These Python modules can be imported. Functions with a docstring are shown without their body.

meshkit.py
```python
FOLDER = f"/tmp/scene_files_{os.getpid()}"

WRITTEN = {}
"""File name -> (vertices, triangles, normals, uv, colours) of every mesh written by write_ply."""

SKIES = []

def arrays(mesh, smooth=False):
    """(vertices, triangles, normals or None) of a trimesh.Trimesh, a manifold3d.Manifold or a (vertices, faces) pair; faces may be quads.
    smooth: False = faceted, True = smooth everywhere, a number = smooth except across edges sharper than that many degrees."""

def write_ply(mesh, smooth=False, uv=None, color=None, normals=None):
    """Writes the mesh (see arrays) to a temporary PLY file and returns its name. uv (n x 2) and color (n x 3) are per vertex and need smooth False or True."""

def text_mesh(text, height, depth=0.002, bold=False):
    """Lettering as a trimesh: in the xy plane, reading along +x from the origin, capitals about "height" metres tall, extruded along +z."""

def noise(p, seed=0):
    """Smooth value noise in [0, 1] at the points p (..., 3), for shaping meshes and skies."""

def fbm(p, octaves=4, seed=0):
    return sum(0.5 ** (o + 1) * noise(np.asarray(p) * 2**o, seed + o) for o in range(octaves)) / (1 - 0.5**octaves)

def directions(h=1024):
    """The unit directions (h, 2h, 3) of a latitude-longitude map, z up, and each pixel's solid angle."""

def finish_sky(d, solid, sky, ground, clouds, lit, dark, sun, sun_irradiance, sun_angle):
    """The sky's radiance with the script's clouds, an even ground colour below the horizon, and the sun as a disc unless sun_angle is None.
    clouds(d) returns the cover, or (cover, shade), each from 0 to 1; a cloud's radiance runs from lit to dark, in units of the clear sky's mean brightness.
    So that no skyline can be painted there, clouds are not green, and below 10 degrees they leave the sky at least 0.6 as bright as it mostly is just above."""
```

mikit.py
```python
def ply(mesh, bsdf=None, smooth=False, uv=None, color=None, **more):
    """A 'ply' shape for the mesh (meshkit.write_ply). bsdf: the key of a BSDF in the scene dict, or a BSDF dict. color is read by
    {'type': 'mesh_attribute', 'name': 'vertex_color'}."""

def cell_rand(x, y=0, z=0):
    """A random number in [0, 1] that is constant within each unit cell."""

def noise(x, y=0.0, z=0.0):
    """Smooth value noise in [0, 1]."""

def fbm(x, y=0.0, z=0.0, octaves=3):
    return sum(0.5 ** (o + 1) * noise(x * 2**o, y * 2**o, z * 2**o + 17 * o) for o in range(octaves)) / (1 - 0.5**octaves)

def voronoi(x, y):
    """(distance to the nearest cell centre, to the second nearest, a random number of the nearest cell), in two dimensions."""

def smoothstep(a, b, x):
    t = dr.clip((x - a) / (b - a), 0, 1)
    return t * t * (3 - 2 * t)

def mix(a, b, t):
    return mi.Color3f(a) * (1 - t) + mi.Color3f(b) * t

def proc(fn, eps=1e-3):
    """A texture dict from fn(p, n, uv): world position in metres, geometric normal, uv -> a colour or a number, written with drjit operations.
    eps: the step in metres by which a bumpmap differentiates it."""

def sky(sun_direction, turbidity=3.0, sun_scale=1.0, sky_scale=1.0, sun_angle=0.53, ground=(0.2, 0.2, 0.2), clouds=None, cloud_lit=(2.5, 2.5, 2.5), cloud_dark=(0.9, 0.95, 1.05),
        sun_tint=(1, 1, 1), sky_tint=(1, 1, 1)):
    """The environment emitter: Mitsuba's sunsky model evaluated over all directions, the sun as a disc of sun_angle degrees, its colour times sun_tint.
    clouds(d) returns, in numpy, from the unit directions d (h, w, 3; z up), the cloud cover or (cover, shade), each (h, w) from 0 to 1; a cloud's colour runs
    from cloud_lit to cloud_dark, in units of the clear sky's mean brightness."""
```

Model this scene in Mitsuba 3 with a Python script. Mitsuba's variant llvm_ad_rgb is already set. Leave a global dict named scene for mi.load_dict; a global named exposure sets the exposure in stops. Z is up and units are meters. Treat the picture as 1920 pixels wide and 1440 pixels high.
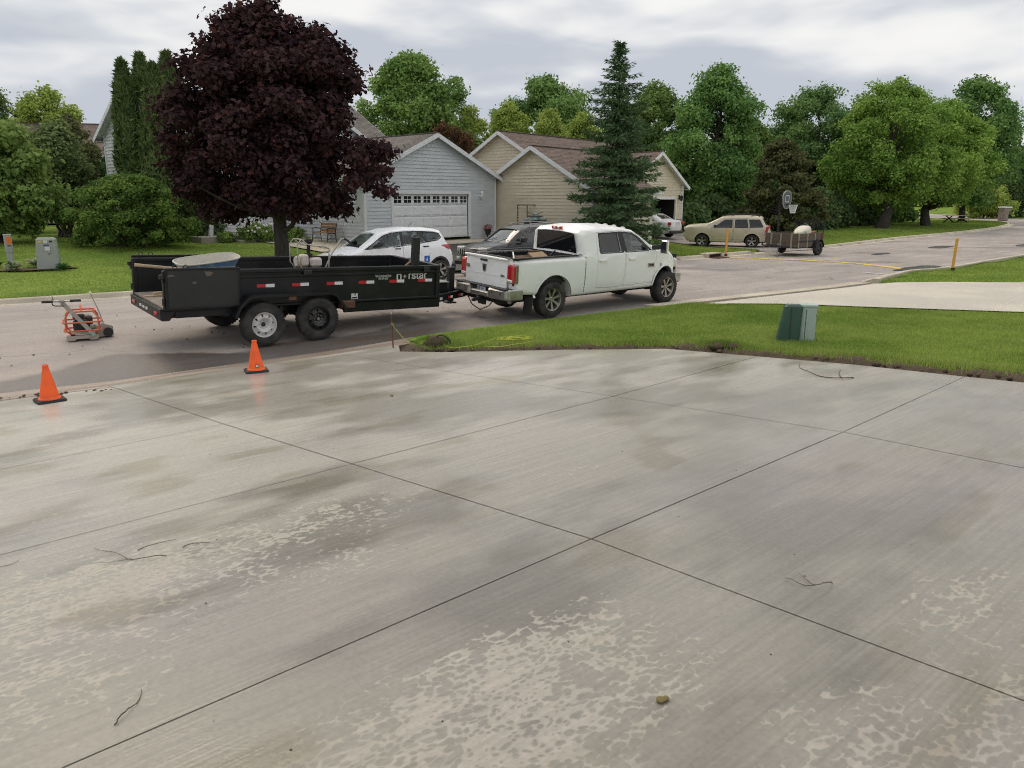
import math, re, random, numpy as np, trimesh, shapely, drjit as dr, mitsuba as mi, mikit, meshkit
import manifold3d as m3
from shapely.geometry import Polygon, LineString, Point, box as sbox
from mikit import noise, fbm, voronoi, cell_rand, smoothstep, mix
T = mi.ScalarTransform4f
scene, labels = {'type': 'scene'}, {}
# ------------------------------------------------------------------ camera, sky, exposure
EYE = (0, 0, 2.75); PITCH = 0.238
scene['camera'] = {'type': 'perspective', 'fov': 2*math.degrees(math.atan(960/1442)), 'fov_axis': 'x', 'near_clip': 0.05, 'far_clip': 3000.0,
    'to_world': T().look_at(origin=EYE, target=(0, math.cos(PITCH), EYE[2]-math.sin(PITCH)), up=(0, 0, 1))}
def clouds(d):
    z = np.maximum(d[..., 2], 0.0); p = d*np.array([4.2, 4.2, 15.0])*(1-.35*z[..., None])
    w = meshkit.fbm(p*.6+[3.1, 8.2, 4.4], 4, 5); n = meshkit.fbm(p*1.25+w[..., None]*[1.3, 1.3, 1.6]+[7.3, 1.7, .5], 5, 11); n2 = meshkit.fbm(p*.42+[2.3, 4.4, 0.5], 3, 3)
    sh = np.clip((0.62*n+0.38*n2-0.385)/0.21, 0, 1); sh = sh*sh*(3-2*sh); t = np.clip((z-.2)/.7, 0, 1)
    return np.ones_like(z), (.20+.72*sh)*(1-.5*t*t*(3-2*t))                 # an overcast sky is brighter overhead
SUN = (-0.35, 0.55, 0.75)
scene['sky'] = mikit.sky(SUN, turbidity=3, sun_scale=0.16, sun_angle=24, clouds=clouds, cloud_lit=(2.52, 2.47, 2.38), cloud_dark=(1.22, 1.33, 1.52))
exposure = 2.16
# ------------------------------------------------------------------ helpers
def numbered(k):
    if k not in USED: USED.add(k); return k
    i = 1
    while f'{k}_{i:03d}' in USED: i += 1
    k = f'{k}_{i:03d}'; USED.add(k); return k
USED = set(); PLACE = {}; XMAP = {}
def thing(name, label, cat, loc=(0, 0, 0), rz=0.0, group=None, tw=None):
    k = numbered(name); PLACE[k] = tw if tw is not None else T().translate(loc).rotate([0, 0, 1], math.degrees(rz))
    labels[k] = {'label': label, 'category': cat}
    if group: labels[k]['group'] = group
    return k
def tag(k, label, cat, group=None):
    labels[k] = {'label': label, 'category': cat}
    if group: labels[k]['group'] = group
    return k
def put(name, mesh, mat, parent=None, smooth=False, color=None, stuff=False, tw=None, label=None):
    """one shape entry; parent: the key of a thing or part"""
    k = numbered((parent+'__' if parent else '')+name)
    mesh = mesh.mesh() if isinstance(mesh, MB) else mesh; mat = 'mat_'+mat
    q = k.split('__'); root = q[0]
    if root in XMAP and not re.fullmatch(r'(wheel|rear_axle|axle)(_\d+)?', (q+[''])[1]):          # lengths of a vehicle read off the photograph, corrected
        a, b, c = XMAP[root]; v = np.array(mesh.vertices); v[:, 0] = a+b*v[:, 0]+c*v[:, 0]**2; mesh = trimesh.Trimesh(v, mesh.faces, process=False)
    d = dict(mikit.ply(mesh, mat, smooth=smooth, color=color))
    m = tw if tw is not None else PLACE.get(root)
    if m is not None: d['to_world'] = m
    scene[k] = d
    if stuff: labels.setdefault(k, {})['kind'] = 'stuff'
    if label: labels.setdefault(k, {})['label'] = label
    return k
def struct(name, mesh, mat, smooth=False, color=None, parent=None, label=None):
    k = put(name, mesh, mat, parent, smooth, color)
    if not parent: labels[k] = {'kind': 'structure'}
    if label: labels.setdefault(k, {})['label'] = label
    return k
def unit(v): v = np.asarray(v, float); return v/np.linalg.norm(v)
def rotz(a): c, s = math.cos(a), math.sin(a); return np.array([[c, -s, 0], [s, c, 0], [0, 0, 1.0]])
def roty(a): c, s = math.cos(a), math.sin(a); return np.array([[c, 0, s], [0, 1, 0], [-s, 0, c]])
def rotx(a): c, s = math.cos(a), math.sin(a); return np.array([[1, 0, 0], [0, c, -s], [0, s, c]])
_cv = []
for ax in range(3):
    for s0 in (-1, 1):
        for s1 in (-1, 1):
            for s2 in (-1, 1): _cv.append((ax, s0, s1, s2))
def _cham(h, c):
    out = []
    for ax, a, b, e in _cv:
        v = np.array([a*(h[0]-c), b*(h[1]-c), e*(h[2]-c)], float); v[ax] += (a, b, e)[ax]*c; out.append(v)
    return np.array(out)
_hull = trimesh.convex.convex_hull(_cham((1, 1, 1), .2)); _CF = None
def _chamfaces():
    v = _cham((1, 1, 1), .2); h = trimesh.Trimesh(v, process=False).convex_hull
    idx = [int(np.argmin(np.linalg.norm(v-p, axis=1))) for p in h.vertices]
    return np.array(idx)[h.faces]
_CF = _chamfaces()
_BF = np.array([[0, 1, 3], [0, 3, 2], [4, 6, 7], [4, 7, 5], [0, 4, 5], [0, 5, 1], [2, 3, 7], [2, 7, 6], [0, 2, 6], [0, 6, 4], [1, 5, 7], [1, 7, 3]])
class MB:
    """collects pieces of one mesh"""
    def __init__(s): s.v, s.f, s.n = [], [], 0
    def add(s, v, f):
        v, f = np.asarray(v, float), np.asarray(f, int)
        if f.shape[1] == 4: f = np.vstack([f[:, [0, 1, 2]], f[:, [0, 2, 3]]])
        s.v.append(v); s.f.append(f+s.n); s.n += len(v); return s
    def tm(s, m, M=None, off=(0, 0, 0)):
        v = np.array(m.vertices)
        if M is not None: v = v@np.asarray(M).T
        return s.add(v+np.asarray(off), m.faces)
    def man(s, m):
        k = m.to_mesh(); return s.add(k.vert_properties[:, :3], k.tri_verts)
    def box(s, c, d, M=None, ch=0.0):
        """centre, full sizes, rotation, chamfer"""
        h = np.array(d, float)/2
        if ch > 0: v, f = _cham(h, min(ch, .45*h.min())), _CF
        else: v, f = np.array([[x, y, z] for x in (-1, 1) for y in (-1, 1) for z in (-1, 1)])*h, _BF
        if M is not None: v = v@np.asarray(M).T
        return s.add(v+np.asarray(c, float), f)
    def bar(s, a, b, w, t, up=(0, 0, 1), ch=0.0):
        a, b = np.asarray(a, float), np.asarray(b, float); x = unit(b-a); up = np.asarray(up, float)
        if abs(x@unit(up)) > .99: up = np.array([0, 1.0, 0])
        y = unit(np.cross(up, x)); z = np.cross(x, y)
        return s.box((a+b)/2, (np.linalg.norm(b-a), w, t), np.stack([x, y, z], 1), ch)
    def tube(s, pts, r, n=8, cap=True):
        pts = np.asarray(pts, float); r = np.broadcast_to(np.asarray(r, float), len(pts)); a = np.arange(n)/n*2*np.pi
        d = np.gradient(pts, axis=0); d /= np.maximum(np.linalg.norm(d, axis=1, keepdims=True), 1e-9)
        u = np.cross(d[0], [0, 0, 1] if abs(d[0][2]) < .9 else [1, 0, 0]); u /= np.linalg.norm(u); vs = []
        for p, q, rr in zip(pts, d, r):
            u = u-q*(u@q); u /= np.linalg.norm(u); w = np.cross(q, u)
            vs.append(p+rr*(np.cos(a)[:, None]*u+np.sin(a)[:, None]*w))
        v = np.vstack(vs); f = []
        for i in range(len(pts)-1):
            for j in range(n): f.append([i*n+j, i*n+(j+1) % n, (i+1)*n+(j+1) % n, (i+1)*n+j])
        f = np.array(f)
        tri = np.vstack([f[:, [0, 1, 2]], f[:, [0, 2, 3]]])
        if cap:
            m = len(v); v = np.vstack([v, pts[:1], pts[-1:]]); e = (len(pts)-1)*n; j = np.arange(n)
            tri = np.vstack([tri, np.stack([j*0+m, (j+1) % n, j], 1), np.stack([j*0+m+1, e+j, e+(j+1) % n], 1)])
        return s.add(v, tri)
    def lathe(s, prof, n=24, M=None, off=(0, 0, 0), close=False):
        """profile (r, z) turned about z"""
        prof = np.asarray(prof, float); a = np.arange(n)/n*2*np.pi
        v = np.concatenate([np.stack([r*np.cos(a), r*np.sin(a), a*0+z], 1) for r, z in prof]); f = []
        k = len(prof)
        for i in range(k if close else k-1):
            for j in range(n): f.append([i*n+j, i*n+(j+1) % n, ((i+1) % k)*n+(j+1) % n, ((i+1) % k)*n+j])
        if M is not None: v = v@np.asarray(M).T
        return s.add(v+np.asarray(off, float), f)
    def prism(s, poly, z0, z1, M=None, off=(0, 0, 0)):
        p = poly if hasattr(poly, 'exterior') else Polygon(poly)
        m = trimesh.creation.extrude_polygon(p, z1-z0, engine='earcut'); v = np.array(m.vertices)+[0, 0, z0]
        if M is not None: v = v@np.asarray(M).T
        return s.add(v+np.asarray(off, float), m.faces)
    def quad(s, *p): return s.add(np.array(p, float), [[0, 1, 2], [0, 2, 3]])
    def mesh(s):
        return trimesh.Trimesh(np.vstack(s.v), np.vstack(s.f), process=False)
XZ = np.array([[1, 0, 0], [0, 0, -1.0], [0, 1, 0]])     # plan (x, y, z) -> (x, -z, y): draws a profile in the x-z plane, extruded along -y
YZ = np.array([[0, 0, 1.0], [1, 0, 0], [0, 1, 0]])      # (x, y, z) -> (z, x, y): a profile in the y-z plane, extruded along x
def letters(text, h, M, off, depth=.004, bold=False, width=None):
    m = meshkit.text_mesh(text, h, depth, bold); v = np.array(m.vertices)
    if width: v[:, 0] *= width/v[:, 0].max()
    return MB().add(v@np.asarray(M).T+np.asarray(off), m.faces)
def interp_line(P, step):
    L = LineString(P); n = max(2, int(L.length/step)+1)
    return np.array([L.interpolate(t, normalized=True).coords[0] for t in np.linspace(0, 1, n)])
def tri_fine(poly, step):
    """a flat polygon as a mesh with inner points"""
    c = m3.CrossSection([np.array(p.coords)[:-1] for p in [poly.exterior, *poly.interiors]], m3.FillRule.EvenOdd)
    k = m3.Manifold.extrude(c, 1.0).refine_to_length(step).to_mesh(); v, f = k.vert_properties[:, :3], k.tri_verts
    top = (v[f][:, :, 2] > .999).all(1); f = f[top]; u, inv = np.unique(f, return_inverse=True)
    return v[u][:, :2], inv.reshape(-1, 3)
# ------------------------------------------------------------------ materials
def C(*c): return {'type': 'rgb', 'value': list(c)}
def pr(name, color, rough=.5, bump=None, bscale=.002, metallic=0.0, eps=2e-3, two=True, **k):
    col = mikit.proc(color) if callable(color) else ({'type': 'mesh_attribute', 'name': 'vertex_color'} if color == 'v' else C(*color))
    b = {'type': 'principled', 'base_color': col, 'roughness': mikit.proc(rough) if callable(rough) else rough, 'metallic': metallic, **k}
    if bump: b = {'type': 'bumpmap', 'arbitrary': mikit.proc(bump, eps), 'scale': bscale, 'nested': b}
    scene['mat_'+name] = {'type': 'twosided', 'nested': b} if two else b
def leafmat(name, trans=.5):
    scene['mat_'+name] = {'type': 'principledthin', 'base_color': {'type': 'mesh_attribute', 'name': 'vertex_color'}, 'roughness': .55, 'diff_trans': trans, 'spec_trans': 0.0, 'eta': 1.3}
EA, EB = (0.7545, 0.6562), (0.6562, -0.7545)           # along the driveway's long joints, and from the street up the driveway
P0 = (-5.948, 11.100)
def plane_z(x, y): return .03+.043*((x-P0[0])*EB[0]+(y-P0[1])*EB[1])
def uw(p): return (p.x-P0[0])*EA[0]+(p.y-P0[1])*EA[1], (p.x-P0[0])*EB[0]+(p.y-P0[1])*EB[1]
def concrete_wet(p):
    u, w = uw(p)
    big = fbm(u*.45+3, w*.9+9, 0, 3)                             # damp areas drawn out along the brushing
    mid = fbm(u*1.7, w*3.4, 4.0, 3)
    return u, w, smoothstep(.40, .66, .65*big+.35*mid)
DRY = [(-.3, 7.15, .95, .42, 1.0), (-.5, 7.95, .6, .28, .75), (-1.6, 7.35, .8, .45, .62), (-2.3, 8.1, .7, .7, .85), (-1.9, 7.0, .9, .5, .7), (-3.0, 6.6, .9, .6, .6), (-3.2, 4.0, 1.2, .5, .55), (-.95, 9.75, .95, .42, 1.2), (-1.2, 10.3, .5, .4, 1.1), (-.1, 9.65, .45, .25, .8), (-.15, 10.25, .5, .28, .85), (.15, 11.2, .6, .4, .85), (1.9, 10.9, .7, .3, .75), (-1.4, 2.9, 1.1, .45, .6), (-1.5, 5.6, .8, .35, .68), (1.95, 7.7, .4, .22, .55), (1.1, 11.5, .9, .35, .7)]
def dry_spots(p, u, w):
    """where the damp slab has dried: islands with lacy edges, drawn out along the brush strokes"""
    where = .42*(fbm(u*.9+11.3, w*1.5+2.4, 1.5, 3)-.52)
    for cu, cw, ru, rw, am in DRY: where = where+am*dr.exp(-dr.square((u-cu)/ru)-dr.square((w-cw)/rw))
    br = fbm(u*7, w*9, 5, 3)
    d1, d2, r = voronoi(u*19+1.7*br, w*27+1.7*fbm(u*7, w*9, 9, 3))           # drops that have not dried yet lie between the pale islands
    q = d1*(.75+.5*r)+.9*(fbm(u*9, w*16, 4, 3)-.5)+.55*(br-.5)
    th = 1.12-.70*dr.minimum(where, 1.1)
    return smoothstep(th-.13, th+.17, q)*smoothstep(.12, .45, where)
def conc_col(p, n, uv):
    u, w, wet = concrete_wet(p)
    dry = dry_spots(p, u, w)
    streak = noise(u*1.3, w*55, 3)*.6+noise(u*2.5, w*130, 7)*.4
    col = mix(mix((.40, .382, .335), (.255, .240, .203), smoothstep(3, 10, w)), mix((.285, .270, .232), (.160, .149, .123), smoothstep(3, 10, w)), wet)
    col = mix(col, (.425, .398, .338), dry*.66)
    grain = .92+.16*noise(p.x*60, p.y*60, 1)
    stain = smoothstep(.62, .8, fbm(u*1.1+40, w*2.2+3, 6, 3))
    tint = smoothstep(.5, .75, fbm(p.x*.5+9, p.y*.5, 2, 2))
    return mix(col, mi.Color3f(col)*mi.Color3f(.72, .69, .6), stain*.7)*(.86+.26*streak)*grain*mix((1, 1, 1), (1.01, .985, 1.03), tint)
def conc_rough(p, n, uv):
    u, w, wet = concrete_wet(p)
    dry = dry_spots(p, u, w)
    r = .40-.17*wet+.34*dry+.06*(noise(u*1.5, w*60, 3)-.5)
    puddle = smoothstep(.56, .72, fbm(u*.55+21, w*.8+6, 8, 3))
    return dr.clip(r-.12*puddle, .14, .9)
def conc_bump(p, n, uv):
    u, w = uw(p)
    return noise(u*1.6, w*70, 3)*.5+noise(u*3, w*150, 7)*.35+noise(p.x*90, p.y*90)*.35
pr('concrete_brushed', conc_col, conc_rough, conc_bump, .0011, eps=3e-3, specular=.62)
def plain_conc(c0, c1, sc=1.0, rough=.75):
    def f(p, n, uv):
        a = fbm(p.x*1.3*sc, p.y*1.3*sc, p.z*1.3*sc, 4); b = noise(p.x*45, p.y*45, p.z*45)
        return mix(c0, c1, smoothstep(.3, .7, a))*(.9+.2*b)
    return f
pr('concrete_old', plain_conc((.48, .43, .34), (.38, .335, .265)), .8, lambda p, n, uv: noise(p.x*60, p.y*60, p.z*60), .0015)
pr('concrete_pale', plain_conc((.50, .46, .39), (.43, .40, .345), .6), .7, lambda p, n, uv: noise(p.x*60, p.y*60, p.z*60), .001)
def gutter_col(p, n, uv):
    u, w = uw(p)
    a = fbm(u*.8, w*6, 2, 4)
    c = mix((.33, .275, .225), (.235, .185, .15), smoothstep(.35, .65, a))
    mud = smoothstep(-.1, .25, w+.25*fbm(u*.7, 3.0, 1, 3)-.1)*smoothstep(1.5, 5.5, u)
    return mix(c, (.16, .105, .07), mud*.75)*(.88+.24*noise(p.x*40, p.y*40))
pr('gutter_concrete', gutter_col, lambda p, n, uv: .42+.3*fbm(p.x, p.y, 3, 3), lambda p, n, uv: noise(p.x*50, p.y*50), .001)
def wetband(p):
    u, w = uw(p)
    edge = -1.60-.45*smoothstep(3.0, 5.5, u)-.75*dr.exp(-dr.square((u-.7)/1.1))+.7*(fbm(u*.8+2, 7.0, 1, 3)-.5)+.3*(fbm(u*3, w*3, 2, 3)-.5)
    band = smoothstep(edge-.16, edge+.10, w)*smoothstep(9.5, 6.5, u)
    return u, w, band
def road_col(p, n, uv):
    u, w, band = wetband(p)
    a = fbm(p.x*.35, p.y*.35, 0, 4); g = noise(p.x*38, p.y*38)*.5+noise(p.x*90, p.y*90)*.5
    st = fbm(u*.5+3, w*2.6, 5, 4)
    c = mix((.365, .320, .288), (.275, .246, .226), smoothstep(.3, .7, a*.5+st*.5))
    c = mix(c, (.47, .395, .315), smoothstep(.52, .75, fbm(u*.4, w*1.1+7, 2, 3))*smoothstep(-3.6, -1.6, w)*smoothstep(4, -2, u))   # washed out fines on the near left
    patch = smoothstep(.66, .72, fbm(p.x*.22+5, p.y*.5+2, 8, 3))
    c = mix(c, (.13, .12, .115), patch*.5)
    brown = smoothstep(.35, .6, fbm(u*.35+8, w*3.0, 4, 3))*smoothstep(.5, 2.5, u)
    wet = mix((.120, .105, .097), (.100, .070, .048), brown)
    c = mix(c, wet, band*.92)
    crack = smoothstep(.012, .004, dr.abs(fbm(p.x*.4+20, p.y*.7, 3, 4)-.5))*smoothstep(.45, .6, noise(p.x*.5, p.y*.5, 9))
    return mix(c, (.07, .065, .06), crack*.45)*(.82+.36*g)
pr('asphalt', road_col, lambda p, n, uv: dr.clip(.72-.42*wetband(p)[2]+.15*fbm(p.x, p.y, 3, 2), .2, .9), lambda p, n, uv: noise(p.x*75, p.y*75)*.6+noise(p.x*160, p.y*160)*.4, .003)
pr('asphalt_dark', lambda p, n, uv: mix((.045, .044, .046), (.065, .062, .06), fbm(p.x, p.y, 0, 3))*(.8+.4*noise(p.x*50, p.y*50)), .7)
def lawn_col(p, n, uv):
    a = fbm(p.x*.7, p.y*.7, 0, 4); b = noise(p.x*14, p.y*14)*.5+noise(p.x*33, p.y*33)*.5
    c = mix((.20, .275, .050), (.125, .20, .035), smoothstep(.3, .7, a))
    c = mix(c, (.21, .26, .065), smoothstep(.6, .8, fbm(p.x*.28+9, p.y*.28, 4, 3))*.6)
    return c*(.52+.80*b)
pr('lawn_green', lawn_col, .9, lambda p, n, uv: noise(p.x*20, p.y*20)*.6+noise(p.x*50, p.y*50)*.4, .025, eps=8e-3, specular=.1)
pr('soil', lambda p, n, uv: mix((.060, .042, .028), (.105, .075, .05), fbm(p.x*9, p.y*9, p.z*9, 3)), .95, lambda p, n, uv: noise(p.x*40, p.y*40, p.z*40), .01)
leafmat('leaf', .6); leafmat('leaf_dark', .35); leafmat('blade', .5); leafmat('needle', .25)
def bark(c0, c1):
    return lambda p, n, uv: mix(c0, c1, noise(p.x*16+p.y*16, p.y*9, p.z*2.2)*.6+noise(p.x*40, p.y*40, p.z*12)*.4)
pr('bark', bark((.035, .030, .026), (.11, .095, .08)), .9, lambda p, n, uv: noise(p.x*18, p.y*18, p.z*4), .02)
pr('bark_pale', bark((.06, .052, .045), (.16, .14, .12)), .9)
# ------------------------------------------------------------------ ground, road, kerbs, driveways
NEAR = [(-40, -16), (-9.9, 8.62), (-7.41, 10.78), (-6.24, 11.5), (-4.62, 12.96), (-3.24, 14.2), (-2.2, 15.1), (-1.1, 16.05), (.48, 17.3), (2.42, 18.75), (4.6, 20.35), (7.5, 22.3), (11.3, 24.9), (13.2, 27.2), (14.67, 28.9), (15.9, 29.5), (17.21, 30.48), (20.67, 33.8), (24.51, 37.22), (33, 45), (44, 56), (55, 70), (63, 86), (69, 110), (72, 140)]
FAR = [(-44, 1), (-13.39, 20.03), (-10.81, 21.93), (7.69, 34.97), (9.28, 36.5), (11.66, 38.64), (13.48, 40.3), (14.6, 41.3), (17.42, 43.3), (20.39, 46.6), (27.26, 53.99), (34.54, 60.8), (43.77, 70.71), (50.5, 79.5), (54.5, 86), (56, 92), (55.5, 100), (53, 112), (50, 140)]
def smooth_line(P, n=2):
    P = np.array(P, float)
    for _ in range(n):
        Q = [P[0]]
        for a, b in zip(P[:-1], P[1:]): Q += [a*.78+b*.22, a*.22+b*.78]
        P = np.array(Q+[P[-1]])
    return P
NEARL, FARL = smooth_line(NEAR), smooth_line(FAR)
ROAD = Polygon(np.vstack([NEARL, FARL[::-1]]))
FARSIDE = Polygon(np.vstack([FARL, [(50, 900), (-900, 900), (-900, 1)]]))
nl, fl = LineString(NEARL), LineString(FARL)
for g in (ROAD, FARSIDE): shapely.prepare(g)
def sst(a, b, x): t = np.clip((x-a)/(b-a), 0, 1); return t*t*(3-2*t)
# the new driveway's outline and its saw-cut joints (on the plane plane_z)
DRIVE = Polygon([(-20, -.84), (-7.15, 10.33), (-5.81, 11.22), (-2.15, 14.35), (-2.0, 13.55), (-1.2, 13.35), (.93, 13.25), (2.67, 13.05), (3.93, 12.08), (5.1, 11.15), (6.11, 10.1), (6.6, 9.64), (8.0, 8.3), (14.5, 2), (14.5, -6), (-14, -6)])
shapely.prepare(DRIVE)
NBR = Polygon([(4.9, 19.95), (7.75, 22.0), (11.55, 24.75), (15.69, 23.75), (26, 22.6), (24, 12.2), (11.39, 17.1), (7.2, 18.9), (5.5, 19.5)])
shapely.prepare(NBR)
def rz_(x, dN, dF):
    """the road's crown"""
    a = np.minimum(.05*(dN-1.3), .05*dF); a = np.where(a < .11, a, .11+.06*np.tanh((a-.11)/.06)); return a*(1-sst(4, 9.5, x))
def hz(x, y):
    x, y = np.asarray(x, float), np.asarray(y, float); pts = shapely.points(x, y)
    far, road = shapely.contains(FARSIDE, pts), shapely.contains(ROAD, pts)
    dF, dN = shapely.distance(fl, pts), shapely.distance(nl, pts)
    wx = 1-.72*sst(2, 13, x-.25*np.maximum(y-38, 0)); wx = wx*(1-sst(28, 45, x))
    zf = .13+.72*sst(1, 17, dF)*wx
    zp = np.minimum(plane_z(x, y)+.04, .75); zq = .10+.022*np.minimum(dN, 25)
    k = sst(4.5, 9, x); k2 = sst(0, 2.2, dN)
    zn = (zp*(1-k)+zq*k); zn = zn*k2+np.minimum(zn, .10)*(1-k2)
    return np.where(road, rz_(x, dN, dF), np.where(far, zf, zn))
def zat(x, y): return float(hz(np.array([x]), np.array([y]))[0])
VER = Polygon([(-1.95, 14.0), (-1.6, 13.55), (-1.0, 13.5), (.93, 13.42), (2.75, 13.2), (4.05, 12.22), (5.2, 11.3), (6.2, 10.28), (8.2, 8.35), (14.5, 8), (16, 14.0), (11.39, 16.95), (7.2, 18.75), (5.5, 19.35), (4.7, 19.9), (2.42, 18.35), (.48, 16.9), (-1.1, 15.72), (-1.75, 15.0)])
VERZ = VER.buffer(.75)
gx = np.unique(np.r_[-600, -300, -150, -90, -60, np.arange(-45, 62, .45), np.arange(62, 90, 4), 110, 150, 250, 400, 700])
gy = np.unique(np.r_[-300, -100, -40, -20, np.arange(-12, 105, .45), np.arange(105, 150, 5), 170, 220, 300, 450, 900])
X, Yg = np.meshgrid(gx, gy); Z = hz(X.ravel(), Yg.ravel())
pts = shapely.points(X.ravel(), Yg.ravel())
onroad, ondr = shapely.contains(ROAD.buffer(.28), pts), shapely.contains(DRIVE.buffer(.1), pts)
onnb = shapely.contains(NBR.buffer(-.25), pts)
gzone = LineString([(-22, -2.9), (-7.3, 10.52), (-5.98, 11.32), (-4.5, 12.6), (-3.3, 13.62), (-2.6, 14.3)]).buffer(.85); ongut = shapely.contains(gzone, pts) | shapely.contains(LineString([(3.8, 19.9), (5.4, 20.8), (7.5, 22.2), (11.5, 25.1)]).buffer(.75), pts)
Z = np.where(onroad, np.minimum(Z, 0)-.25, Z); Z = np.where(ondr, plane_z(X.ravel(), Yg.ravel())-.30, Z); Z = np.where(onnb, Z-.12, Z); Z = np.where(ongut, -.2, Z); Z = np.where(shapely.contains(VERZ, pts), Z-.16, Z)
dist = np.hypot(X.ravel(), Yg.ravel()); Z += np.where(~onroad & ~ondr & ~onnb, .02*(meshkit.noise(np.stack([X.ravel()*.8, Yg.ravel()*.8, X.ravel()*0], 1), 4)-.5), 0)
nx, ny = len(gx), len(gy); ii = (np.arange(ny-1)[:, None]*nx+np.arange(nx-1)).ravel()
struct('lawn', trimesh.Trimesh(np.stack([X.ravel(), Yg.ravel(), Z], 1), np.vstack([np.stack([ii, ii+1, ii+nx+1], 1), np.stack([ii, ii+nx+1, ii+nx], 1)]), process=False), 'lawn_green', smooth=True)
v, f = tri_fine(ROAD.buffer(.32), .9)
rp_ = shapely.points(v); rzv = np.where(shapely.contains(ROAD, rp_), rz_(v[:, 0], shapely.distance(nl, rp_), shapely.distance(fl, rp_)), np.where(shapely.distance(nl, rp_) < 1, -.065*(1-sst(4, 9.5, v[:, 0])), 0))
struct('road', trimesh.Trimesh(np.c_[v, rzv], f, process=False), 'asphalt', smooth=True)
def sweep(P, prof, z0=0.0, flip=False):
    """profile (offset to the left of the line, z) along a plan line"""
    P = np.asarray(P, float); d = np.gradient(P, axis=0); d /= np.linalg.norm(d, axis=1, keepdims=True)
    nrm = np.stack([-d[:, 1], d[:, 0]], 1)*(-1 if flip else 1); prof = np.asarray(prof, float); k = len(prof); n = len(P)
    z0 = np.broadcast_to(z0, n)
    v = np.array([[*(P[i]+nrm[i]*o), z+z0[i]] for i in range(n) for o, z in prof]); f = []
    for i in range(n-1):
        for j in range(k-1): f.append([i*k+j, (i+1)*k+j, (i+1)*k+j+1, i*k+j+1])
    f = np.array(f); f = np.vstack([f[:, [0, 1, 2]], f[:, [0, 2, 3]]])
    for e in (0, (n-1)*k):
        f = np.vstack([f, [[e, e+j, e+j+1] for j in range(1, k-1)]])
    return v, f
KP = [(-.34, -.05), (-.34, .012), (-.02, .02), (.05, .115), (.10, .14), (.24, .145), (.26, .13), (.26, -.05)]
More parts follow.
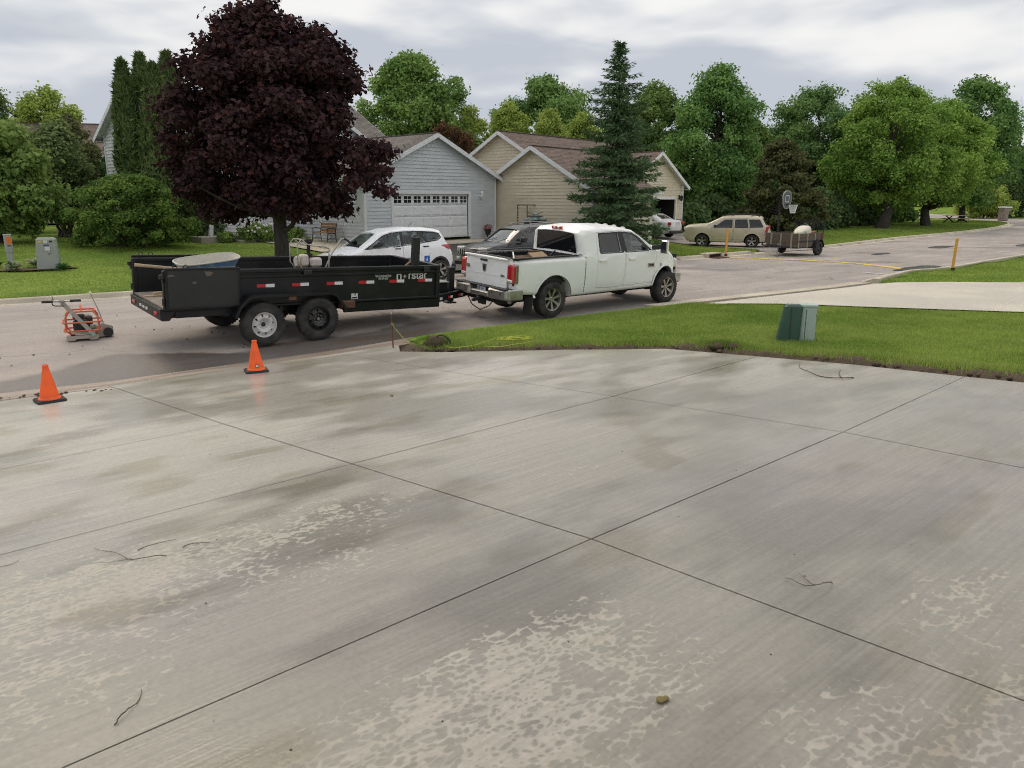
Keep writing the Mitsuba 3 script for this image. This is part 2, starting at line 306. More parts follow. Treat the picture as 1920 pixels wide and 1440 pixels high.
def kerb(key, line, s0, s1, seg, low=lambda s: 1.0, flip=False):
    L = LineString(line); s = s0; first = True
    while s < s1-.2:
        e = min(s+seg, s1); pp = np.array([L.interpolate(t).coords[0] for t in np.linspace(s+.008, e-.008, max(2, int((e-s)/.6)+1))])
        q = low((s+e)/2); prof = [(o, z if z <= .02 else .02+(z-.02)*q) for o, z in KP]
        v, f = sweep(pp, prof, 0.0, flip); m = trimesh.Trimesh(v, f, process=False)
        if first: scene_key = struct(key, m, 'concrete_old', smooth=35); first = False
        else: struct('segment', m, 'concrete_old', smooth=35, parent=scene_key)
        s = e
    return scene_key
fx = lambda x: fl.project(Point(*min(FARL, key=lambda q: abs(q[0]-x))))
def low_far(s):
    x, y = fl.interpolate(s).coords[0]
    return 0.18 if (-2.6 < x < 5.4 or 12.9 < x < 15.4) else 1.0
kerb('kerb', FARL, 22, fx(29), 3.05, low_far); kerb('kerb', FARL, fx(29), fl.length-1, 9.0)
sN = nl.project(Point(11.9, 25.6)); kerb('kerb', NEARL, sN, sN+42, 3.05, flip=True)
# gutter in front of the new driveway: poured lengths with open joints
gl = [(-22, -2.9), (-7.3, 10.52), (-5.98, 11.32), (-4.5, 12.6), (-3.3, 13.62), (-2.45, 14.42), (-1.7, 15.3)]
Lg = LineString(gl); cuts = [0, Lg.project(Point(-9.4, 8.7)), Lg.project(Point(-5.95, 11.33)), Lg.project(Point(-3.3, 13.62)), Lg.length]
for i in range(4):
    pp = np.array([Lg.interpolate(t).coords[0] for t in np.linspace(cuts[i]+.012, cuts[i+1]-.012, 8)])
    v, f = sweep(pp, [(-.34, -.15), (-.34, .036), (-.25, .030), (.05, -.022), (.34, -.038), (.46, -.040), (.46, -.2)])
    m = trimesh.Trimesh(v, f, process=False)
    if i == 0: GK = struct('gutter', m, 'gutter_concrete', smooth=30)
    else: struct('segment', m, 'gutter_concrete', smooth=30, parent=GK)
# slabs
A1 = [(-12, -6.4), (-1.89, 2.77), (.56, 5.01), (3.4, 7.56), (6.11, 10.1), (9, 12.7)]
A2 = [(-17, -7.25), (-3.62, 5.0), (-1.52, 6.92), (1.29, 9.49), (3.93, 12.08), (6, 14.2)]
A3 = [(-19, -6.5), (-4.96, 7.05), (-3.36, 8.6), (-.64, 11.18), (1.3, 13.11), (3, 14.7)]
B1 = [(-7, 11.95), (-5.81, 10.93), (-3.36, 8.6), (-1.52, 6.92), (.56, 5.01), (2.33, 3.06), (8, -3.3), (12, -7.5)]
B2 = [(-3.36, 13.75), (-.64, 11.18), (1.29, 9.49), (3.4, 7.56), (4.42, 6.28), (16, -8.5)]
B0 = [(-14, 6), (-6.6, -1.0), (0, -7.5)]
from shapely.ops import split
pieces = [DRIVE]
for ln in (A1, A2, A3, B1, B2, B0):
    l = LineString(ln); new = []
    for p in pieces:
        try: new += [g for g in split(p, l).geoms]
        except Exception: new.append(p)
    pieces = new
rng = np.random.default_rng(5); first = True
for p in sorted(pieces, key=lambda q: -q.area):
    q = p.buffer(-.0065, join_style=2)
    if q.is_empty or q.area < .05: continue
    q = q if q.geom_type == 'Polygon' else max(q.geoms, key=lambda t: t.area)
    q = q.segmentize(1.2); m = trimesh.creation.extrude_polygon(q, .1, engine='earcut'); v = np.array(m.vertices)
    v[:, 2] += plane_z(v[:, 0], v[:, 1])-.1+rng.uniform(-.001, .001); m = trimesh.Trimesh(v, m.faces, process=False)
    if first: DK = struct('driveway', m, 'concrete_brushed'); first = False
    else: struct('slab', m, 'concrete_brushed', parent=DK)
struct('driveway_bed', trimesh.Trimesh(*(lambda v, f: (np.c_[v, plane_z(v[:, 0], v[:, 1])-.035], f))(*tri_fine(DRIVE.buffer(-.02), 3.0)), process=False), 'soil')
# the neighbour's drive, a pale one
v, f = tri_fine(NBR, .8); struct('neighbour_driveway', trimesh.Trimesh(np.c_[v, hz(v[:, 0], v[:, 1])*sst(0, 1.2, shapely.distance(nl, shapely.points(v)))+.02], f, process=False), 'concrete_pale', smooth=True)
ng = [(3.6, 19.95), (5.4, 21.2), (7.3, 22.45), (9.4, 23.9), (11.5, 25.5)]
v, f = sweep(interp_line(ng, .8), [(-.4, -.1), (-.4, .05), (-.05, .02), (.22, .014), (.24, -.1)]); struct('gutter', trimesh.Trimesh(v, f, process=False), 'concrete_old', smooth=30)
# painted yellow band across the road, a hump of asphalt dark water behind it
def ribbon(P, w, z):
    P = interp_line(P, .5); d = np.gradient(P, axis=0); d /= np.linalg.norm(d, axis=1, keepdims=True); n = np.stack([-d[:, 1], d[:, 0]], 1)
    j = meshkit.noise(np.c_[P*3, P[:, :1]*0], 3)*.07; w = w if np.ndim(w) else np.full(len(P), w)
    v = np.vstack([np.c_[P+n*(w/2+j)[:, None], P[:, :1]*0+z], np.c_[P-n*(w/2)[:, None], P[:, :1]*0+z]]); k = len(P); i = np.arange(k-1)
    return trimesh.Trimesh(v, np.vstack([np.stack([i, i+1, i+k+1], 1), np.stack([i, i+k+1, i+k], 1)]), process=False)
pr('yellow_paint', lambda p, n, uv: mix((.62, .42, .10), (.34, .27, .17), smoothstep(.48, .72, fbm(p.x*3, p.y*3, 0, 4))), .7)
struct('painted_band', ribbon([(10.2, 36.3), (11.6, 35.75), (12.97, 34.97), (14.0, 34.1), (14.63, 33.24), (15.26, 31.68), (15.5, 30.2), (15.4, 29.3)], .42, .012), 'yellow_paint')
pr('white_paint_worn', lambda p, n, uv: mix((.62, .6, .56), (.36, .34, .32), fbm(p.x*5, p.y*5, 0, 3)), .7)
struct('painted_mark', ribbon([(13.15, 29.2), (13.9, 28.15)], .2, .011), 'white_paint_worn')
def blob(c, rx, ry, a, z, seed, n=40, rough=.25):
    t = np.arange(n)/n*2*np.pi; r = 1+rough*(meshkit.fbm(np.stack([np.cos(t)*1.7+seed, np.sin(t)*1.7, t*0], 1), 3)-.5)*2
    x, y = rx*r*np.cos(t), ry*r*np.sin(t); v = np.c_[c[0]+x*math.cos(a)-y*math.sin(a), c[1]+x*math.sin(a)+y*math.cos(a), t*0+z]
    return trimesh.Trimesh(np.vstack([v, [[*c, z]]]), [[i, (i+1) % n, n] for i in range(n)], process=False)
pr('wet_asphalt', (.035, .032, .03), .3)
struct('puddle', blob((16.2, 30.9), 1.9, .45, .75, .013, 2), 'wet_asphalt')
for i, (c, rx, ry, a) in enumerate([((24.5, 44.5), 1.6, .5, .8), ((31, 46.5), 2.4, .6, .75), ((18.5, 39.0), 1.0, .3, .8), ((28, 41.2), 1.5, .35, .8)]):
    struct('asphalt_patch', blob(c, rx, ry, a, .010, i*7+1), 'asphalt_dark')
# house drives across the street
def drape(poly, step, dz): v, f = tri_fine(poly, step); return trimesh.Trimesh(np.c_[v, hz(v[:, 0], v[:, 1])+dz], f, process=False)
struct('asphalt_driveway', drape(Polygon([(-2.4, 28.0), (5.2, 33.4), (2.6, 39.3), (-.3, 42.6), (-6.1, 36.4), (-4.6, 32.5)]), .9, .035), 'asphalt_dark', smooth=True)
struct('garage_apron', drape(Polygon([(-.35, 41.0), (.1, 42.2), (-.8, 42.9), (-6.9, 36.3), (-10.8, 40.2), (-13.6, 38.0), (-8.2, 33.6), (-6.4, 34.6)]), .9, .05), 'concrete_old', smooth=True)
struct('cream_driveway', drape(Polygon([(13.0, 39.7), (16.6, 42.2), (16.2, 45.2), (13.2, 50.5), (10.8, 52.2), (7.4, 48.2), (9.6, 43.5), (11.2, 41.6)]), .9, .035), 'asphalt', smooth=True)
# ------------------------------------------------------------------ grass, soil edge
def blades(P, h, w, seed, dark=1.0):
    """one bent blade (a triangle) per point P (n, 3)"""
    r = np.random.default_rng(seed); n = len(P); a = r.uniform(0, 2*np.pi, n); hh = h*r.uniform(.55, 1.25, n); lean = r.uniform(.05, .75, n)*hh; b = r.uniform(0, 2*np.pi, n)
    ww = w*r.uniform(.7, 1.3, n); dx, dy = np.cos(a)*ww/2, np.sin(a)*ww/2
    v = np.stack([P+np.stack([dx, dy, dx*0-.01], 1), P-np.stack([dx, dy, dx*0+.01], 1), P+np.stack([np.cos(b)*lean, np.sin(b)*lean, hh], 1)], 1).reshape(-1, 3)
    m = .6*meshkit.fbm(np.c_[P[:, :2]*.55, P[:, :1]*0], 3, 6)+.4*meshkit.fbm(np.c_[P[:, :2]*2.1, P[:, :1]*0+4], 2, 9); t = np.clip(r.normal(.5, .22, n)+(m-.5)*2.6, 0, 1)[:, None]; hh = hh*(.75+.5*m)
    c = (np.array([.195, .305, .060])*(1-t)+np.array([.39, .475, .125])*t)*dark*r.uniform(.75, 1.2, n)[:, None]
    straw = r.random(n) < .04; c[straw] = [.30, .26, .12]
    return v, np.arange(3*n).reshape(-1, 3), np.repeat(c, 3, 0)
def sample(poly, n, seed):
    r = np.random.default_rng(seed); x0, y0, x1, y1 = poly.bounds; out = np.zeros((0, 2))
    while len(out) < n:
        q = r.uniform((x0, y0), (x1, y1), (n*2, 2)); out = np.vstack([out, q[shapely.contains(poly, shapely.points(q))]])
    return out[:n]
def grass(key, poly, n, h, w, seed, near=None, label=None):
    q = sample(poly, n, seed); z = hz(q[:, 0], q[:, 1])-.012
    v, f, c = blades(np.c_[q, z], h, w, seed)
    k = put(key, trimesh.Trimesh(v, f, process=False), 'blade', color=c)
    labels[k] = {'label': label, 'category': 'grass', 'kind': 'stuff'}
VER = Polygon([(-1.95, 14.0), (-1.6, 13.55), (-1.0, 13.5), (.93, 13.42), (2.75, 13.2), (4.05, 12.22), (5.2, 11.3), (6.2, 10.28), (8.2, 8.35), (14.5, 8), (16, 14.0), (11.39, 16.95), (7.2, 18.75), (5.5, 19.35), (4.7, 19.9), (2.42, 18.35), (.48, 16.9), (-1.1, 15.72), (-1.75, 15.0)])
VG = VER.buffer(.25).difference(DRIVE.buffer(.36)).difference(NBR.buffer(-.05)).difference(ROAD.buffer(.05)); VG = VG if VG.geom_type == 'Polygon' else max(VG.geoms, key=lambda g: g.area)
v, f = tri_fine(VG.segmentize(.4), .4); struct('verge', trimesh.Trimesh(np.c_[v, hz(v[:, 0], v[:, 1])-.01], f, process=False), 'lawn_green', smooth=True)
vis = VER.intersection(Polygon([(-4, 14), (6.2, 9.3), (9.2, 13), (13.2, 18), (6, 22), (-3, 17)]))
grass('verge_grass', vis, 150000, .062, .009, 31, label='bright green verge grass between the new driveway and the pale neighbouring driveway')
strip = Polygon([(11.6, 24.6), (15.69, 24.0), (26, 22.9), (36, 33), (25.2, 36.6), (21, 33.3), (17.5, 30.1), (14.9, 28.5)])
grass('verge_grass', strip, 60000, .085, .016, 32, label='mown green lawn beyond the pale driveway, right of the road')
fg = Polygon([(-30, 9.8), (-13.6, 20.4), (-10.9, 22.3), (-3.4, 27.6), (-5.3, 32.4), (-6.9, 34.0), (-9, 33.5), (-13, 37), (-20, 37), (-34, 32), (-36, 14)])
grass('lawn_grass', fg, 90000, .075, .018, 33, label='mown lawn under the dark red maple across the street')
rg = Polygon([(15.4, 42.0), (17.3, 43.7), (20.2, 46.9), (27.1, 54.3), (34.4, 61.1), (43.6, 71), (50, 79.8), (54, 87), (50, 92), (40, 80), (28, 66), (17, 52), (13.6, 46)])
grass('lawn_grass', rg, 70000, .10, .04, 34, label='shaded lawn under the big trees along the right of the road')
cg = Polygon([(5.8, 34.2), (7.7, 35.4), (9.2, 36.9), (12.8, 40.2), (10.8, 41.4), (9.2, 43.3), (5.5, 42.5), (3.0, 39.5)])
grass('lawn_grass', cg, 22000, .085, .025, 35, label='small lawn round the foot of the spruce')
# dug soil along the driveway's edge: a ragged bank and clods
edge = LineString([(-2.02, 13.6), (-1.2, 13.42), (.93, 13.32), (2.70, 13.12), (4.0, 12.14), (5.17, 11.21), (6.18, 10.16), (6.7, 9.70), (8.2, 8.25)])
n = 260; rows = []; r = np.random.default_rng(8)
for i in range(n):
    t = i/(n-1)*edge.length; p = np.array(edge.interpolate(t).coords[0]); q = np.array(edge.interpolate(min(t+.05, edge.length)).coords[0]); d = unit(q-p+1e-9); nn = np.array([d[1], -d[0]]); nn = -nn if nn[1]+nn[0]*.5 < 0 else nn
    wide = .30+.30*meshkit.fbm(np.array([[t*.9, 3.3, 0]]), 3, 2)[0]**1.4+(.22 if 0 < t < 2.4 else 0)
    for j in range(6):
        u = j/5; o = p+nn*(wide*u-.01); hgt = (-.025+.13*math.sin(u*math.pi)*meshkit.fbm(np.array([[t*3, u*2, 1.0]]), 3, 9)[0]+r.normal(0, .012)) if j else -.035
        rows.append((*o, float(plane_z(*o))+hgt+(.05 if j == 5 else 0)))
f = np.array([[i*6+j, (i+1)*6+j, (i+1)*6+j+1, i*6+j+1] for i in range(n-1) for j in range(5)])
struct('soil_edge', trimesh.Trimesh(np.array(rows), np.vstack([f[:, [0, 1, 2]], f[:, [0, 2, 3]]]), process=False), 'soil', smooth=True)
def rock(c, s, seed, sq=.8):
    m = trimesh.creation.icosphere(2, 1.0); v = np.array(m.vertices); v *= (1+.5*(meshkit.fbm(v*1.3+seed*3.1, 3)-.5)+.25*(meshkit.noise(v*5+seed, 2)-.5))[:, None]
    return trimesh.Trimesh(v*np.array([1, 1, sq])*s+np.asarray(c), m.faces, process=False)
cl = MB(); r = np.random.default_rng(12)
for i in range(70):
    t = r.uniform(0, edge.length)**1.0; p = np.array(edge.interpolate(t).coords[0])+r.normal(0, .05, 2)+[.03, .10]; s = r.uniform(.012, .045)
    cl.tm(rock((*p, float(plane_z(*p))+.01), s, i))
k = put('soil_clods', cl, 'soil', smooth=True); labels[k] = {'label': 'loose soil crumbs along the edge of the driveway', 'category': 'soil', 'kind': 'stuff'}
# tall fringe of grass hanging over the soil
fr = []
for i in range(14000):
    t = r.uniform(0.3, edge.length); p = np.array(edge.interpolate(t).coords[0]); o = abs(r.normal(.40, .12)); fr.append((p[0]+.5*o, p[1]+.85*o, float(plane_z(*p))+.02))
v, f, c = blades(np.array(fr), .10, .010, 77)
k = put('verge_grass', trimesh.Trimesh(v, f, process=False), 'blade', color=c); labels[k] = {'label': 'ragged long grass along the soil edge of the new driveway', 'category': 'grass', 'kind': 'stuff'}
# ------------------------------------------------------------------ houses
def vinyl(c):
    def f(p, n, uv):
        a = noise(p.x*3, p.y*3, p.z*6); s = smoothstep(.55, .9, fbm(p.x*1.4, p.y*1.4, p.z*1.2, 3))
        return mix(c, [k*.86 for k in c], s*.6)*(.94+.1*a)
    return f
pr('vinyl_gray', vinyl((.60, .625, .645)), .5); pr('vinyl_cream', vinyl((.66, .59, .45)), .5); pr('vinyl_white', vinyl((.72, .73, .74)), .5)
pr('trim_white', (.76, .77, .78), .45); pr('soffit', (.55, .56, .57), .6); pr('door_white', lambda p, n, uv: mix((.84, .85, .86), (.78, .79, .79), fbm(p.x*2, p.y*2, p.z*2, 3)), .4)
def shingle(c0, c1, ang):
    ca, sa = math.cos(ang), math.sin(ang)
    def f(p, n, uv):
        along, across = p.x*ca+p.y*sa, p.y*ca-p.x*sa
        row = dr.floor(p.z*9.0+40); r1 = cell_rand(along*3.1+cell_rand(row, 3)*5, row, dr.floor(across*.8)); r2 = cell_rand(across*3.1+cell_rand(row, 7)*5, row, 5)
        return mix(c0, c1, .5*r1+.5*r2)*(.75+.5*noise(p.x*45, p.y*45, p.z*45))*(.9+.2*fbm(p.x*.6, p.y*.6, p.z, 3))
    return f
pr('shingle_gray', shingle((.105, .093, .085), (.20, .178, .165), .82), .9, lambda p, n, uv: noise(p.x*60, p.y*60, p.z*60), .004)
pr('shingle_brown', shingle((.115, .084, .070), (.205, .158, .136), .911), .9, lambda p, n, uv: noise(p.x*60, p.y*60, p.z*60), .004)
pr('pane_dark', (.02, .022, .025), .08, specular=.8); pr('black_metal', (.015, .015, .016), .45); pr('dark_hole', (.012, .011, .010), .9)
scene['mat_glass_clear'] = {'type': 'thindielectric', 'int_ior': 1.5, 'specular_transmittance': C(.72, .80, .77)}
scene['mat_glass_tint'] = {'type': 'thindielectric', 'int_ior': 1.5, 'specular_transmittance': C(.32, .36, .36)}
scene['mat_glass_dark'] = {'type': 'thindielectric', 'int_ior': 1.5, 'specular_transmittance': C(.025, .027, .03)}
def siding(mb, poly, e, place):
    """lap boards over a wall drawn in (x, z); place maps (x, out, z) to the house"""
    x0, z0, x1, z1 = poly.bounds; n = int(math.ceil((z1-z0)/e))
    for i in range(n):
        a = z0+i*e; g = poly.intersection(sbox(x0-1, a, x1+1, a+e))
        for q in getattr(g, 'geoms', [g]):
            if q.geom_type != 'Polygon' or q.area < .002: continue
            m = trimesh.creation.extrude_polygon(q, 1.0, engine='earcut'); v = np.array(m.vertices); t = (v[:, 1]-a)/e
            out = np.where(v[:, 2] > .5, .040-.038*t, -.03); mb.add(place(np.c_[v[:, 0], out, v[:, 1]]), m.faces)
    return mb
def FRONT(y, x0=0.0): return lambda q: np.c_[q[:, 0]+x0, y-q[:, 1], q[:, 2]]            # wall facing -y
def BACKW(y): return lambda q: np.c_[q[:, 0], y+q[:, 1], q[:, 2]]
def LEFT(x): return lambda q: np.c_[x-q[:, 1], q[:, 0], q[:, 2]]                        # wall facing -x, drawn along y
def RIGHT(x): return lambda q: np.c_[x+q[:, 1], q[:, 0], q[:, 2]]
def roof_plane(mb, e0, e1, r0, r1, course=.15):
    """shingle courses on a plane from the eave e0-e1 up to r0-r1"""
    e0, e1, r0, r1 = (np.asarray(q, float) for q in (e0, e1, r0, r1)); n = max(2, int(np.linalg.norm((r0+r1)/2-(e0+e1)/2)/course)); nrm = unit(np.cross(e1-e0, r0-e0))
    if nrm[2] < 0: nrm = -nrm
    for i in range(n):
        a, b = i/n, min(1, (i+1.15)/n); p = [e0+(r0-e0)*a, e1+(r1-e1)*a, e1+(r1-e1)*b, e0+(r0-e0)*b]
        up = [nrm*.022, nrm*.022, nrm*.009, nrm*.009]
        v = np.array([q+u for q, u in zip(p, up)]+[q-nrm*.02 for q in p]); mb.add(v, [[0, 1, 2], [0, 2, 3], [0, 4, 5], [0, 5, 1], [1, 5, 6], [1, 6, 2], [3, 2, 6], [3, 6, 7], [0, 3, 7], [0, 7, 4]])
    return mb
def gable_roof(t, mat, xa, xb, half, ze, zr, axis, c, ovh=.35, rake_ends=(1, 1), name='roof', slope_over=.4):
    """ridge along local x (axis 'x', centre y=c) or y; from xa to xb"""
    s = (zr-ze)/half; h = half+slope_over; z0 = zr-s*h
    P = (lambda a, b, z: (a, c+b, z)) if axis == 'x' else (lambda a, b, z: (c+b, a, z))
    A, B = xa-ovh*rake_ends[0], xb+ovh*rake_ends[1]
    m = MB(); roof_plane(m, P(A, -h, z0), P(B, -h, z0), P(A, 0, zr), P(B, 0, zr)); roof_plane(m, P(A, h, z0), P(B, h, z0), P(A, 0, zr), P(B, 0, zr))
    m.bar(P(A, 0, zr+.015), P(B, 0, zr+.015), .22, .04)
    k = put(name, m, mat, t)
    f = MB(); so = MB()
    for end, on in ((A, rake_ends[0]), (B, rake_ends[1])):
        if on:
            sg = -1 if end == A else 1
            for b in (-h, h): f.bar(P(end+sg*.012, b, z0-.10), P(end+sg*.012, 0, zr-.10), .03, .19)
            ins = end-sg*ovh/2
            for b in (-h, h): so.bar(P(ins, b*.995, z0-.075), P(ins, 0, zr-.075), ovh-.05, .02)
    for b in (-1, 1):
        f.bar(P(A, b*(h+.01), z0-.09), P(B, b*(h+.01), z0-.09), .03, .18); f.bar(P(A, b*(h+.07), z0-.03), P(B, b*(h+.07), z0-.03), .11, .10)
        so.bar(P(A+.03, b*(h-slope_over/2), z0-.14), P(B-.03, b*(h-slope_over/2), z0-.14), slope_over-.04, .02)
    put('fascia', f, 'trim_white', t); put('soffit', so, 'soffit', t)
    return k
def gable_poly(x0, x1, z0, ze, xr, zr, holes=()):
    p = Polygon([(x0, z0), (x1, z0), (x1, ze), (xr, zr), (x0, ze)])
    for h in holes: p = p.difference(sbox(*h))
    return p
# --- gray house: origin at the garage's right front corner, x along its front to the right, y to the back
GH = thing('gray_house', 'pale gray sided house with white two-car garage door and gray shingle roof', 'house', (-.92, 42.12, .79), .82)
W, D, ZE, ZR = 8.48, 7.0, 3.06, 4.98
dx1, dx0 = -1.965, -6.845
sd = MB(); siding(sd, gable_poly(-W, 0, -.3, ZE, -W/2, ZR, [(dx0-.12, -1, dx1+.12, 2.25)]), .165, FRONT(0))
siding(sd, sbox(-.0, -.8, D, ZE), .165, LEFT(-W)); siding(sd, sbox(0, -.3, D, ZE), .165, RIGHT(0))
put('siding', sd, 'vinyl_gray', GH, stuff=True)
tr = MB()
for x in (-W, 0): tr.box((x, -.005, 1.38), (.10, .10, 3.3))
for x in (dx0-.075, dx1+.075): tr.box((x, -.025, 1.06), (.15, .09, 2.13))
tr.box(((dx0+dx1)/2, -.025, 2.2), (5.18, .09, .15)); tr.box((-W-.004, D/2, 1.38), (.09, .11, 3.3))
put('trim', tr, 'trim_white', GH)
GD = put('garage_door', MB().box(((dx0+dx1)/2, .10, 1.06), (4.88, .05, 2.13)), 'door_white', GH, label='white panelled garage door with a row of eight small windows')
pw, ph = 4.88/8, 2.13/4
for r_ in range(4):
    for c_ in range(8):
        x, z = dx0+pw*(c_+.5), ph*(r_+.5)
        if r_ < 3: put('panel', MB().box((x, .062, z), (pw-.10, .05, ph-.13), ch=.024), 'door_white', GD)
        else:
            g = MB().box((x, .066, z), (pw-.13, .02, ph-.18)); put('window', g, 'pane_dark', GD)
            fr = MB()
            for a in (-1, 1): fr.box((x+a*(pw-.13)/2, .058, z), (.035, .045, ph-.14)); fr.box((x, .058, z+a*(ph-.18)/2), (pw-.10, .045, .035))
            fr.box((x, .060, z), (.028, .040, ph-.2)); fr.box((x, .060, z), (pw-.15, .040, .028)); put('window_frame', fr, 'trim_white', GD)
for r_ in range(1, 4): put('seam', MB().box(((dx0+dx1)/2, .073, ph*r_), (4.88, .012, .020)), 'pedestal_gray', GD)
gable_roof(GH, 'shingle_gray', 0, D+2.2, W/2, ZE, ZR, 'y', -W/2, .35, (1, 0))
# main block behind
mx0, mx1, my0, my1, mze, mzr = -14.25, -1.9, 6.8, 14.0, 5.1, 7.2; my = (my0+my1)/2
s2 = MB(); siding(s2, sbox(mx0, -1, mx1, mze), .165, FRONT(my0)); siding(s2, gable_poly(my0, my1, -1, mze, my, mzr), .165, LEFT(mx0)); siding(s2, gable_poly(my0, my1, 2, mze, my, mzr), .165, RIGHT(mx1))
put('siding', s2, 'vinyl_white', GH, stuff=True)
gable_roof(GH, 'shingle_gray', mx0, mx1, (my1-my0)/2, mze, mzr, 'x', my, .4)
for q in (((mx0, my0, 2.2), (.12, .12, 6)), ((mx0, my1, 2.2), (.12, .12, 6)), ((mx1, my0, 4), (.12, .12, 2.4))): put('corner_trim', MB().box(*q), 'trim_white', GH)
# cross gable on the front above the garage roof
cx = -5.9; s3 = MB(); siding(s3, gable_poly(cx-2.0, cx+2.0, 4.2, 5.2, cx, 6.4), .165, FRONT(my0-.5)); put('siding', s3, 'vinyl_gray', GH, stuff=True)
gable_roof(GH, 'shingle_gray', my0-.5, my0+2.6, 2.0, 5.2, 6.4, 'y', cx, .3, (1, 0))
for wx in (-12.9, -11.2):
    wk = put('window', MB().box((wx, my0-.02, 1.6), (1.2, .06, 1.3)), 'pane_dark', GH)
    wf = MB()
    for a in (-1, 1): wf.box((wx+a*.64, my0-.03, 1.6), (.09, .10, 1.46)); wf.box((wx, my0-.03, 1.6+a*.69), (1.37, .10, .09))
    put('frame', wf, 'trim_white', wk)
# porch step, lamp, house number, vent hood
pr('porch_concrete', plain_conc((.34, .30, .26), (.27, .24, .21)), .8)
put('porch_step', MB().box((-11.3, 5.9, .05), (5.4, 2.2, .34), ch=.02).box((-10.6, 4.55, -.10), (3.6, .7, .30), ch=.02), 'porch_concrete', GH)
put('entrance_door', MB().box((-9.6, my0-.03, 1.25), (.95, .06, 2.05), ch=.01), 'trim_white', GH)
lp = put('wall_lamp', MB().box((-1.12, -.06, 2.05), (.09, .08, .16), ch=.015).lathe([(0, .30), (.05, .29), (.085, .2), (.06, .19), (.075, .0), (.045, -.06), (0, -.07)], 12, off=(-1.12, -.17, 1.98)), 'trim_white', GH, smooth=30)
put('house_number', letters('1', .2, XZ, (-7.32, -.034, 1.86), .012, True), 'black_metal', GH)
put('socket_cover', MB().box((-W-.03, 1.55, .72), (.06, .10, .15), ch=.01), 'trim_white', GH)
# --- cream house: origin under its back gable's apex, x along the ridge
CH = thing('cream_house', 'cream sided house with brown shingle roof behind the spruce', 'house', (-.61, 45.97, .5), .911)
c1 = MB(); siding(c1, gable_poly(-4.6, 4.6, -.6, 3.27, 0, 5.92), .165, lambda q: np.c_[-q[:, 1], -q[:, 0], q[:, 2]])
put('siding', c1, 'vinyl_cream', CH, stuff=True)
gable_roof(CH, 'shingle_brown', 0, 13.5, 4.6, 3.27, 5.92, 'x', 0, .35)
c2 = MB(); siding(c2, gable_poly(.9, 8.1, -.6, 2.75, 4.54, 4.8), .165, lambda q: np.c_[-3-q[:, 1], -q[:, 0], q[:, 2]])
siding(c2, sbox(-3, -.6, 3.2, 2.75), .165, lambda q: np.c_[q[:, 0], -8.1-q[:, 1], q[:, 2]]); put('siding', c2, 'vinyl_cream', CH, stuff=True)
gable_roof(CH, 'shingle_brown', -3, 3.0, 3.6, 2.73, 4.8, 'x', -4.54, .35)
for y in (-8.1, -.9): put('corner_trim', MB().box((-3, y, 1.2), (.1, .1, 3.1)), 'trim_white', CH)
# garage wing facing the drive
gx0, gx1, gc = 4.3, 11.43, 7.86
c3 = MB(); siding(c3, gable_poly(gx0, gx1, -.6, 3.1, gc, 4.95, [(gx0+1.0, -1, gx1-.95, 2.25)]), .165, lambda q: np.c_[q[:, 0], -5.85-q[:, 1], q[:, 2]])
siding(c3, sbox(-5.85, -.6, 0, 3.1), .165, RIGHT(gx1)); siding(c3, sbox(-5.85, -.6, 0, 3.1), .165, LEFT(gx0)); put('siding', c3, 'vinyl_cream', CH, stuff=True)
gable_roof(CH, 'shingle_brown', -5.85, 0, (gx1-gx0)/2, 3.1, 4.95, 'y', gc, .35, (1, 0))
t3 = MB()
for x in (gx0+.93, gx1-.87): t3.box((x, -5.87, 1.06), (.14, .1, 2.13))
t3.box((gc, -5.87, 2.2), (5.3, .1, .14)); put('trim', t3, 'trim_white', CH); put('corner_trim', MB().box((gx1, -5.85, 1.4), (.1, .1, 3.2)), 'trim_white', CH)
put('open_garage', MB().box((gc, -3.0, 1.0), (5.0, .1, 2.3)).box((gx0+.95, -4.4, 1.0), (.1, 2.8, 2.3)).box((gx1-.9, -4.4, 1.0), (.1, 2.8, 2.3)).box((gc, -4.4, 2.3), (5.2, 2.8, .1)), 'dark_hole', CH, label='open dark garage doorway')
pr('stone_veneer', lambda p, n, uv: mix((.20, .15, .13), (.34, .29, .26), cell_rand(p.x*5, p.y*5, p.z*8)), .85)
sv = put('stone_base', MB().box((gx1-.42, -5.90, .35), (.80, .12, 1.1)), 'stone_veneer', CH)
r = np.random.default_rng(3)
for i in range(4):
    for j in range(3): put('stone', MB().box((gx1-.70+.27*j+(.06 if i % 2 else 0), -5.975, .0+i*.24), (.23, .06, .19), ch=.02), 'stone_veneer', sv)
put('wall_lantern', MB().box((gx1-.48, -5.93, 2.25), (.1, .06, .3), ch=.01).lathe([(0, .2), (.1, .12), (.09, -.12), (0, -.2)], 8, off=(gx1-.48, -6.08, 2.2)), 'black_metal', CH)
put('downspout', MB().tube([(gx1+.05, -5.94, 2.95), (gx1+.02, -5.92, 2.7), (gx1+.02, -5.92, -.2)], .04, 8), 'trim_white', CH)
# a roof seen over the trees on the far left
FH = thing('distant_house', 'low tan house roof showing above the bushes on the left', 'house', (-36, 58, 1.0), .3)
put('wall', MB().box((0, 0, 2.4), (14, 8, 4.8)), 'vinyl_cream', FH); gable_roof(FH, 'shingle_brown', -7, 7, 4, 4.8, 7.0, 'x', 0, .3)
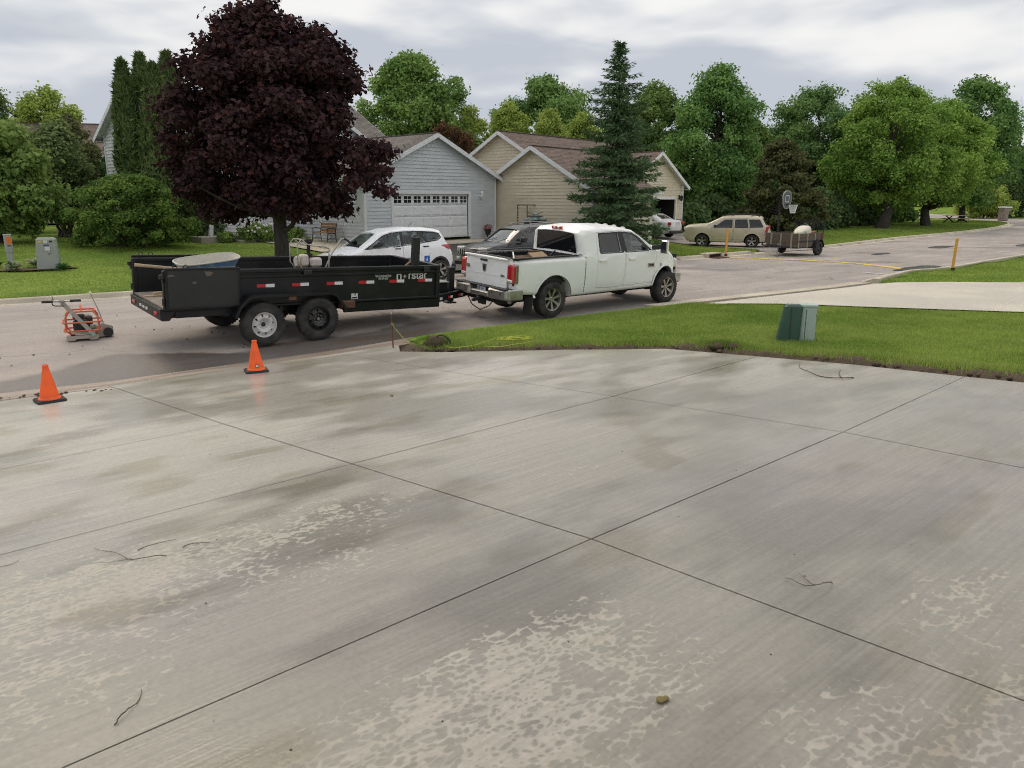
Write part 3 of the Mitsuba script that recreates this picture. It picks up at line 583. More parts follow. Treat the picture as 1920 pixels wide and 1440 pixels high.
# --- small things by the houses
pr('bench_wood', lambda p, n, uv: mix((.30, .17, .09), (.20, .11, .06), noise(p.x*12, p.y*12, p.z*30)), .6)
pr('pot_black', (.02, .02, .022), .5); pr('petal_pink', (.50, .16, .22), .7); pr('petal_violet', (.36, .20, .48), .7); pr('petal_white', (.75, .72, .76), .7); pr('stem_green', (.06, .12, .03), .7)
GHT = PLACE[GH]
def gpt(x, y, z=0): return np.array(GHT.matrix if hasattr(GHT, 'matrix') else GHT)@np.array([x, y, z, 1.0])
def wloc(x, y, z=0):
    c, s = math.cos(.82), math.sin(.82); return (-.92+c*x-s*y, 42.12+s*x+c*y, z)
bx, by, _ = wloc(-9.15, 2.35)
BE = thing('garden_bench', 'black iron garden bench with brown slatted back against the gray siding', 'bench', (bx, by, zat(bx, by)+.06), .82-math.pi/2)
for sx in (-.62, .62):
    fm = MB(); fm.tube([(sx, -.28, 0), (sx, -.22, .42), (sx, -.2, .62)], .022, 6); fm.tube([(sx, .24, 0), (sx, .2, .42), (sx, .3, .88)], .022, 6); fm.tube([(sx, -.27, .62), (sx, 0, .66), (sx, .24, .6)], .022, 6); fm.tube([(sx, -.22, .40), (sx, .2, .40)], .02, 6); fm.tube([(sx, -.25, .14), (sx, 0, .22), (sx, .22, .14)], .015, 6)
    put('iron_side', fm, 'black_metal', BE)
for i in range(5): put('seat_slat', MB().box((0, -.2+.1*i, .43), (1.24, .075, .025), ch=.006), 'bench_wood', BE)
for i in range(3): put('back_slat', MB().box((0, .22+.03*i, .54+.14*i), (1.24, .025, .11), rotx(-.2), ch=.006), 'bench_wood', BE)
def flower_pot(nm, lab, x, y, cols, h, seed, kind):
    X_, Y_, _ = wloc(x, y); t = thing(nm, lab, 'flower pot', (X_, Y_, zat(X_, Y_)+.055))
    put('pot', MB().lathe([(0, 0), (.14, 0), (.15, .03), (.06, .08), (.05, .16), (.13, .24), (.17, h-.06), (.20, h), (.16, h), (.13, h-.06), (0, h-.08)], 16), 'pot_black', t, smooth=30)
    r = np.random.default_rng(seed)
    for col, nn in cols:
        m = MB()
        for i in range(nn):
            d = unit(r.normal(0, 1, 3)*[1, 1, .7]+[0, 0, .45]); c = np.array([0, 0, h+.06])+d*r.uniform(.12, .27)*[1, 1, .75]; s = r.uniform(.02, .042)
            e1 = unit(np.cross(d, [.3, .2, .9])); e2 = np.cross(d, e1)
            for q in range(3): a = r.uniform(0, 6); o = (e1*math.cos(a)+e2*math.sin(a))*s; p_ = (-e1*math.sin(a)+e2*math.cos(a))*s; m.quad(c, c+o+p_*.6, c+o*1.6, c+o-p_*.6)
        put({'stem_green': 'leaves'}.get(col, 'petals'), m, col, t)
    return t
flower_pot('flower_urn', 'black urn of pink flowers right of the garage door', -.98, -.45, [('petal_pink', 130), ('stem_green', 60)], .52, 3, 0)
flower_pot('flower_pot', 'pot of violet and white petunias left of the garage door', -7.5, -.5, [('petal_violet', 80), ('petal_white', 45), ('stem_green', 150)], .55, 4, 1)
pr('bin_blue', (.03, .14, .33), .5)
X_, Y_, _ = wloc(.75, 1.6)
BN = thing('wheeled_bin', 'blue lidded dark bin in the gap between the two houses', 'bin', (X_, Y_, .75), .82)
put('body', MB().add(np.array([[sx*a, sy*a*.9, z] for z, a in ((.08, .25), (1.0, .32)) for sx, sy in ((-1, -1), (1, -1), (1, 1), (-1, 1))]), [[0, 1, 5, 4], [1, 2, 6, 5], [2, 3, 7, 6], [3, 0, 4, 7], [4, 5, 6, 7], [3, 2, 1, 0]]), 'pot_black', BN)
put('lid', MB().box((0, 0, 1.16), (.70, .66, .34), ch=.05), 'bin_blue', BN); put('rim', MB().box((0, 0, .98), (.72, .68, .06), ch=.02), 'trim_white', BN)
for sx in (-.24, .24): put('wheel', MB().lathe([(0, -.03), (.12, -.03), (.12, .03), (0, .03)], 12, M=YZ, off=(sx, .28, .12)), 'black_metal', BN)
# little garden sign and edging stones by the flower bed
# ------------------------------------------------------------------ vehicles
def paint(name, c, dirt=.0, rough=.28, met=0.0):
    def f(p, n, uv):
        d = smoothstep(.95, .25, p.z+.35*fbm(p.x*2, p.y*2, p.z*3, 3))*dirt+.12*dirt*fbm(p.x*5, p.y*5, p.z*5, 3)
        return mix(c, (.30, .265, .20), d)
    pr(name, f, lambda p, n, uv: rough+.3*dirt*smoothstep(.9, .3, p.z), metallic=met, clearcoat=.7, clearcoat_gloss=.92, specular=.5)
paint('paint_white_truck', (.86, .86, .85), .6, .22); paint('paint_white', (.86, .87, .89), .1, .22); paint('paint_dark', (.022, .022, .026), .1, .22); paint('paint_gold', (.58, .515, .395), .35, .3, .25); paint('paint_pearl', (.74, .74, .73), .2)
pr('chrome', (.75, .75, .74), .16, metallic=1.0); pr('chrome_dull', lambda p, n, uv: mix((.42, .41, .39), (.30, .28, .24), fbm(p.x*6, p.y*6, p.z*6, 3)), .28, metallic=1.0)
pr('bumper_chrome', lambda p, n, uv: mix((.52, .51, .49), (.36, .33, .28), smoothstep(.35, .75, fbm(p.x*5, p.y*5, p.z*7, 3))), .38, metallic=.85)
pr('alloy', lambda p, n, uv: mix((.55, .54, .52), (.34, .31, .27), fbm(p.x*9, p.y*9, p.z*9, 3)), .32, metallic=.85)
pr('tyre', lambda p, n, uv: mix((.022, .022, .022), (.060, .054, .047), smoothstep(.35, .8, fbm(p.x*6, p.y*6, p.z*6, 3))), .85, lambda p, n, uv: noise(p.x*60, p.y*60, p.z*60), .003)
pr('plastic_black', (.022, .022, .023), .5); pr('rubber', (.03, .03, .03), .8); pr('underbody', (.018, .017, .016), .9); pr('cabin_dark', (.07, .07, .072), .8); pr('seat_gray', (.19, .19, .195), .85); pr('cabin_light', (.35, .35, .34), .8)
pr('lamp_red', (.42, .012, .018), .12, clearcoat=1.0, specular=.8); pr('lamp_clear', (.62, .60, .56), .1, clearcoat=1.0, specular=.8); pr('lamp_amber', (.6, .25, .03), .2); pr('plate_white', lambda p, n, uv: mix((.55, .62, .70), (.68, .70, .72), noise(p.x*20, p.y*20, p.z*20)), .4); pr('plate_blue', (.10, .14, .24), .5)
def pline(P, step=.0): return np.array(P, float)
pr('glass_privacy', (.010, .011, .013), .06, specular=.7)
class Car:
    """a shell drawn as a side profile (x, z), pushed out to a rounded, tapered width; y < 0 is the side towards the camera"""
    def __init__(s, outline, arches, W, belt, tumble, rnd=.07, bow=(.12, .10), crown=.05, low=.02, mid=.02, res=.075):
        s.out = Polygon(outline).buffer(0); s.W, s.belt, s.tum, s.r, s.bow, s.crown, s.low, s.mid, s.res = W, belt, tumble, rnd, bow, crown, low, mid, res
        s.x0, _, s.x1, s.ztop = s.out.bounds; s.arches = arches
        s.edge = s.out.exterior; shapely.prepare(s.edge)
        body = s.out
        for x, z, r in arches: body = body.difference(Point(x, z).buffer(r, 40)).difference(sbox(x-r, -1, x+r, z))
        s.profile = body if body.geom_type == 'Polygon' else max(body.geoms, key=lambda g: g.area)
    def ext(s, poly, y0=-1.0, y1=1.0):
        """profile polygon -> solid between the fractions y0, y1 of the width"""
        ps = [poly] if poly.geom_type == 'Polygon' else list(poly.geoms); out = m3.Manifold()
        for p in ps:
            k = m3.CrossSection([np.array(q.coords)[:-1] for q in (p.exterior, *p.interiors)], m3.FillRule.EvenOdd)
            m = m3.Manifold.extrude(k, y1-y0, max(1, int((y1-y0)*s.W/.16)))
            out = out+m.transform(np.array([[1, 0, 0, 0], [0, 0, -1.0, y1], [0, 1, 0, 0]]))
        return out
    def half(s, x, z):
        w = np.full(np.shape(x), s.W, float); w = w-s.tum*np.maximum(z-s.belt, 0)-.015*(z > s.belt)
        mz = np.clip((z-.3)/(s.belt-.3), 0, 1); w = w-s.low*(1-mz)**2*1.5-s.mid*np.abs(mz-.6)**1.5
        u = (x-s.x0)/(s.x1-s.x0); w = w*(1-.10*np.clip((.16-u)/.16, 0, 1)**2-.12*np.clip((u-.84)/.16, 0, 1)**2)
        return w
    def warp(s, P):
        P = np.asarray(P, float); x, y, z = P.T; d = shapely.distance(s.edge, shapely.points(x, z)); inside = np.minimum(d, s.r)
        w = s.half(x, z)-(s.r-np.sqrt(np.maximum(0, s.r**2-(s.r-inside)**2)))
        u = (x-s.x0)/(s.x1-s.x0); k = y**2
        x2 = x+s.bow[0]*k*np.clip((.22-u)/.22, 0, 1)-s.bow[1]*k*np.clip((u-.78)/.22, 0, 1)
        z2 = z-s.crown*k*np.clip((z-s.belt+.35)/.5, 0, 1)
        return np.stack([x2, y*w, z2], 1)
    def fin(s, m, res=None): 
        m = m.refine_to_length(res or s.res); k = m.to_mesh(); v = np.array(k.vert_properties[:, :3], float); return trimesh.Trimesh(s.warp(v*np.array([1, 1, 1])), k.tri_verts, process=False)
    def solid(s, poly, y0=-1.0, y1=1.0):
        # extrude in metres of y so that refinement is even, then back to fractions
        return s.ext(poly, y0, y1)
    def sheet(s, poly, yfrac, side=-1, push=.0, step=.12, thick=0.0):
        v, f = tri_fine(poly, step); P = np.c_[v[:, 0], np.full(len(v), side*yfrac), v[:, 1]]; Q = s.warp(P); Q[:, 1] += side*push
        if side > 0: f = f[:, ::-1]
        return trimesh.Trimesh(Q, f, process=False)
    def strip(s, a, b, yf, n=10, push=0.0, ylim=None):
        """a sheet across the car along the profile segment a-b"""
        a, b = np.array(a, float), np.array(b, float); nn = np.array([-(b-a)[1], (b-a)[0]]); nn = nn/np.linalg.norm(nn); nn = nn if nn[1] > 0 else -nn
        ys = np.linspace(-yf, yf, n) if ylim is None else np.linspace(ylim[0], ylim[1], n); ts = np.linspace(0, 1, 4)
        P = np.array([[*(a+(b-a)*t+nn*push)[:1], y, (a+(b-a)*t+nn*push)[1]] for t in ts for y in ys]); Q = s.warp(P)
        i = np.array([[r*n+j, r*n+j+1, (r+1)*n+j+1, (r+1)*n+j] for r in range(3) for j in range(n-1)])
        return MB().add(Q, i)
def fr_scale(m, W): return m.scale((1, W, 1)).refine_to_length
def seg_band(a, b, ins, th):
    """a band round the segment a-b of a profile, its ends drawn in"""
    a, b = np.array(a, float), np.array(b, float); d = unit(b-a); a2, b2 = a+d*ins, b-d*ins; n = np.array([-d[1], d[0]])*th
    return Polygon([a2+n, b2+n, b2-n, a2-n])
def build_body(t, car, mat, cabin, windows, ws=None, back=None, doors=(), side_dims=(-1,), bed=None, gmat='glass_tint', door_names='door', extra=()):
    """shell with openings, doors cut out as parts of their own, panes, returns nothing"""
    y = car.W
    M = car.ext(car.profile)
    M = M-car.ext(cabin, -.90, .90)
    if bed is not None: M = M-car.ext(bed, -.90, .90)
    for poly, side, g in windows:
        for sd in ((-1, 1) if side == 0 else (side,)):
            a, b = (.70, 1.2) if sd > 0 else (-1.2, -.70)
            M = M-car.ext(poly, a, b)
    for seg in (ws, back):
        if seg: M = M-car.ext(seg_band(seg[0], seg[1], seg[2], .10), -seg[3], seg[3])
    for poly, side in doors:
        for sd in ((-1, 1) if side == 0 else (side,)):
            a, b = (.86, 1.3) if sd > 0 else (-1.3, -.86)
            P = M ^ car.ext(poly.buffer(-.011), a, b); M = M-car.ext(poly, a, b)
            put(door_names, car.fin(P, .11), mat, t, smooth=32)
    put('body', car.fin(M), mat, t, smooth=32)
    for poly, side, g in windows:
        for sd in ((-1, 1) if side == 0 else (side,)): put('window', car.sheet(poly.buffer(.012), .985, sd, -.012), g, t, smooth=True)
    if ws: put('windscreen', car.strip(np.array(ws[0])+unit(np.subtract(ws[1], ws[0]))*(ws[2]-.02), np.array(ws[1])-unit(np.subtract(ws[1], ws[0]))*(ws[2]-.02), ws[3]+.01, push=-.03), ws[4], t, smooth=True)
    if back: put('rear_window', car.strip(np.array(back[0])+unit(np.subtract(back[1], back[0]))*(back[2]-.02), np.array(back[1])-unit(np.subtract(back[1], back[0]))*(back[2]-.02), back[3]+.01, push=-.03), back[4], t, smooth=True)
def wheel(t, x, y, R, w, rim, spokes=5, mat='alloy', side=-1, style='spoke', name='wheel', tread=True, z=None, lean=0):
    """part 'wheel' (tyre) with sub-parts rim, hub, nuts; its outer face looks to side*y"""
    z = R if z is None else z; Mx = np.array([[1, 0, 0], [0, 0, side], [0, 1, 0.0]]) if side > 0 else np.array([[1, 0, 0], [0, 0, -1], [0, 1, 0.0]])
    off = (x, y, z)
    prof = [(rim*.98, -w*.42), (rim+.015, -w*.5), (R*.80, -w*.53), (R*.93, -w*.50), (R*.985, -w*.41), (R, -w*.25), (R, w*.25), (R*.985, w*.41), (R*.93, w*.50), (R*.80, w*.53), (rim+.03, w*.51), (rim+.012, w*.49), (rim*.98, w*.40)]
    m = MB().lathe(prof, 44, M=Mx, off=off, close=False)
    if tread:
        for i in range(40):
            a = i/40*2*np.pi
            for k, (o, ww) in enumerate(((-.34, .20), (0, .18), (.34, .20))):
                aa = a+(.08 if k == 1 else 0); c = np.array([math.cos(aa)*(R-.002), math.sin(aa)*(R-.002), o*w]); B = np.stack([[math.cos(aa), math.sin(aa), 0], [-math.sin(aa), math.cos(aa), 0], [0, 0, 1]], 1)
                m.add((MB().box((0, 0, 0), (.018, R*.105, ww*w), B).v[0]+c)@Mx.T+np.array(off), _BF)
    k = put(name, m, 'tyre', t, smooth=40)
    f = w*.36                                                    # face of the rim
    rm = MB().lathe([(rim*.985, w*.46), (rim*1.0, w*.49), (rim*.955, w*.475), (rim*.90, f-.01), (rim*.88, -w*.1), (rim*.95, -w*.42)], 40, M=Mx, off=off)
    if style == 'spoke':
        for i in range(spokes):
            a = 2*np.pi*i/spokes+.3+lean; ca, sa = math.cos(a), math.sin(a); q = 2*np.pi/spokes
            def pt(r, da, zz): return [r*math.cos(a+da), r*math.sin(a+da), zz]
            w0, w1 = .30*q, .17*q
            v = np.array([pt(rim*.2, -w0*1.2, f*.78), pt(rim*.2, w0*1.2, f*.78), pt(rim*.93, w1, f+.004), pt(rim*.93, -w1, f+.004), pt(rim*.2, -w0*1.2, f*.3), pt(rim*.2, w0*1.2, f*.3), pt(rim*.93, w1, f-.05), pt(rim*.93, -w1, f-.05)])
            rm.add(v@Mx.T+np.array(off), [[0, 1, 2], [0, 2, 3], [0, 4, 5], [0, 5, 1], [3, 2, 6], [3, 6, 7], [1, 5, 6], [1, 6, 2], [0, 3, 7], [0, 7, 4]])
        rm.lathe([(0, f*.95), (rim*.13, f*.95), (rim*.2, f*.8), (rim*.26, f*.6), (rim*.26, f*.2)], 20, M=Mx, off=off)
    else:                                                        # steel disc with slots round a bolt circle
        h = m3.CrossSection.circle(rim*.9, 48)
        for i in range(8):
            a = 2*np.pi*i/8+.2; sl = m3.CrossSection([np.array([[rim*.60, -rim*.035], [rim*.80, -rim*.11], [rim*.84, rim*.02], [rim*.66, rim*.06]])]).rotate(math.degrees(a)); h = h-sl
        h = h-m3.CrossSection.circle(rim*.17, 24); dm = m3.Manifold.extrude(h, .02, 1).refine_to_length(.05).to_mesh(); v = np.array(dm.vert_properties[:, :3], float); rr = np.hypot(v[:, 0], v[:, 1])/rim
        v[:, 2] += f*.45+.05*np.exp(-((rr-.58)/.16)**2)-.03*np.clip(.4-rr, 0, 1)*2; rm.add(v@Mx.T+np.array(off), dm.tri_verts)
    put('rim', rm, mat, k, smooth=30)
    put('brake_disc', MB().lathe([(0, -.01), (rim*.86, -.01), (rim*.86, -.05), (0, -.05)], 28, M=Mx, off=off), 'underbody', k)
    nb = MB()
    for i in range(8 if style != 'spoke' else 5):
        a = 2*np.pi*i/(8 if style != 'spoke' else 5); nb.lathe([(.013, -.01), (.013, .03), (0, .034)], 6, M=Mx, off=np.array(off)+np.array([math.cos(a)*rim*(.33 if style != 'spoke' else .17), math.sin(a)*rim*(.33 if style != 'spoke' else .17), f*.42+(.0 if style != 'spoke' else f*.4)])@Mx.T)
    put('wheel_nuts', nb, 'chrome_dull', k, stuff=True)
    if style != 'spoke': put('hub', MB().lathe([(rim*.17, f*.2), (rim*.165, f*.75), (rim*.12, f*.95), (0, f*.97)], 18, M=Mx, off=off), 'black_metal' if mat != 'steel_black' else 'chrome_dull', k, smooth=30)
    return k
def seats(t, xs, ys, zb, h=.62, w=.44):
    for x in xs:
        for y in ys:
            k = put('seat', MB().box((x+.02, y, zb), (.13, w, h), roty(-.18), ch=.05), 'seat_gray', t, smooth=30)
            put('headrest', MB().box((x+.10, y, zb+h/2+.09), (.09, .26, .18), roty(-.1), ch=.04), 'seat_gray', k, smooth=30)
def pose(o, h, half, z=0.0, roll=0.0):
    return T().translate([o[0]-math.sin(h)*half, o[1]+math.cos(h)*half, z]).rotate([0, 0, 1], math.degrees(h))
# --- white crew-cab pickup, nose to the right
PT = thing('pickup_truck', 'white four-door pickup with chrome bumper hitched to the black dump trailer', 'pickup truck', tw=T().translate([.304, 18.681, .047]).rotate([0, 0, 1], math.degrees(.705)).rotate([1, 0, 0], 2.8).rotate([0, 1, 0], .25)); XMAP[PT] = (.02, 1.083, .006)
HB = .965
out = [(-1.13, .60), (-1.17, 1.36), (-1.15, 1.43), (.90, 1.415), (.84, 1.94), (.96, 2.03), (1.5, 2.075), (2.2, 2.06), (2.55, 2.00), (2.78, 1.88), (3.26, 1.56), (3.55, 1.545), (4.05, 1.45), (4.30, 1.31), (4.42, 1.14), (4.45, .62), (4.2, .56), (3.4, .47), (.5, .44), (-.5, .56)]
pk = Car(out, [(.03, .46, .545), (3.85, .47, .545)], HB, 1.42, .20, rnd=.085, bow=(.05, .30), crown=.045, low=.035, mid=.06, res=.07)
cab = Polygon([(1.0, 1.25), (.93, 1.9), (1.02, 1.97), (2.2, 1.995), (2.5, 1.945), (2.74, 1.82), (3.15, 1.54), (3.15, 1.25)])
bed = Polygon([(-1.08, .80), (-1.08, 2.0), (.82, 2.0), (.82, .80)])
w1 = Polygon([(1.44, 1.47), (1.42, 1.93), (2.03, 1.945), (2.13, 1.47)]).buffer(-.03).buffer(.03)
w2 = Polygon([(2.31, 1.47), (2.19, 1.945), (2.50, 1.92), (2.70, 1.83), (3.08, 1.50), (3.06, 1.47)]).buffer(-.03).buffer(.03)
d1 = Polygon([(1.34, .60), (1.33, 1.97), (2.08, 2.0), (2.26, 1.42), (2.24, .58), (1.6, .57)]); d2 = Polygon([(2.26, .58), (2.28, 1.42), (2.10, 2.0), (2.50, 1.965), (2.72, 1.87), (3.32, 1.46), (3.37, 1.3), (3.28, .6)])
build_body(PT, pk, 'paint_white_truck', cab, [(w1, 0, 'glass_privacy'), (w2, 0, 'glass_tint')], ws=((3.24, 1.575), (2.60, 1.985), .05, .80, 'glass_tint'), back=((.895, 1.46), (.845, 1.93), .02, .78, 'glass_privacy'), doors=[(d1, -1), (d2, -1)], bed=bed)
put('window_frame', pk.sheet(Polygon([(1.40, 1.44), (1.38, 1.965), (2.10, 1.985), (2.5, 1.955), (2.74, 1.84), (3.16, 1.50), (3.14, 1.44)]).buffer(-.01).difference(w1.buffer(-.004)).difference(w2.buffer(-.004)), 1.0, -1, .003), 'plastic_black', PT)
put('cabin_floor', MB().box((2.05, 0, 1.2), (2.3, 1.5, .08)).box((1.1, 0, 1.5), (.1, 1.4, .5)), 'cabin_dark', PT); seats(PT, (1.75, 2.65), (-.42, .42), 1.42, .55)
put('dashboard', MB().box((3.0, 0, 1.36), (.45, 1.5, .25), ch=.06), 'cabin_dark', PT)
put('steering_wheel', MB().tube([(2.85+.06*math.sin(a)*.4, .42+.19*math.cos(a), 1.50+.19*math.sin(a)) for a in np.linspace(0, 2*np.pi, 18)], .015, 6), 'cabin_dark', PT)
pr('bed_liner', (.018, .019, .022), .6)
bl = MB()
for y in (-.845, .845): bl.box((-.13, y, 1.10), (1.88, .012, .60))
bl.box((-.13, 0, .83), (1.86, 1.66, .02)); bl.box((.80, 0, 1.11), (.012, 1.66, .6)); bl.box((-1.06, 0, 1.11), (.012, 1.66, .6)); put('bed_liner', bl, 'bed_liner', PT)
for sy in (-1, 1): put('bed_rail_cap', MB().box((-.14, sy*.885, 1.42), (2.02, .085, .02), ch=.008), 'plastic_black', PT)
put('tailgate_cap', MB().box((-1.125, 0, 1.428), (.07, 1.64, .022), ch=.008), 'plastic_black', PT)
# rear: tailgate seams, handle, badge
X0 = -1.17
def rear(z): return -1.13-.04*(z-.6)/.76
tg = MB().box((rear(1.05)-.004, 0, 1.02), (.02, 1.50, .66), roty(.052), ch=.012)
TG = put('tailgate', tg, 'paint_white_truck', PT)
put('crease', MB().box((rear(.98)-.02, 0, .985), (.012, 1.46, .012), ch=.004), 'soffit', TG); put('lip', MB().box((rear(1.36)-.012, 0, 1.385), (.05, 1.54, .05), ch=.018), 'paint_white_truck', TG, smooth=30)
put('handle', MB().box((rear(1.3)-.022, .06, 1.305), (.02, .24, .05), ch=.012), 'plastic_black', TG)
sh = Polygon([(-.062, .085), (.062, .085), (.060, -.01), (.035, -.07), (0, -.095), (-.035, -.07), (-.060, -.01)])
RY = np.array([[0, 0, -1.0], [-1, 0, 0], [0, 1, 0]])                       # plan drawing -> rear face (reads from behind)
EM = put('emblem', MB().prism(sh, 0, .014, RY, (rear(1.12)-.012, .05, 1.13)), 'chrome_dull', TG)
hd = MB()
for s_ in (-1, 1):
    a = np.linspace(-.4, 4.2, 14); hd.tube([(rear(1.12)-.028, .05+s_*(.022+.016*math.cos(q)+.004*q), 1.155+.018*math.sin(q)-.006*q) for q in a], np.linspace(.010, .004, 14), 6)
hd.add(np.array([(rear(1.1)-.03, .05+y, 1.13+z) for y, z in ((-.016, .04), (.016, .04), (.018, .0), (.008, -.06), (-.008, -.06), (-.018, .0))]), [[0, 1, 2], [0, 2, 5], [5, 2, 3], [5, 3, 4]]); put('horned_head', hd, 'plastic_black', EM)
put('badge', letters('4X4', .055, RY, (rear(.98)-.022, -.53, .985), .006, True), 'plastic_black', TG)
put('oval_badge', MB().prism(Point(0, 0).buffer(.05), 0, .01, RY@np.diag([1.25, .9, 1]), (rear(1.12)-.014, .66, 1.12)), 'chrome_dull', TG)
for sy in (-1, 1):
    lk = put('tail_lamp', MB().box((-1.095, sy*.855, 1.075), (.16, .20, .41), ch=.05), 'lamp_red', PT, smooth=30)
    put('reversing_lens', MB().box((-1.112, sy*.85, .925), (.15, .165, .075), ch=.02), 'lamp_clear', lk, smooth=30)
    put('lamp_bezel', MB().box((-1.045, sy*.855, 1.075), (.10, .212, .44), ch=.03), 'chrome_dull', lk, smooth=30)
bp = MB()
for sy in (-1, 1): bp.box((-1.25, sy*.63, .62), (.22, .62, .25), rotz(-sy*.10), ch=.05); bp.box((-1.08, sy*.945, .62), (.40, .09, .24), ch=.04)
bp.box((-1.25, 0, .565), (.21, .66, .13), ch=.03)
BP = put('rear_bumper', bp, 'bumper_chrome', PT, smooth=30)
put('step_pad', MB().box((-1.24, 0, .745), (.21, 1.86, .014), ch=.004), 'plastic_black', BP)
put('plate_recess', MB().box((-1.20, 0, .69), (.16, .62, .13)), 'plastic_black', BP)
PL = put('licence_plate', MB().box((-1.302, -.02, .665), (.012, .31, .155), ch=.004), 'plate_white', BP)
put('plate_text', letters('BEK 045', .062, RY, (-1.309, .125, .635), .003, True, width=.26), 'plate_blue', PL); put('plate_band', MB().box((-1.309, -.02, .729), (.004, .30, .022)), 'plate_blue', PL)
for y in (-.5, -.78, .5, .78): put('parking_sensor', MB().lathe([(.022, 0), (.022, .008), (0, .01)], 12, M=RY, off=(-1.365, y, .64)), 'plastic_black', BP)
put('tow_receiver', MB().box((-1.22, 0, .44), (.34, .10, .10), ch=.01).box((-1.42, 0, .42), (.22, .07, .07), ch=.01).box((-1.02, 0, .47), (.08, 1.2, .1)), 'black_metal', PT)
put('exhaust', MB().tube([(-.4, -.55, .44), (-.85, -.6, .44), (-1.02, -.68, .42)], .055, 12), 'chrome_dull', PT)
# under, flares, steps
put('underbody', MB().box((1.6, 0, .56), (5.6, 1.25, .36)).box((3.95, 0, .8), (1.05, 1.2, .9)).box((.03, 0, .62), (1.2, 1.3, .4)).box((2.0, 0, .50), (2.6, 1.55, .10)), 'underbody', PT)
put('rear_axle', MB().tube([(.03, -.7, .42), (.03, .7, .42)], .06, 10).lathe([(0, -.17), (.14, -.12), (.16, 0), (.14, .12), (0, .17)], 14, off=(.03, 0, .42)), 'underbody', PT)
for xx, zz in ((.03, .46), (3.85, .47)):
    fl_ = Point(xx, zz).buffer(.60, 40).difference(Point(xx, zz).buffer(.54, 40)).intersection(sbox(xx-1, .50, xx+1, 2))
    for sd in (-1, 1):
        A = pk.sheet(fl_, 1.0, sd, .022, .08); put('wheel_flare', A, 'paint_white_truck', PT, smooth=30)
        put('arch_lip', pk.sheet(Point(xx, zz).buffer(.557, 40).difference(Point(xx, zz).buffer(.53, 40)).intersection(sbox(xx-1, .50, xx+1, 2)), 1.0, sd, .015, .08), 'plastic_black', PT)
put('mud_flap', MB().box((-.62, -.84, .32), (.02, .30, .42), roty(.08), ch=.006), 'rubber', PT); put('mud_flap', MB().box((-.62, .84, .32), (.02, .30, .42), roty(.08), ch=.006), 'rubber', PT)
for xx in (.052, 4.275):
    for sd in (-1, 1): wheel(PT, xx, sd*.80, .42, .275, .262, 7, 'alloy', sd)
for zx in (1.48, 2.44):
    hk = put('door_handle', MB().box((zx+.02, -HB-.022, 1.255), (.22, .025, .045), ch=.012).box((zx-.07, -HB-.01, 1.255), (.04, .03, .04)).box((zx+.11, -HB-.01, 1.255), (.04, .03, .04)), 'chrome', PT, smooth=30)
for sd in (-1, 1):
    mk = put('tow_mirror', MB().box((3.33, sd*1.20, 1.535), (.10, .20, .34), ch=.04), 'chrome', PT, smooth=30)
    put('mirror_arm', MB().bar((3.20, sd*.90, 1.50), (3.32, sd*1.12, 1.53), .05, .12, ch=.015), 'plastic_black', mk); put('mirror_glass', MB().box((3.276, sd*1.20, 1.535), (.012, .17, .30), ch=.005), 'pane_dark', mk)
for y in np.linspace(-.62, .62, 5): put('roof_marker_lamp', MB().lathe([(.06, 0), (.055, .025), (.03, .045), (0, .05)], 12, M=np.diag([1.3, .8, 1]), off=(2.42-.03*abs(y), y, 2.015-.04*(y/.7)**2)), 'lamp_clear', PT, smooth=True)
HL = put('brake_lamp', MB().box((.868, 0, 2.0), (.05, .36, .075), ch=.015), 'lamp_red', PT)
for y in (-.07, .07): put('lens', MB().box((.848, y, 2.0), (.03, .07, .05), ch=.01), 'lamp_clear', HL)
for y in (-.19, .19): put('sliding_window_frame', MB().box((.852, y, 1.68), (.012, .02, .40), roty(-.105)), 'plastic_black', PT)
put('window_decal', letters('Big Buck', .075, RY@np.diag([1, 1, 1]), (.862, -.42, 1.51), .003, False, width=.26), 'trim_white', PT)
put('door_badge', MB().box((3.14, -HB-.004, 1.06), (.22, .012, .11), ch=.01), 'chrome_dull', PT)
put('badge_text', letters('2500', .05, XZ, (3.06, -HB-.018, 1.038), .006, True), 'plastic_black', PT)
put('fender_badge', letters('C', .06, XZ, (3.46, -HB-.004, 1.03), .006, True), 'black_metal', PT)
put('bed_gap', pk.sheet(Polygon([(.955, .52), (.945, 1.40), (.965, 1.40), (.975, .52)]), 1.0, -1, .002, .2), 'plastic_black', PT)
put('body_moulding', pk.sheet(sbox(.62, .655, 3.3, .672), 1.0, -1, .006, .2), 'paint_white_truck', PT)
put('front_bumper', MB().box((4.37, 0, .68), (.24, 1.15, .30), ch=.06).box((4.27, -.74, .68), (.22, .46, .30), rotz(-.42), ch=.06).box((4.27, .74, .68), (.22, .46, .30), rotz(.42), ch=.06), 'bumper_chrome', PT, smooth=30)
put('grille', MB().box((4.33, 0, 1.05), (.10, 1.0, .36), ch=.03), 'chrome', PT)
for sd in (-1, 1): put('headlamp', MB().box((4.15, sd*.72, 1.06), (.20, .32, .24), rotz(sd*.40), ch=.05), 'lamp_clear', PT, smooth=30)
put('antenna', MB().tube([(3.45, -.84, 1.5), (3.43, -.84, 2.0)], .004, 5), 'black_metal', PT)
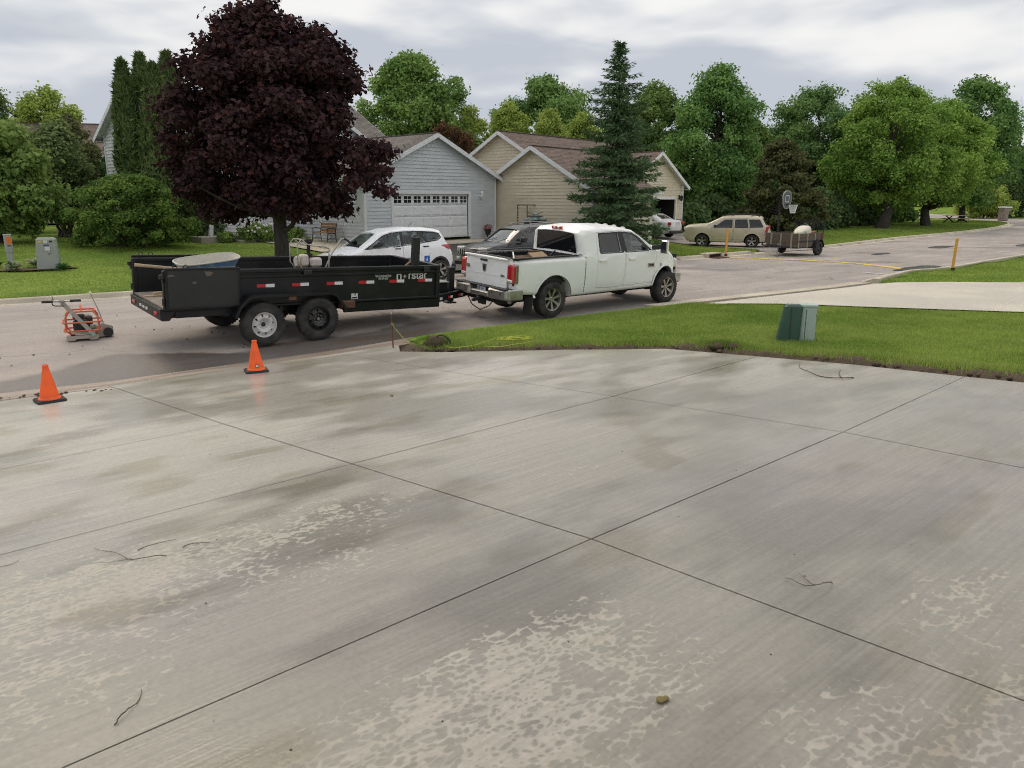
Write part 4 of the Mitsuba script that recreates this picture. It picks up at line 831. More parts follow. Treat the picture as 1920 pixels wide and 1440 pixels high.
# load in the bed
pr('cardboard', lambda p, n, uv: mix((.36, .25, .15), (.30, .20, .12), noise(p.x*10, p.y*10, p.z*10)), .85); pr('pine_board', lambda p, n, uv: mix((.46, .36, .24), (.33, .25, .16), noise(p.x*6, p.y*6, p.z*30)), .8)
def on_pickup(x, y, z): return tuple((np.array(PLACE[PT].matrix)@np.array([.02+1.083*x+.006*x*x, y, z, 1.0]))[:3])
BX = thing('cardboard_box', 'open brown cardboard box in the bed of the white pickup', 'box', on_pickup(-.25, -.35, .85), .75)
for a, b in (((.0, .24), (.5, .015)), ((0, -.24), (.5, .015)), ((.25, 0), (.015, .5)), ((-.25, 0), (.015, .5))): put('side', MB().box((*a, .27), (*b, .54)), 'cardboard', BX)
put('base', MB().box((0, 0, .01), (.5, .48, .02)), 'cardboard', BX); put('flap', MB().box((0, -.34, .58), (.48, .22, .012), rotx(.5)), 'cardboard', BX); put('flap', MB().box((.33, 0, .60), (.2, .46, .012), roty(.5)), 'cardboard', BX)
tag(put('wooden_handle', MB().tube([on_pickup(-.75, -.5, 1.2), on_pickup(-.50, -.1, 1.46)], .018, 8), 'trim_white'), 'pale tool handle leaning in the pickup bed beside the cardboard box', 'tool handle')
tag(put('metal_pipe', MB().tube([on_pickup(.2, -.55, 1.40), on_pickup(.62, -.25, 1.46)], .02, 8), 'chrome_dull'), 'short metal pipe resting near the cab end of the pickup bed', 'pipe')
# --- black dump trailer (local origin between the wheels' outer plane and the middle; x to the right along the road)
pr('trailer_black', lambda p, n, uv: mix((.006, .007, .009), (.018, .018, .019), smoothstep(.4, .8, fbm(p.x*2.2, p.y*2.2, p.z*2.2, 4)))*(.9+.2*noise(p.x*12, p.y*12, p.z*12)), .36, clearcoat=.15, specular=.35)
pr('trailer_scuffed', lambda p, n, uv: mix(mix((.010, .012, .012), (.026, .027, .025), fbm(p.x*2, p.y*2, p.z*2, 4)), (.17, .14, .11), smoothstep(.66, .74, fbm(p.x*5+3, p.y*5, p.z*7, 4))*.7), .5)
pr('deck_steel', lambda p, n, uv: mix((.30, .25, .20), (.16, .14, .12), fbm(p.x*4, p.y*4, p.z*4, 4)), .8)
pr('tape_red', (.45, .02, .03), .35); pr('tape_white', (.68, .69, .72), .35); pr('wheel_white', lambda p, n, uv: mix((.62, .62, .62), (.46, .44, .41), fbm(p.x*9, p.y*9, p.z*9, 3)), .4); pr('steel_black', (.016, .016, .017), .4)
pr('sticker', (.62, .62, .60), .5); pr('lettering', (.52, .53, .50), .5); pr('rust', lambda p, n, uv: mix((.16, .07, .035), (.07, .04, .03), fbm(p.x*20, p.y*20, p.z*20, 3)), .8)
pr('galvanised', lambda p, n, uv: mix((.40, .40, .39), (.28, .27, .25), fbm(p.x*12, p.y*12, p.z*12, 3)), .4, metallic=.7)
HT = .684; TW = 1.256
TT = thing('dump_trailer', 'black tandem-axle dump trailer with red and white tape and open rear doors', 'trailer', tw=T().translate([-5.47, 15.236, .065]).rotate([0, 0, 1], math.degrees(HT)).rotate([1, 0, 0], 2.9).rotate([0, 1, 0], 2.1)); XMAP[TT] = (.05, 1.075, .011)
YN = -.99                                                                  # near wall; far wall at +.99
XR, XF, ZB, ZT = -1.63, 3.62, .735, 1.445
for sd, nm in ((-1, 'side_wall'), (1, 'side_wall')):
    w_ = MB().box(((XR+XF)/2, sd*.985, (ZB+ZT)/2), (XF-XR, .012, ZT-ZB))
    k = put(nm, w_, 'trailer_black', TT)
    put('top_rail', MB().box(((XR+XF)/2, sd*1.0, ZT-.035), (XF-XR, .085, .075), ch=.012), 'trailer_black', k)
    put('upper_rib', MB().box(((XR+XF)/2+.6, sd*1.005, ZT-.14), (XF-XR-1.2, .06, .05), ch=.015), 'trailer_black', k)
    put('rub_rail', MB().box(((XR+XF)/2, sd*1.005, ZB+.02), (XF-XR, .06, .05), ch=.012), 'trailer_black', k)
    for x in (-1.6, 3.58): put('corner_post', MB().box((x, sd*1.0, (ZB+ZT)/2), (.08, .09, ZT-ZB), ch=.012), 'trailer_black', k)
put('front_wall', MB().box((XF-.02, 0, (ZB+ZT)/2+.0), (.03, 1.96, ZT-ZB)).box((XF, 0, ZT-.03), (.08, 1.98, .07), ch=.01), 'trailer_black', TT)
put('deck', MB().box(((XR+XF)/2, 0, ZB+.03), (XF-XR, 1.94, .05)), 'deck_steel', TT)
# rear doors folded right round against the outside of both walls
for sd in (-1, 1):
    yd = sd*1.075; k = put('rear_door', MB().box((-1.0, yd, 1.135), (1.20, .035, .66), ch=.008), 'trailer_scuffed', TT)
    fr = MB()
    for x in (-1.60, -.40): fr.box((x, yd, 1.135), (.04, .055, .70), ch=.008)
    for z in (.79, 1.475): fr.box((-1.0, yd, z), (1.24, .055, .04), ch=.008)
    put('door_frame', fr, 'trailer_black', k)
    for x in (-1.45, -1.28): put('hook', MB().tube([(x-.03, yd, 1.49), (x-.035, yd, 1.53), (x, yd, 1.55), (x+.035, yd, 1.53), (x+.03, yd, 1.49)], .008, 6), 'black_metal', k)
    for z in (.9, 1.3): put('hinge', MB().tube([(-1.64, sd*1.03, z-.06), (-1.64, sd*1.03, z+.06)], .028, 8), 'black_metal', k)
    put('latch', MB().box((-1.66, yd-sd*.04, 1.34), (.08, .07, .08), ch=.01), 'black_metal', k)
# rear bumper beam, lamps, frame
rb = MB().box((-1.66, 0, .665), (.07, 1.96, .20), ch=.01)
RB = put('rear_beam', rb, 'trailer_black', TT)
for y in (.25, .05, -.15): put('lamp', MB().box((-1.70, y, .66), (.02, .10, .045), ch=.008), 'sticker', RB)
for y in (.72, -.72): put('tail_lamp', MB().box((-1.70, y, .66), (.02, .16, .06), ch=.01), 'lamp_red', RB)
for sd in (-1, 1): put('gusset', MB().prism(Polygon([(-1.67, .72), (-1.67, .555), (-1.55, .555), (-1.45, .70), (-1.45, .74)]), -.02, .02, XZ, (0, sd*.96, 0)), 'trailer_black', RB)
fm = MB()
for sd in (-1, 1): fm.box((1.0, sd*.62, .63), (5.1, .09, .17), ch=.01); fm.box((2.60, sd*.945, .615), (2.00, .05, .20), ch=.01); fm.box((-.85, sd*.95, .66), (1.2, .05, .13), ch=.01)
for x in np.linspace(-1.4, 3.4, 9): fm.box((x, 0, .66), (.06, 1.9, .09))
put('chassis', fm, 'trailer_black', TT)
put('hydraulic_ram', MB().tube([(.9, 0, .62), (2.6, 0, .68)], .09, 12), 'underbody', TT)
for sd in (-1, 1):
    y0, y1 = sd*.97, sd*1.24
    fp = [(-.52, .60), (-.44, .78), (-.28, .955), (-.20, .985), (1.24, .985), (1.34, .94), (1.50, .70), (1.52, .60)]; fd = MB()
    for a, b in zip(fp[:-1], fp[1:]): fd.bar((a[0], (y0+y1)/2, a[1]), (b[0], (y0+y1)/2, b[1]), abs(y1-y0), .012); fd.bar((a[0], y1, a[1]-.022), (b[0], y1, b[1]-.022), .012, .05)
    put('fender', fd, 'trailer_black', TT)
    put('fender_bracket', MB().box((1.62, sd*1.05, .70), (.28, .16, .14), ch=.012), 'rust', TT); put('marker_lamp', MB().box((.50, sd*1.225, .90), (.14, .015, .07), ch=.008), 'rust', TT)
for i, x in enumerate((.045, 1.155)):
    put('axle', MB().tube([(x, -.9, .40), (x, .9, .40)], .055, 10).box((x, .62, .5), (.75, .07, .05)).box((x, -.62, .5), (.75, .07, .05)), 'underbody', TT)
    for sd in (-1, 1): wheel(TT, x, sd*1.09, .412, .215, .240, 8, 'wheel_white' if (i == 0) else 'steel_black', sd, style='disc', z=.415+.036*x)
# reflective tape: each strip a red and a white half
for x0 in (-.06, .58, 1.24, 1.88, 2.52, 3.14):
    k = put('reflective_tape', MB().box((x0+.08, YN-.012, 1.125), (.16, .006, .062)), 'tape_red', TT); put('white_half', MB().box((x0+.24, YN-.012, 1.125), (.16, .006, .062)), 'tape_white', k)
for x0 in (-.06, .58, 1.24, 1.88, 2.52, 3.14): 
    k = put('reflective_tape', MB().box((x0+.08, -YN+.012, 1.125), (.16, .006, .062)), 'tape_red', TT); put('white_half', MB().box((x0+.24, -YN+.012, 1.125), (.16, .006, .062)), 'tape_white', k)
# lettering on the near wall
ly = YN-.010
put('lettering', letters('n', .155, XZ, (2.66, ly, 1.165), .005, True, width=.12), 'lettering', TT)
em = put('compass_mark', MB().prism(Polygon([(0, .065), (.055, 0), (0, -.065), (-.055, 0)]).difference(Polygon([(0, .04), (.03, 0), (0, -.04), (-.03, 0)])), 0, .005, XZ, (2.85, ly, 1.222)), 'rust', TT)
put('centre', MB().prism(Polygon([(0, .03), (.022, 0), (0, -.03), (-.022, 0)]), 0, .006, XZ, (2.85, ly, 1.222)), 'lettering', em)
put('lettering', letters('rstar', .155, XZ, (2.92, ly, 1.165), .005, True, width=.42), 'lettering', TT)
put('owner_line', letters('Kiger Concrete and Epoxy', .042, XZ, (2.22, ly, 1.228), .004, True, width=.34), 'lettering', TT)
put('phone_line', letters('320-429-1432', .045, XZ, (2.29, ly, 1.168), .004, True, width=.20), 'lettering', TT)
k = put('warning_sticker', MB().box((1.80, YN-.010, .845), (.13, .006, .115)), 'sticker', TT); put('print', MB().prism(Polygon([(-.03, .02), (.03, .0), (.01, .04), (.04, .03), (.0, -.005)]), 0, .003, XZ, (1.80, YN-.014, .865)).box((1.80, YN-.0145, .815), (.10, .003, .03)), 'plastic_black', k)
put('tarp_bracket', MB().box((.86, -1.045, 1.36), (.16, .06, .10), ch=.01), 'black_metal', TT); put('tarp_bracket', MB().box((3.3, -1.045, 1.36), (.12, .06, .12), ch=.01), 'black_metal', TT)
put('tarp_arm_post', MB().bar((3.15, -.86, 1.1), (3.15, -.86, 2.03), .14, .10), 'black_metal', TT)
# tongue, coupler, jack, deck box, safety chain
tn = MB()
for sd in (-1, 1): tn.bar((3.55, sd*.84, .66), (4.75, sd*.14, .66), .09, .17, ch=.008)
tn.bar((4.62, 0, .66), (5.02, 0, .66), .20, .17, ch=.01); tn.box((3.62, 0, .62), (.12, 1.9, .22), ch=.01)
TG2 = put('tongue', tn, 'trailer_black', TT)
for q in (.08, .40, .72):
    a = np.array([3.58, -.93, .66])+q*np.array([1.2, .70, 0]); d = unit([1.2, .70, 0]); Mx = rotz(math.atan2(.70, 1.2))
    k = put('tape_strip', MB().box(a+d*.05, (.10, .006, .055), Mx), 'tape_red', TG2); put('white_half', MB().box(a+d*.15, (.10, .006, .055), Mx), 'tape_white', k)
put('coupler', MB().box((5.10, 0, .62), (.26, .16, .16), ch=.03).lathe([(0, -.07), (.07, -.05), (.075, .0), (.05, .05), (0, .06)], 12, off=(5.22, 0, .53)), 'black_metal', TT)
put('jack', MB().bar((4.60, .18, .42), (4.60, .18, 1.20), .13, .12, ch=.01).box((4.60, .18, 1.22), (.16, .15, .05), ch=.01).box((4.60, .18, .39), (.22, .2, .03)).tube([(4.52, .12, 1.1), (4.40, .10, 1.14), (4.36, .10, 1.0)], .012, 6), 'black_metal', TT)
put('battery_box', MB().box((3.98, 0, .80), (.46, .72, .30), ch=.015), 'trailer_black', TT); put('box_lid', MB().box((3.98, 0, .965), (.50, .78, .03), ch=.008), 'galvanised', TT); put('winch', MB().lathe([(.0, -.08), (.06, -.08), (.06, .08), (0, .08)], 12, M=rotx(math.pi/2), off=(3.85, -.25, 1.03)).box((3.85, -.25, 1.0), (.1, .18, .06)), 'chrome_dull', TT)
put('safety_chain', MB().tube([(4.9, -.08, .56), (5.0, -.10, .36), (5.2, -.12, .22), (5.45, -.1, .30), (5.6, -.06, .46)], .014, 5), 'rust', TT); put('brake_cable', MB().tube([(4.9, .03, .74), (5.1, .05, .70), (5.3, .0, .48), (5.5, -.05, .62), (5.62, -.1, .76)], .012, 5), 'black_metal', TT); put('wiring_cable', MB().tube([(4.55, .2, 1.1), (4.8, .1, 1.12), (5.1, -.08, .85), (5.35, -.16, .5), (5.6, -.14, .72)], .010, 5), 'black_metal', TT)
def on_trailer(x, y, z): return (np.array(PLACE[TT].matrix)@np.array([.05+1.075*x+.011*x*x, y, z, 1.0]))[:3]
# load: mortar tub, planks, shovel, engine screed, wooden handle
pr('tub_blue', lambda p, n, uv: mix((.075, .16, .28), (.40, .41, .39), smoothstep(.36, .60, fbm(p.x*4, p.y*4, p.z*9, 4))), .6); pr('tub_inside', lambda p, n, uv: mix((.42, .40, .35), (.56, .53, .47), fbm(p.x*6, p.y*6, p.z*6, 3)), .85)
WB = thing('barrow_tray', 'cement crusted blue wheelbarrow tray lying in the black trailer', 'wheelbarrow', tuple(on_trailer(-.62, -.15, 1.13)), HT-.02)
def tray(off, top):
    vs = []; N = 32
    for z, sx, sy, sh in ((0, .34, .24, .04), (.10, .41, .29, .02), (.24, .50, .34, 0), (top, .58, .39, 0)):
        for i in range(N):
            a = 2*np.pi*i/N; cx, cy = math.copysign(abs(math.cos(a))**.62, math.cos(a)), math.copysign(abs(math.sin(a))**.62, math.sin(a)); vs.append((cx*(sx-off)+sh, cy*(sy-off), z+(.10*(cx*.5+.5)+.045*cy)*z/top+(off*.6 if z == 0 else 0)))
    f = [[r*N+i, r*N+(i+1) % N, (r+1)*N+(i+1) % N, (r+1)*N+i] for r in range(3) for i in range(N)]
    f = np.array(f); f = np.vstack([f[:, [0, 1, 2]], f[:, [0, 2, 3]], [[0, (i+1) % N, i] for i in range(1, N-1)]]); return np.array(vs), f, N
v, f, N = tray(0, .36); put('tray', MB().add(v, f), 'tub_blue', WB, smooth=50)
v2, f2, _ = tray(.018, .36); put('inside', MB().add(v2, f2[:, ::-1]), 'tub_inside', WB, smooth=50)
ring = v[3*N:]; put('rolled_rim', MB().tube(np.vstack([ring, ring[:2]]), .016, 6, cap=False), 'tub_inside', WB, smooth=True)
put('tray_text', letters('Jackson 6', .05, XZ@np.array([[1, 0, 0], [0, .93, .36], [0, -.36, .93]]).T if False else XZ, (.02, -.375, .20), .05, True, width=.24), 'sticker', WB)
tag(put('shovel_handle', MB().tube([on_trailer(-1.95, -.55, 1.50), on_trailer(-1.85, -.56, 1.49), on_trailer(-.9, -.62, 1.38), on_trailer(.2, -.7, 1.2)], [.034, .03, .024, .022], 10), 'pine_board', smooth=True), 'worn wooden shovel handle sticking out over the rear of the trailer side', 'shovel handle')
R3_ = rotz(HT)
PB_ = thing('timber_board', 'short weathered boards lying on the rear deck of the black trailer', 'boards', tuple(on_trailer(-1.1, .35, ZB+.075)), HT+.06)
put('board', MB().box((0, 0, 0), (1.1, .10, .045), ch=.004), 'pine_board', PB_); put('board', MB().box((.1, .14, .0), (.9, .09, .045), rotz(.08), ch=.004), 'pine_board', PB_); put('board', MB().box((.05, .05, .046), (.8, .10, .045), rotz(-.05), ch=.004), 'pine_board', PB_)
pr('tank_white', lambda p, n, uv: mix((.66, .60, .55), (.46, .40, .35), fbm(p.x*9, p.y*9, p.z*9, 3)), .55); pr('tube_steel', lambda p, n, uv: mix((.50, .48, .42), (.33, .31, .27), fbm(p.x*9, p.y*9, p.z*9, 3)), .4, metallic=.3)
SC = thing('power_screed', 'concrete screed with white engine and bent tube handles in the trailer', 'screed machine', tuple(on_trailer(1.28, -.12, 1.20)), HT)
fr = MB()
for sd in (-.16, .22): fr.tube([(-.10, sd, .0), (-.30, sd, .26), (-.29, sd, .62), (-.20, sd, .72), (-.08, sd, .62), (.06, sd, .58), (.26, sd, .57), (.40, sd, .52)], .014, 8)
fr.tube([(-.20, -.16, .72), (-.20, .22, .72)], .013, 8); fr.tube([(.40, -.16, .52), (.40, .22, .52)], .013, 8); fr.tube([(.40, -.16, .52), (.36, -.16, 0)], .014, 8); fr.tube([(.30, .03, -.05), (.52, .03, .36), (.78, .03, .69), (.86, .03, .69)], .016, 8)
put('tube_frame', fr, 'tube_steel', SC, smooth=True); put('grip', MB().tube([(.84, .03, .70), (.92, .03, .66), (1.04, .03, .55)], .022, 8), 'rubber', SC, smooth=True)
eg = put('engine', MB().box((0, 0, .16), (.34, .28, .16), ch=.03).box((.0, 0, .36), (.16, .16, .14), ch=.03).tube([(.02, .02, .42), (.03, .02, .60)], .035, 10).lathe([(0, -.05), (.07, -.04), (.085, 0), (.07, .05), (0, .06)], 12, off=(.03, .02, .66)), 'underbody', SC, smooth=30)
put('fuel_tank', MB().box((.10, -.10, .25), (.26, .16, .18), ch=.05), 'tank_white', eg, smooth=30); put('cowl', MB().box((-.14, -.08, .30), (.16, .20, .24), ch=.06), 'tank_white', eg, smooth=30); put('starter', MB().lathe([(0, -.04), (.10, -.04), (.11, .02), (.07, .05), (0, .05)], 14, M=YZ, off=(-.26, -.04, .28)), 'tank_white', eg, smooth=30)
put('base_plate', MB().box((.02, 0, .0), (.5, .4, .05), ch=.01), 'tube_steel', SC)
tag(put('pick_handle', MB().tube([on_trailer(2.7, -.75, 1.15), on_trailer(3.42, -.45, 1.60)], .024, 8), 'bench_wood', smooth=True), 'reddish wooden tool handle poking up at the front of the trailer', 'tool handle')
# --- white compact SUV across the road, nose to the left
WS = thing('compact_suv', 'white compact SUV parked facing left in front of the gray house', 'car', tw=T().translate([-2.34-math.sin(.60)*.88, 25.6+math.cos(.60)*.88, .07]).rotate([0, 0, 1], math.degrees(.60)).rotate([1, 0, 0], -1.2))
out = [(.62, .42), (.66, .66), (.60, .92), (.50, 1.10), (.42, 1.22), (.20, 1.58), (.14, 1.66), (-.3, 1.725), (-1.1, 1.745), (-1.75, 1.70), (-2.15, 1.60), (-2.80, 1.155), (-3.00, 1.10), (-3.45, .98), (-3.62, .82), (-3.66, .60), (-3.62, .36), (-3.0, .28), (.1, .28)]
sv = Car(out, [(0, .33, .405), (-2.62, .33, .405)], .92, 1.18, .26, rnd=.10, bow=(.34, .10), crown=.06, low=.04, mid=.06, res=.08)
cab = Polygon([(.38, 1.08), (.13, 1.58), (-.3, 1.665), (-1.1, 1.685), (-1.72, 1.64), (-2.1, 1.555), (-2.72, 1.14), (-2.6, 1.08)])
wa = Polygon([(-2.66, 1.13), (-2.0, 1.54), (-1.72, 1.62), (-1.43, 1.645), (-1.42, 1.21)]).buffer(-.03).buffer(.03)
wb = Polygon([(-1.32, 1.22), (-1.33, 1.65), (-.85, 1.66), (-.52, 1.32)]).buffer(-.03).buffer(.03)
wc = Polygon([(-.44, 1.35), (-.74, 1.65), (-.2, 1.62), (-.0, 1.57), (.08, 1.46), (-.05, 1.38)]).buffer(-.035).buffer(.035)
da = Polygon([(-2.42, .42), (-2.46, 1.1), (-2.66, 1.12), (-2.02, 1.58), (-1.7, 1.67), (-1.38, 1.69), (-1.36, .40)]); db = Polygon([(-1.36, .40), (-1.375, 1.69), (-.82, 1.69), (-.46, 1.33), (-.36, .95), (-.48, .68), (-.62, .42)])
build_body(WS, sv, 'paint_white', cab, [(wa, 0, 'glass_clear'), (wb, 0, 'glass_clear'), (wc, 0, 'glass_tint')], ws=((-2.82, 1.145), (-2.12, 1.61), .04, .80, 'glass_clear'), back=((.38, 1.28), (.21, 1.56), .02, .74, 'glass_tint'), doors=[(da, -1), (db, -1)])
put('window_frame', sv.sheet(Polygon([(-2.72, 1.115), (-2.02, 1.56), (-1.72, 1.645), (-1.3, 1.675), (-.7, 1.675), (-.2, 1.645), (.03, 1.59), (.12, 1.45), (-.05, 1.355), (-.45, 1.30), (-1.4, 1.185)]).difference(wa.buffer(-.004)).difference(wb.buffer(-.004)).difference(wc.buffer(-.004)), 1.0, -1, .003), 'plastic_black', WS)
put('cabin_floor', MB().box((-1.2, 0, 1.05), (2.6, 1.5, .06)), 'cabin_dark', WS); seats(WS, (-1.45, -.55), (-.38, .38), 1.22, .5); put('dashboard', MB().box((-2.35, 0, 1.12), (.5, 1.45, .12), ch=.04), 'cabin_dark', WS)
put('rear_view_mirror', MB().box((-2.0, .0, 1.52), (.04, .22, .07), ch=.015), 'cabin_dark', WS)
for xx in (0, -2.62):
    put('arch_trim', sv.sheet(Point(xx, .33).buffer(.46, 40).difference(Point(xx, .33).buffer(.395, 40)).intersection(sbox(xx-1, .30, xx+1, 2)), 1.0, -1, .014, .08), 'plastic_black', WS)
    for sd in (-1, 1): wheel(WS, xx, sd*.78, .335, .215, .235, 5, 'alloy', sd, tread=False)
put('sill_trim', sv.sheet(sbox(-2.2, .29, -.42, .42), 1.0, -1, .012, .2), 'plastic_black', WS); put('rear_valance', MB().box((.58, 0, .42), (.16, 1.5, .22), ch=.04), 'plastic_black', WS)
for sd in (-1, 1):
    tlp = Polygon([(.06, 1.19), (.30, 1.21), (.46, 1.20), (.50, 1.02), (.32, 1.05)])
    put('tail_lamp', sv.sheet(tlp, 1.0, sd, .012, .07), 'lamp_red', WS, smooth=30)
    mk = put('door_mirror', MB().box((-2.20, sd*1.02, 1.24), (.14, .20, .14), ch=.05), 'plastic_black', WS, smooth=30); put('mirror_stem', MB().box((-2.22, sd*.93, 1.17), (.10, .10, .07), ch=.02), 'plastic_black', mk)
    put('headlamp', MB().box((-3.45, sd*.66, .86), (.34, .30, .16), roty(-.3), ch=.04), 'lamp_clear', WS, smooth=30)
for x in (-1.55, -.55): put('door_handle', MB().box((x, -.915, 1.08+(.04 if x > -1 else 0)), (.19, .03, .035), ch=.010), 'plastic_black', WS)
put('underbody', MB().box((-1.4, 0, .40), (4.2, 1.2, .25)).box((0, 0, .5), (.8, 1.2, .5)).box((-2.62, 0, .5), (.8, 1.2, .5)), 'underbody', WS)
put('antenna', MB().tube([(-.72, 0, 1.72), (-.55, 0, 1.90)], .006, 6).box((-.72, 0, 1.715), (.12, .05, .03), ch=.01), 'black_metal', WS)
pr('decal_blue', (.02, .12, .42), .4)
dk = put('door_decal', sv.sheet(Polygon([(-.60, .62), (-.60, .80), (-.44, .80), (-.44, .62)]).buffer(.02), 1.0, -1, .006, .1), 'decal_blue', WS); put('decal_mark', sv.sheet(Polygon([(-.52, .77), (-.56, .66), (-.48, .66)]), 1.0, -1, .009, .1), 'trim_white', dk); put('door_decal', sv.sheet(Polygon([(-1.22, .62), (-1.22, .78), (-.80, .78), (-.80, .62)]), 1.0, -1, .006, .1), 'decal_blue', WS)
# --- dark SUV behind it
c6, s6 = math.cos(.60), math.sin(.60)
DS = thing('dark_suv', 'black SUV with silver roof rails parked behind the white compact SUV', 'car', tw=pose((2.05, 28.25), .60, .95, .06))
out = [(.98, .5), (1.0, .9), (.85, 1.15), (.62, 1.66), (.3, 1.74), (-.8, 1.77), (-1.6, 1.73), (-2.0, 1.62), (-2.62, 1.18), (-3.3, 1.10), (-3.72, .98), (-3.80, .75), (-3.78, .45), (-3.3, .34), (.6, .36)]
dv = Car(out, [(0, .37, .45), (-2.9, .37, .45)], .95, 1.15, .26, rnd=.09, bow=(.30, .12), crown=.06, low=.04, mid=.05, res=.1)
cab = Polygon([(.7, 1.1), (.55, 1.6), (.3, 1.68), (-.8, 1.71), (-1.58, 1.67), (-1.95, 1.575), (-2.52, 1.17), (-2.4, 1.1)])
wa = Polygon([(-2.45, 1.18), (-1.9, 1.56), (-1.58, 1.645), (-1.1, 1.67), (-1.1, 1.2)]).buffer(-.03).buffer(.03); wb = Polygon([(-1.0, 1.2), (-1.0, 1.68), (-.1, 1.66), (-.1, 1.22)]).buffer(-.03).buffer(.03); wc = Polygon([(0, 1.23), (0, 1.65), (.45, 1.6), (.62, 1.25)]).buffer(-.03).buffer(.03)
build_body(DS, dv, 'paint_dark', cab, [(wa, 0, 'glass_clear'), (wb, 0, 'glass_tint'), (wc, 0, 'glass_privacy')], ws=((-2.64, 1.175), (-1.96, 1.635), .04, .80, 'glass_clear'), back=((.84, 1.2), (.64, 1.6), .03, .74, 'glass_privacy'))
put('cabin_floor', MB().box((-1.0, 0, 1.08), (2.8, 1.5, .06)), 'cabin_dark', DS); seats(DS, (-1.25, -.3), (-.4, .4), 1.25, .5); put('dashboard', MB().box((-2.15, 0, 1.13), (.6, 1.5, .10), ch=.04), 'cabin_light', DS)
for sd in (-1, 1):
    put('roof_rail', MB().tube([(-1.55, sd*.66, 1.70), (-1.42, sd*.66, 1.78), (-.5, sd*.66, 1.82), (.3, sd*.66, 1.77), (.42, sd*.66, 1.70)], .022, 8), 'galvanised', DS, smooth=True)
    mk = put('door_mirror', MB().box((-2.05, sd*1.06, 1.27), (.14, .24, .17), ch=.05), 'plastic_black', DS, smooth=30); put('mirror_stem', MB().box((-2.05, sd*.95, 1.2), (.10, .12, .07), ch=.02), 'plastic_black', mk)
    lk = put('headlamp', MB().box((-3.52, sd*.68, .93), (.26, .30, .19), ch=.04), 'lamp_clear', DS, smooth=30); put('fog_lamp', MB().box((-3.66, sd*.66, .60), (.1, .22, .12), ch=.03), 'lamp_clear', DS, smooth=30)
    put('wheel_trim', dv.sheet(Point(-2.9, .37).buffer(.5, 30).difference(Point(-2.9, .37).buffer(.44, 30)).intersection(sbox(-4, .33, 0, 2)), 1.0, sd, .012, .1), 'plastic_black', DS)
GR = put('grille', MB().box((-3.76, 0, .86), (.05, .95, .20), ch=.02), 'plastic_black', DS)
for y in np.linspace(-.38, .38, 7): put('grille_bar', MB().box((-3.785, y, .86), (.03, .035, .18), ch=.008), 'chrome', GR)
put('front_plate', MB().box((-3.80, 0, .58), (.02, .31, .15)), 'plate_white', DS); put('bumper_insert', MB().box((-3.74, 0, .48), (.12, 1.5, .16), ch=.04), 'plastic_black', DS)
for xx in (0, -2.9):
    for sd in (-1, 1): wheel(DS, xx, sd*.80, .37, .24, .25, 5, 'alloy', sd, tread=False)
put('underbody', MB().box((-1.4, 0, .45), (4.3, 1.2, .3)).box((0, 0, .55), (.9, 1.2, .5)).box((-2.9, 0, .55), (.9, 1.2, .5)), 'underbody', DS)
for y in (.35, -.35): put('wiper', MB().tube([(-2.62, y+.1, 1.19), (-2.45, y-.3, 1.31)], .010, 5), 'black_metal', DS)
# --- gold SUV, far right, nose to the left
GZ = zat(12.3, 42.0)
GS = thing('gold_suv', 'gold boxy SUV with gray roof rack parked on the far drive', 'car', tw=pose((12.65, 41.23), 2.785-math.pi, .90, .13))
out = [(.93, .38), (.92, .75), (.80, 1.08), (.72, 1.15), (.46, 1.58), (.38, 1.64), (-.2, 1.69), (-1.0, 1.69), (-1.62, 1.645), (-2.38, 1.27), (-2.9, 1.225), (-3.42, 1.16), (-3.58, 1.08), (-3.62, .55), (-3.45, .33), (-2.9, .30), (.4, .30)]
gv = Car(out, [(0, .34, .43), (-2.585, .34, .43)], .90, 1.12, .20, rnd=.05, bow=(.08, .05), crown=.05, low=.03, mid=.03, res=.1)
cab = Polygon([(.6, 1.0), (.40, 1.56), (-.2, 1.63), (-1.0, 1.63), (-1.6, 1.585), (-2.28, 1.23), (-2.2, 1.0)])
wa = Polygon([(-2.05, 1.07), (-1.45, 1.52), (-1.04, 1.54), (-1.02, 1.07)]).buffer(-.03).buffer(.03); wb = Polygon([(-.92, 1.07), (-.92, 1.54), (-.30, 1.55), (-.20, 1.07)]).buffer(-.03).buffer(.03); wc = Polygon([(-.14, 1.08), (-.22, 1.54), (.36, 1.54), (.60, 1.12)]).buffer(-.03).buffer(.03)
da = Polygon([(-2.0, .42), (-2.14, 1.05), (-1.45, 1.57), (-.98, 1.59), (-.97, .42)]); db = Polygon([(-.97, .42), (-.98, 1.59), (-.26, 1.59), (-.16, 1.05), (-.35, .75), (-.5, .42)])
build_body(GS, gv, 'paint_gold', cab, [(wa, 0, 'glass_privacy'), (wb, 0, 'glass_privacy'), (wc, 0, 'glass_privacy')], ws=((-2.40, 1.265), (-1.60, 1.65), .05, .78, 'glass_tint'), back=((.70, 1.18), (.47, 1.57), .03, .74, 'glass_privacy'), doors=[(da, -1), (db, -1)])
put('cabin_floor', MB().box((-.9, 0, 1.0), (2.6, 1.4, .06)), 'cabin_dark', GS); seats(GS, (-1.2, -.3), (-.38, .38), 1.16, .45); put('dashboard', MB().box((-1.95, 0, 1.08), (.4, 1.4, .12), ch=.04), 'cabin_dark', GS)
for sd in (-1, 1): put('roof_rail', MB().tube([(-1.5, sd*.6, 1.64), (-1.4, sd*.6, 1.74), (.15, sd*.6, 1.74), (.32, sd*.6, 1.64)], .025, 6), 'plastic_black', GS)
for x in (-1.1, -.1): put('roof_bar', MB().box((x, 0, 1.74), (.08, 1.25, .03), ch=.01), 'plastic_black', GS)
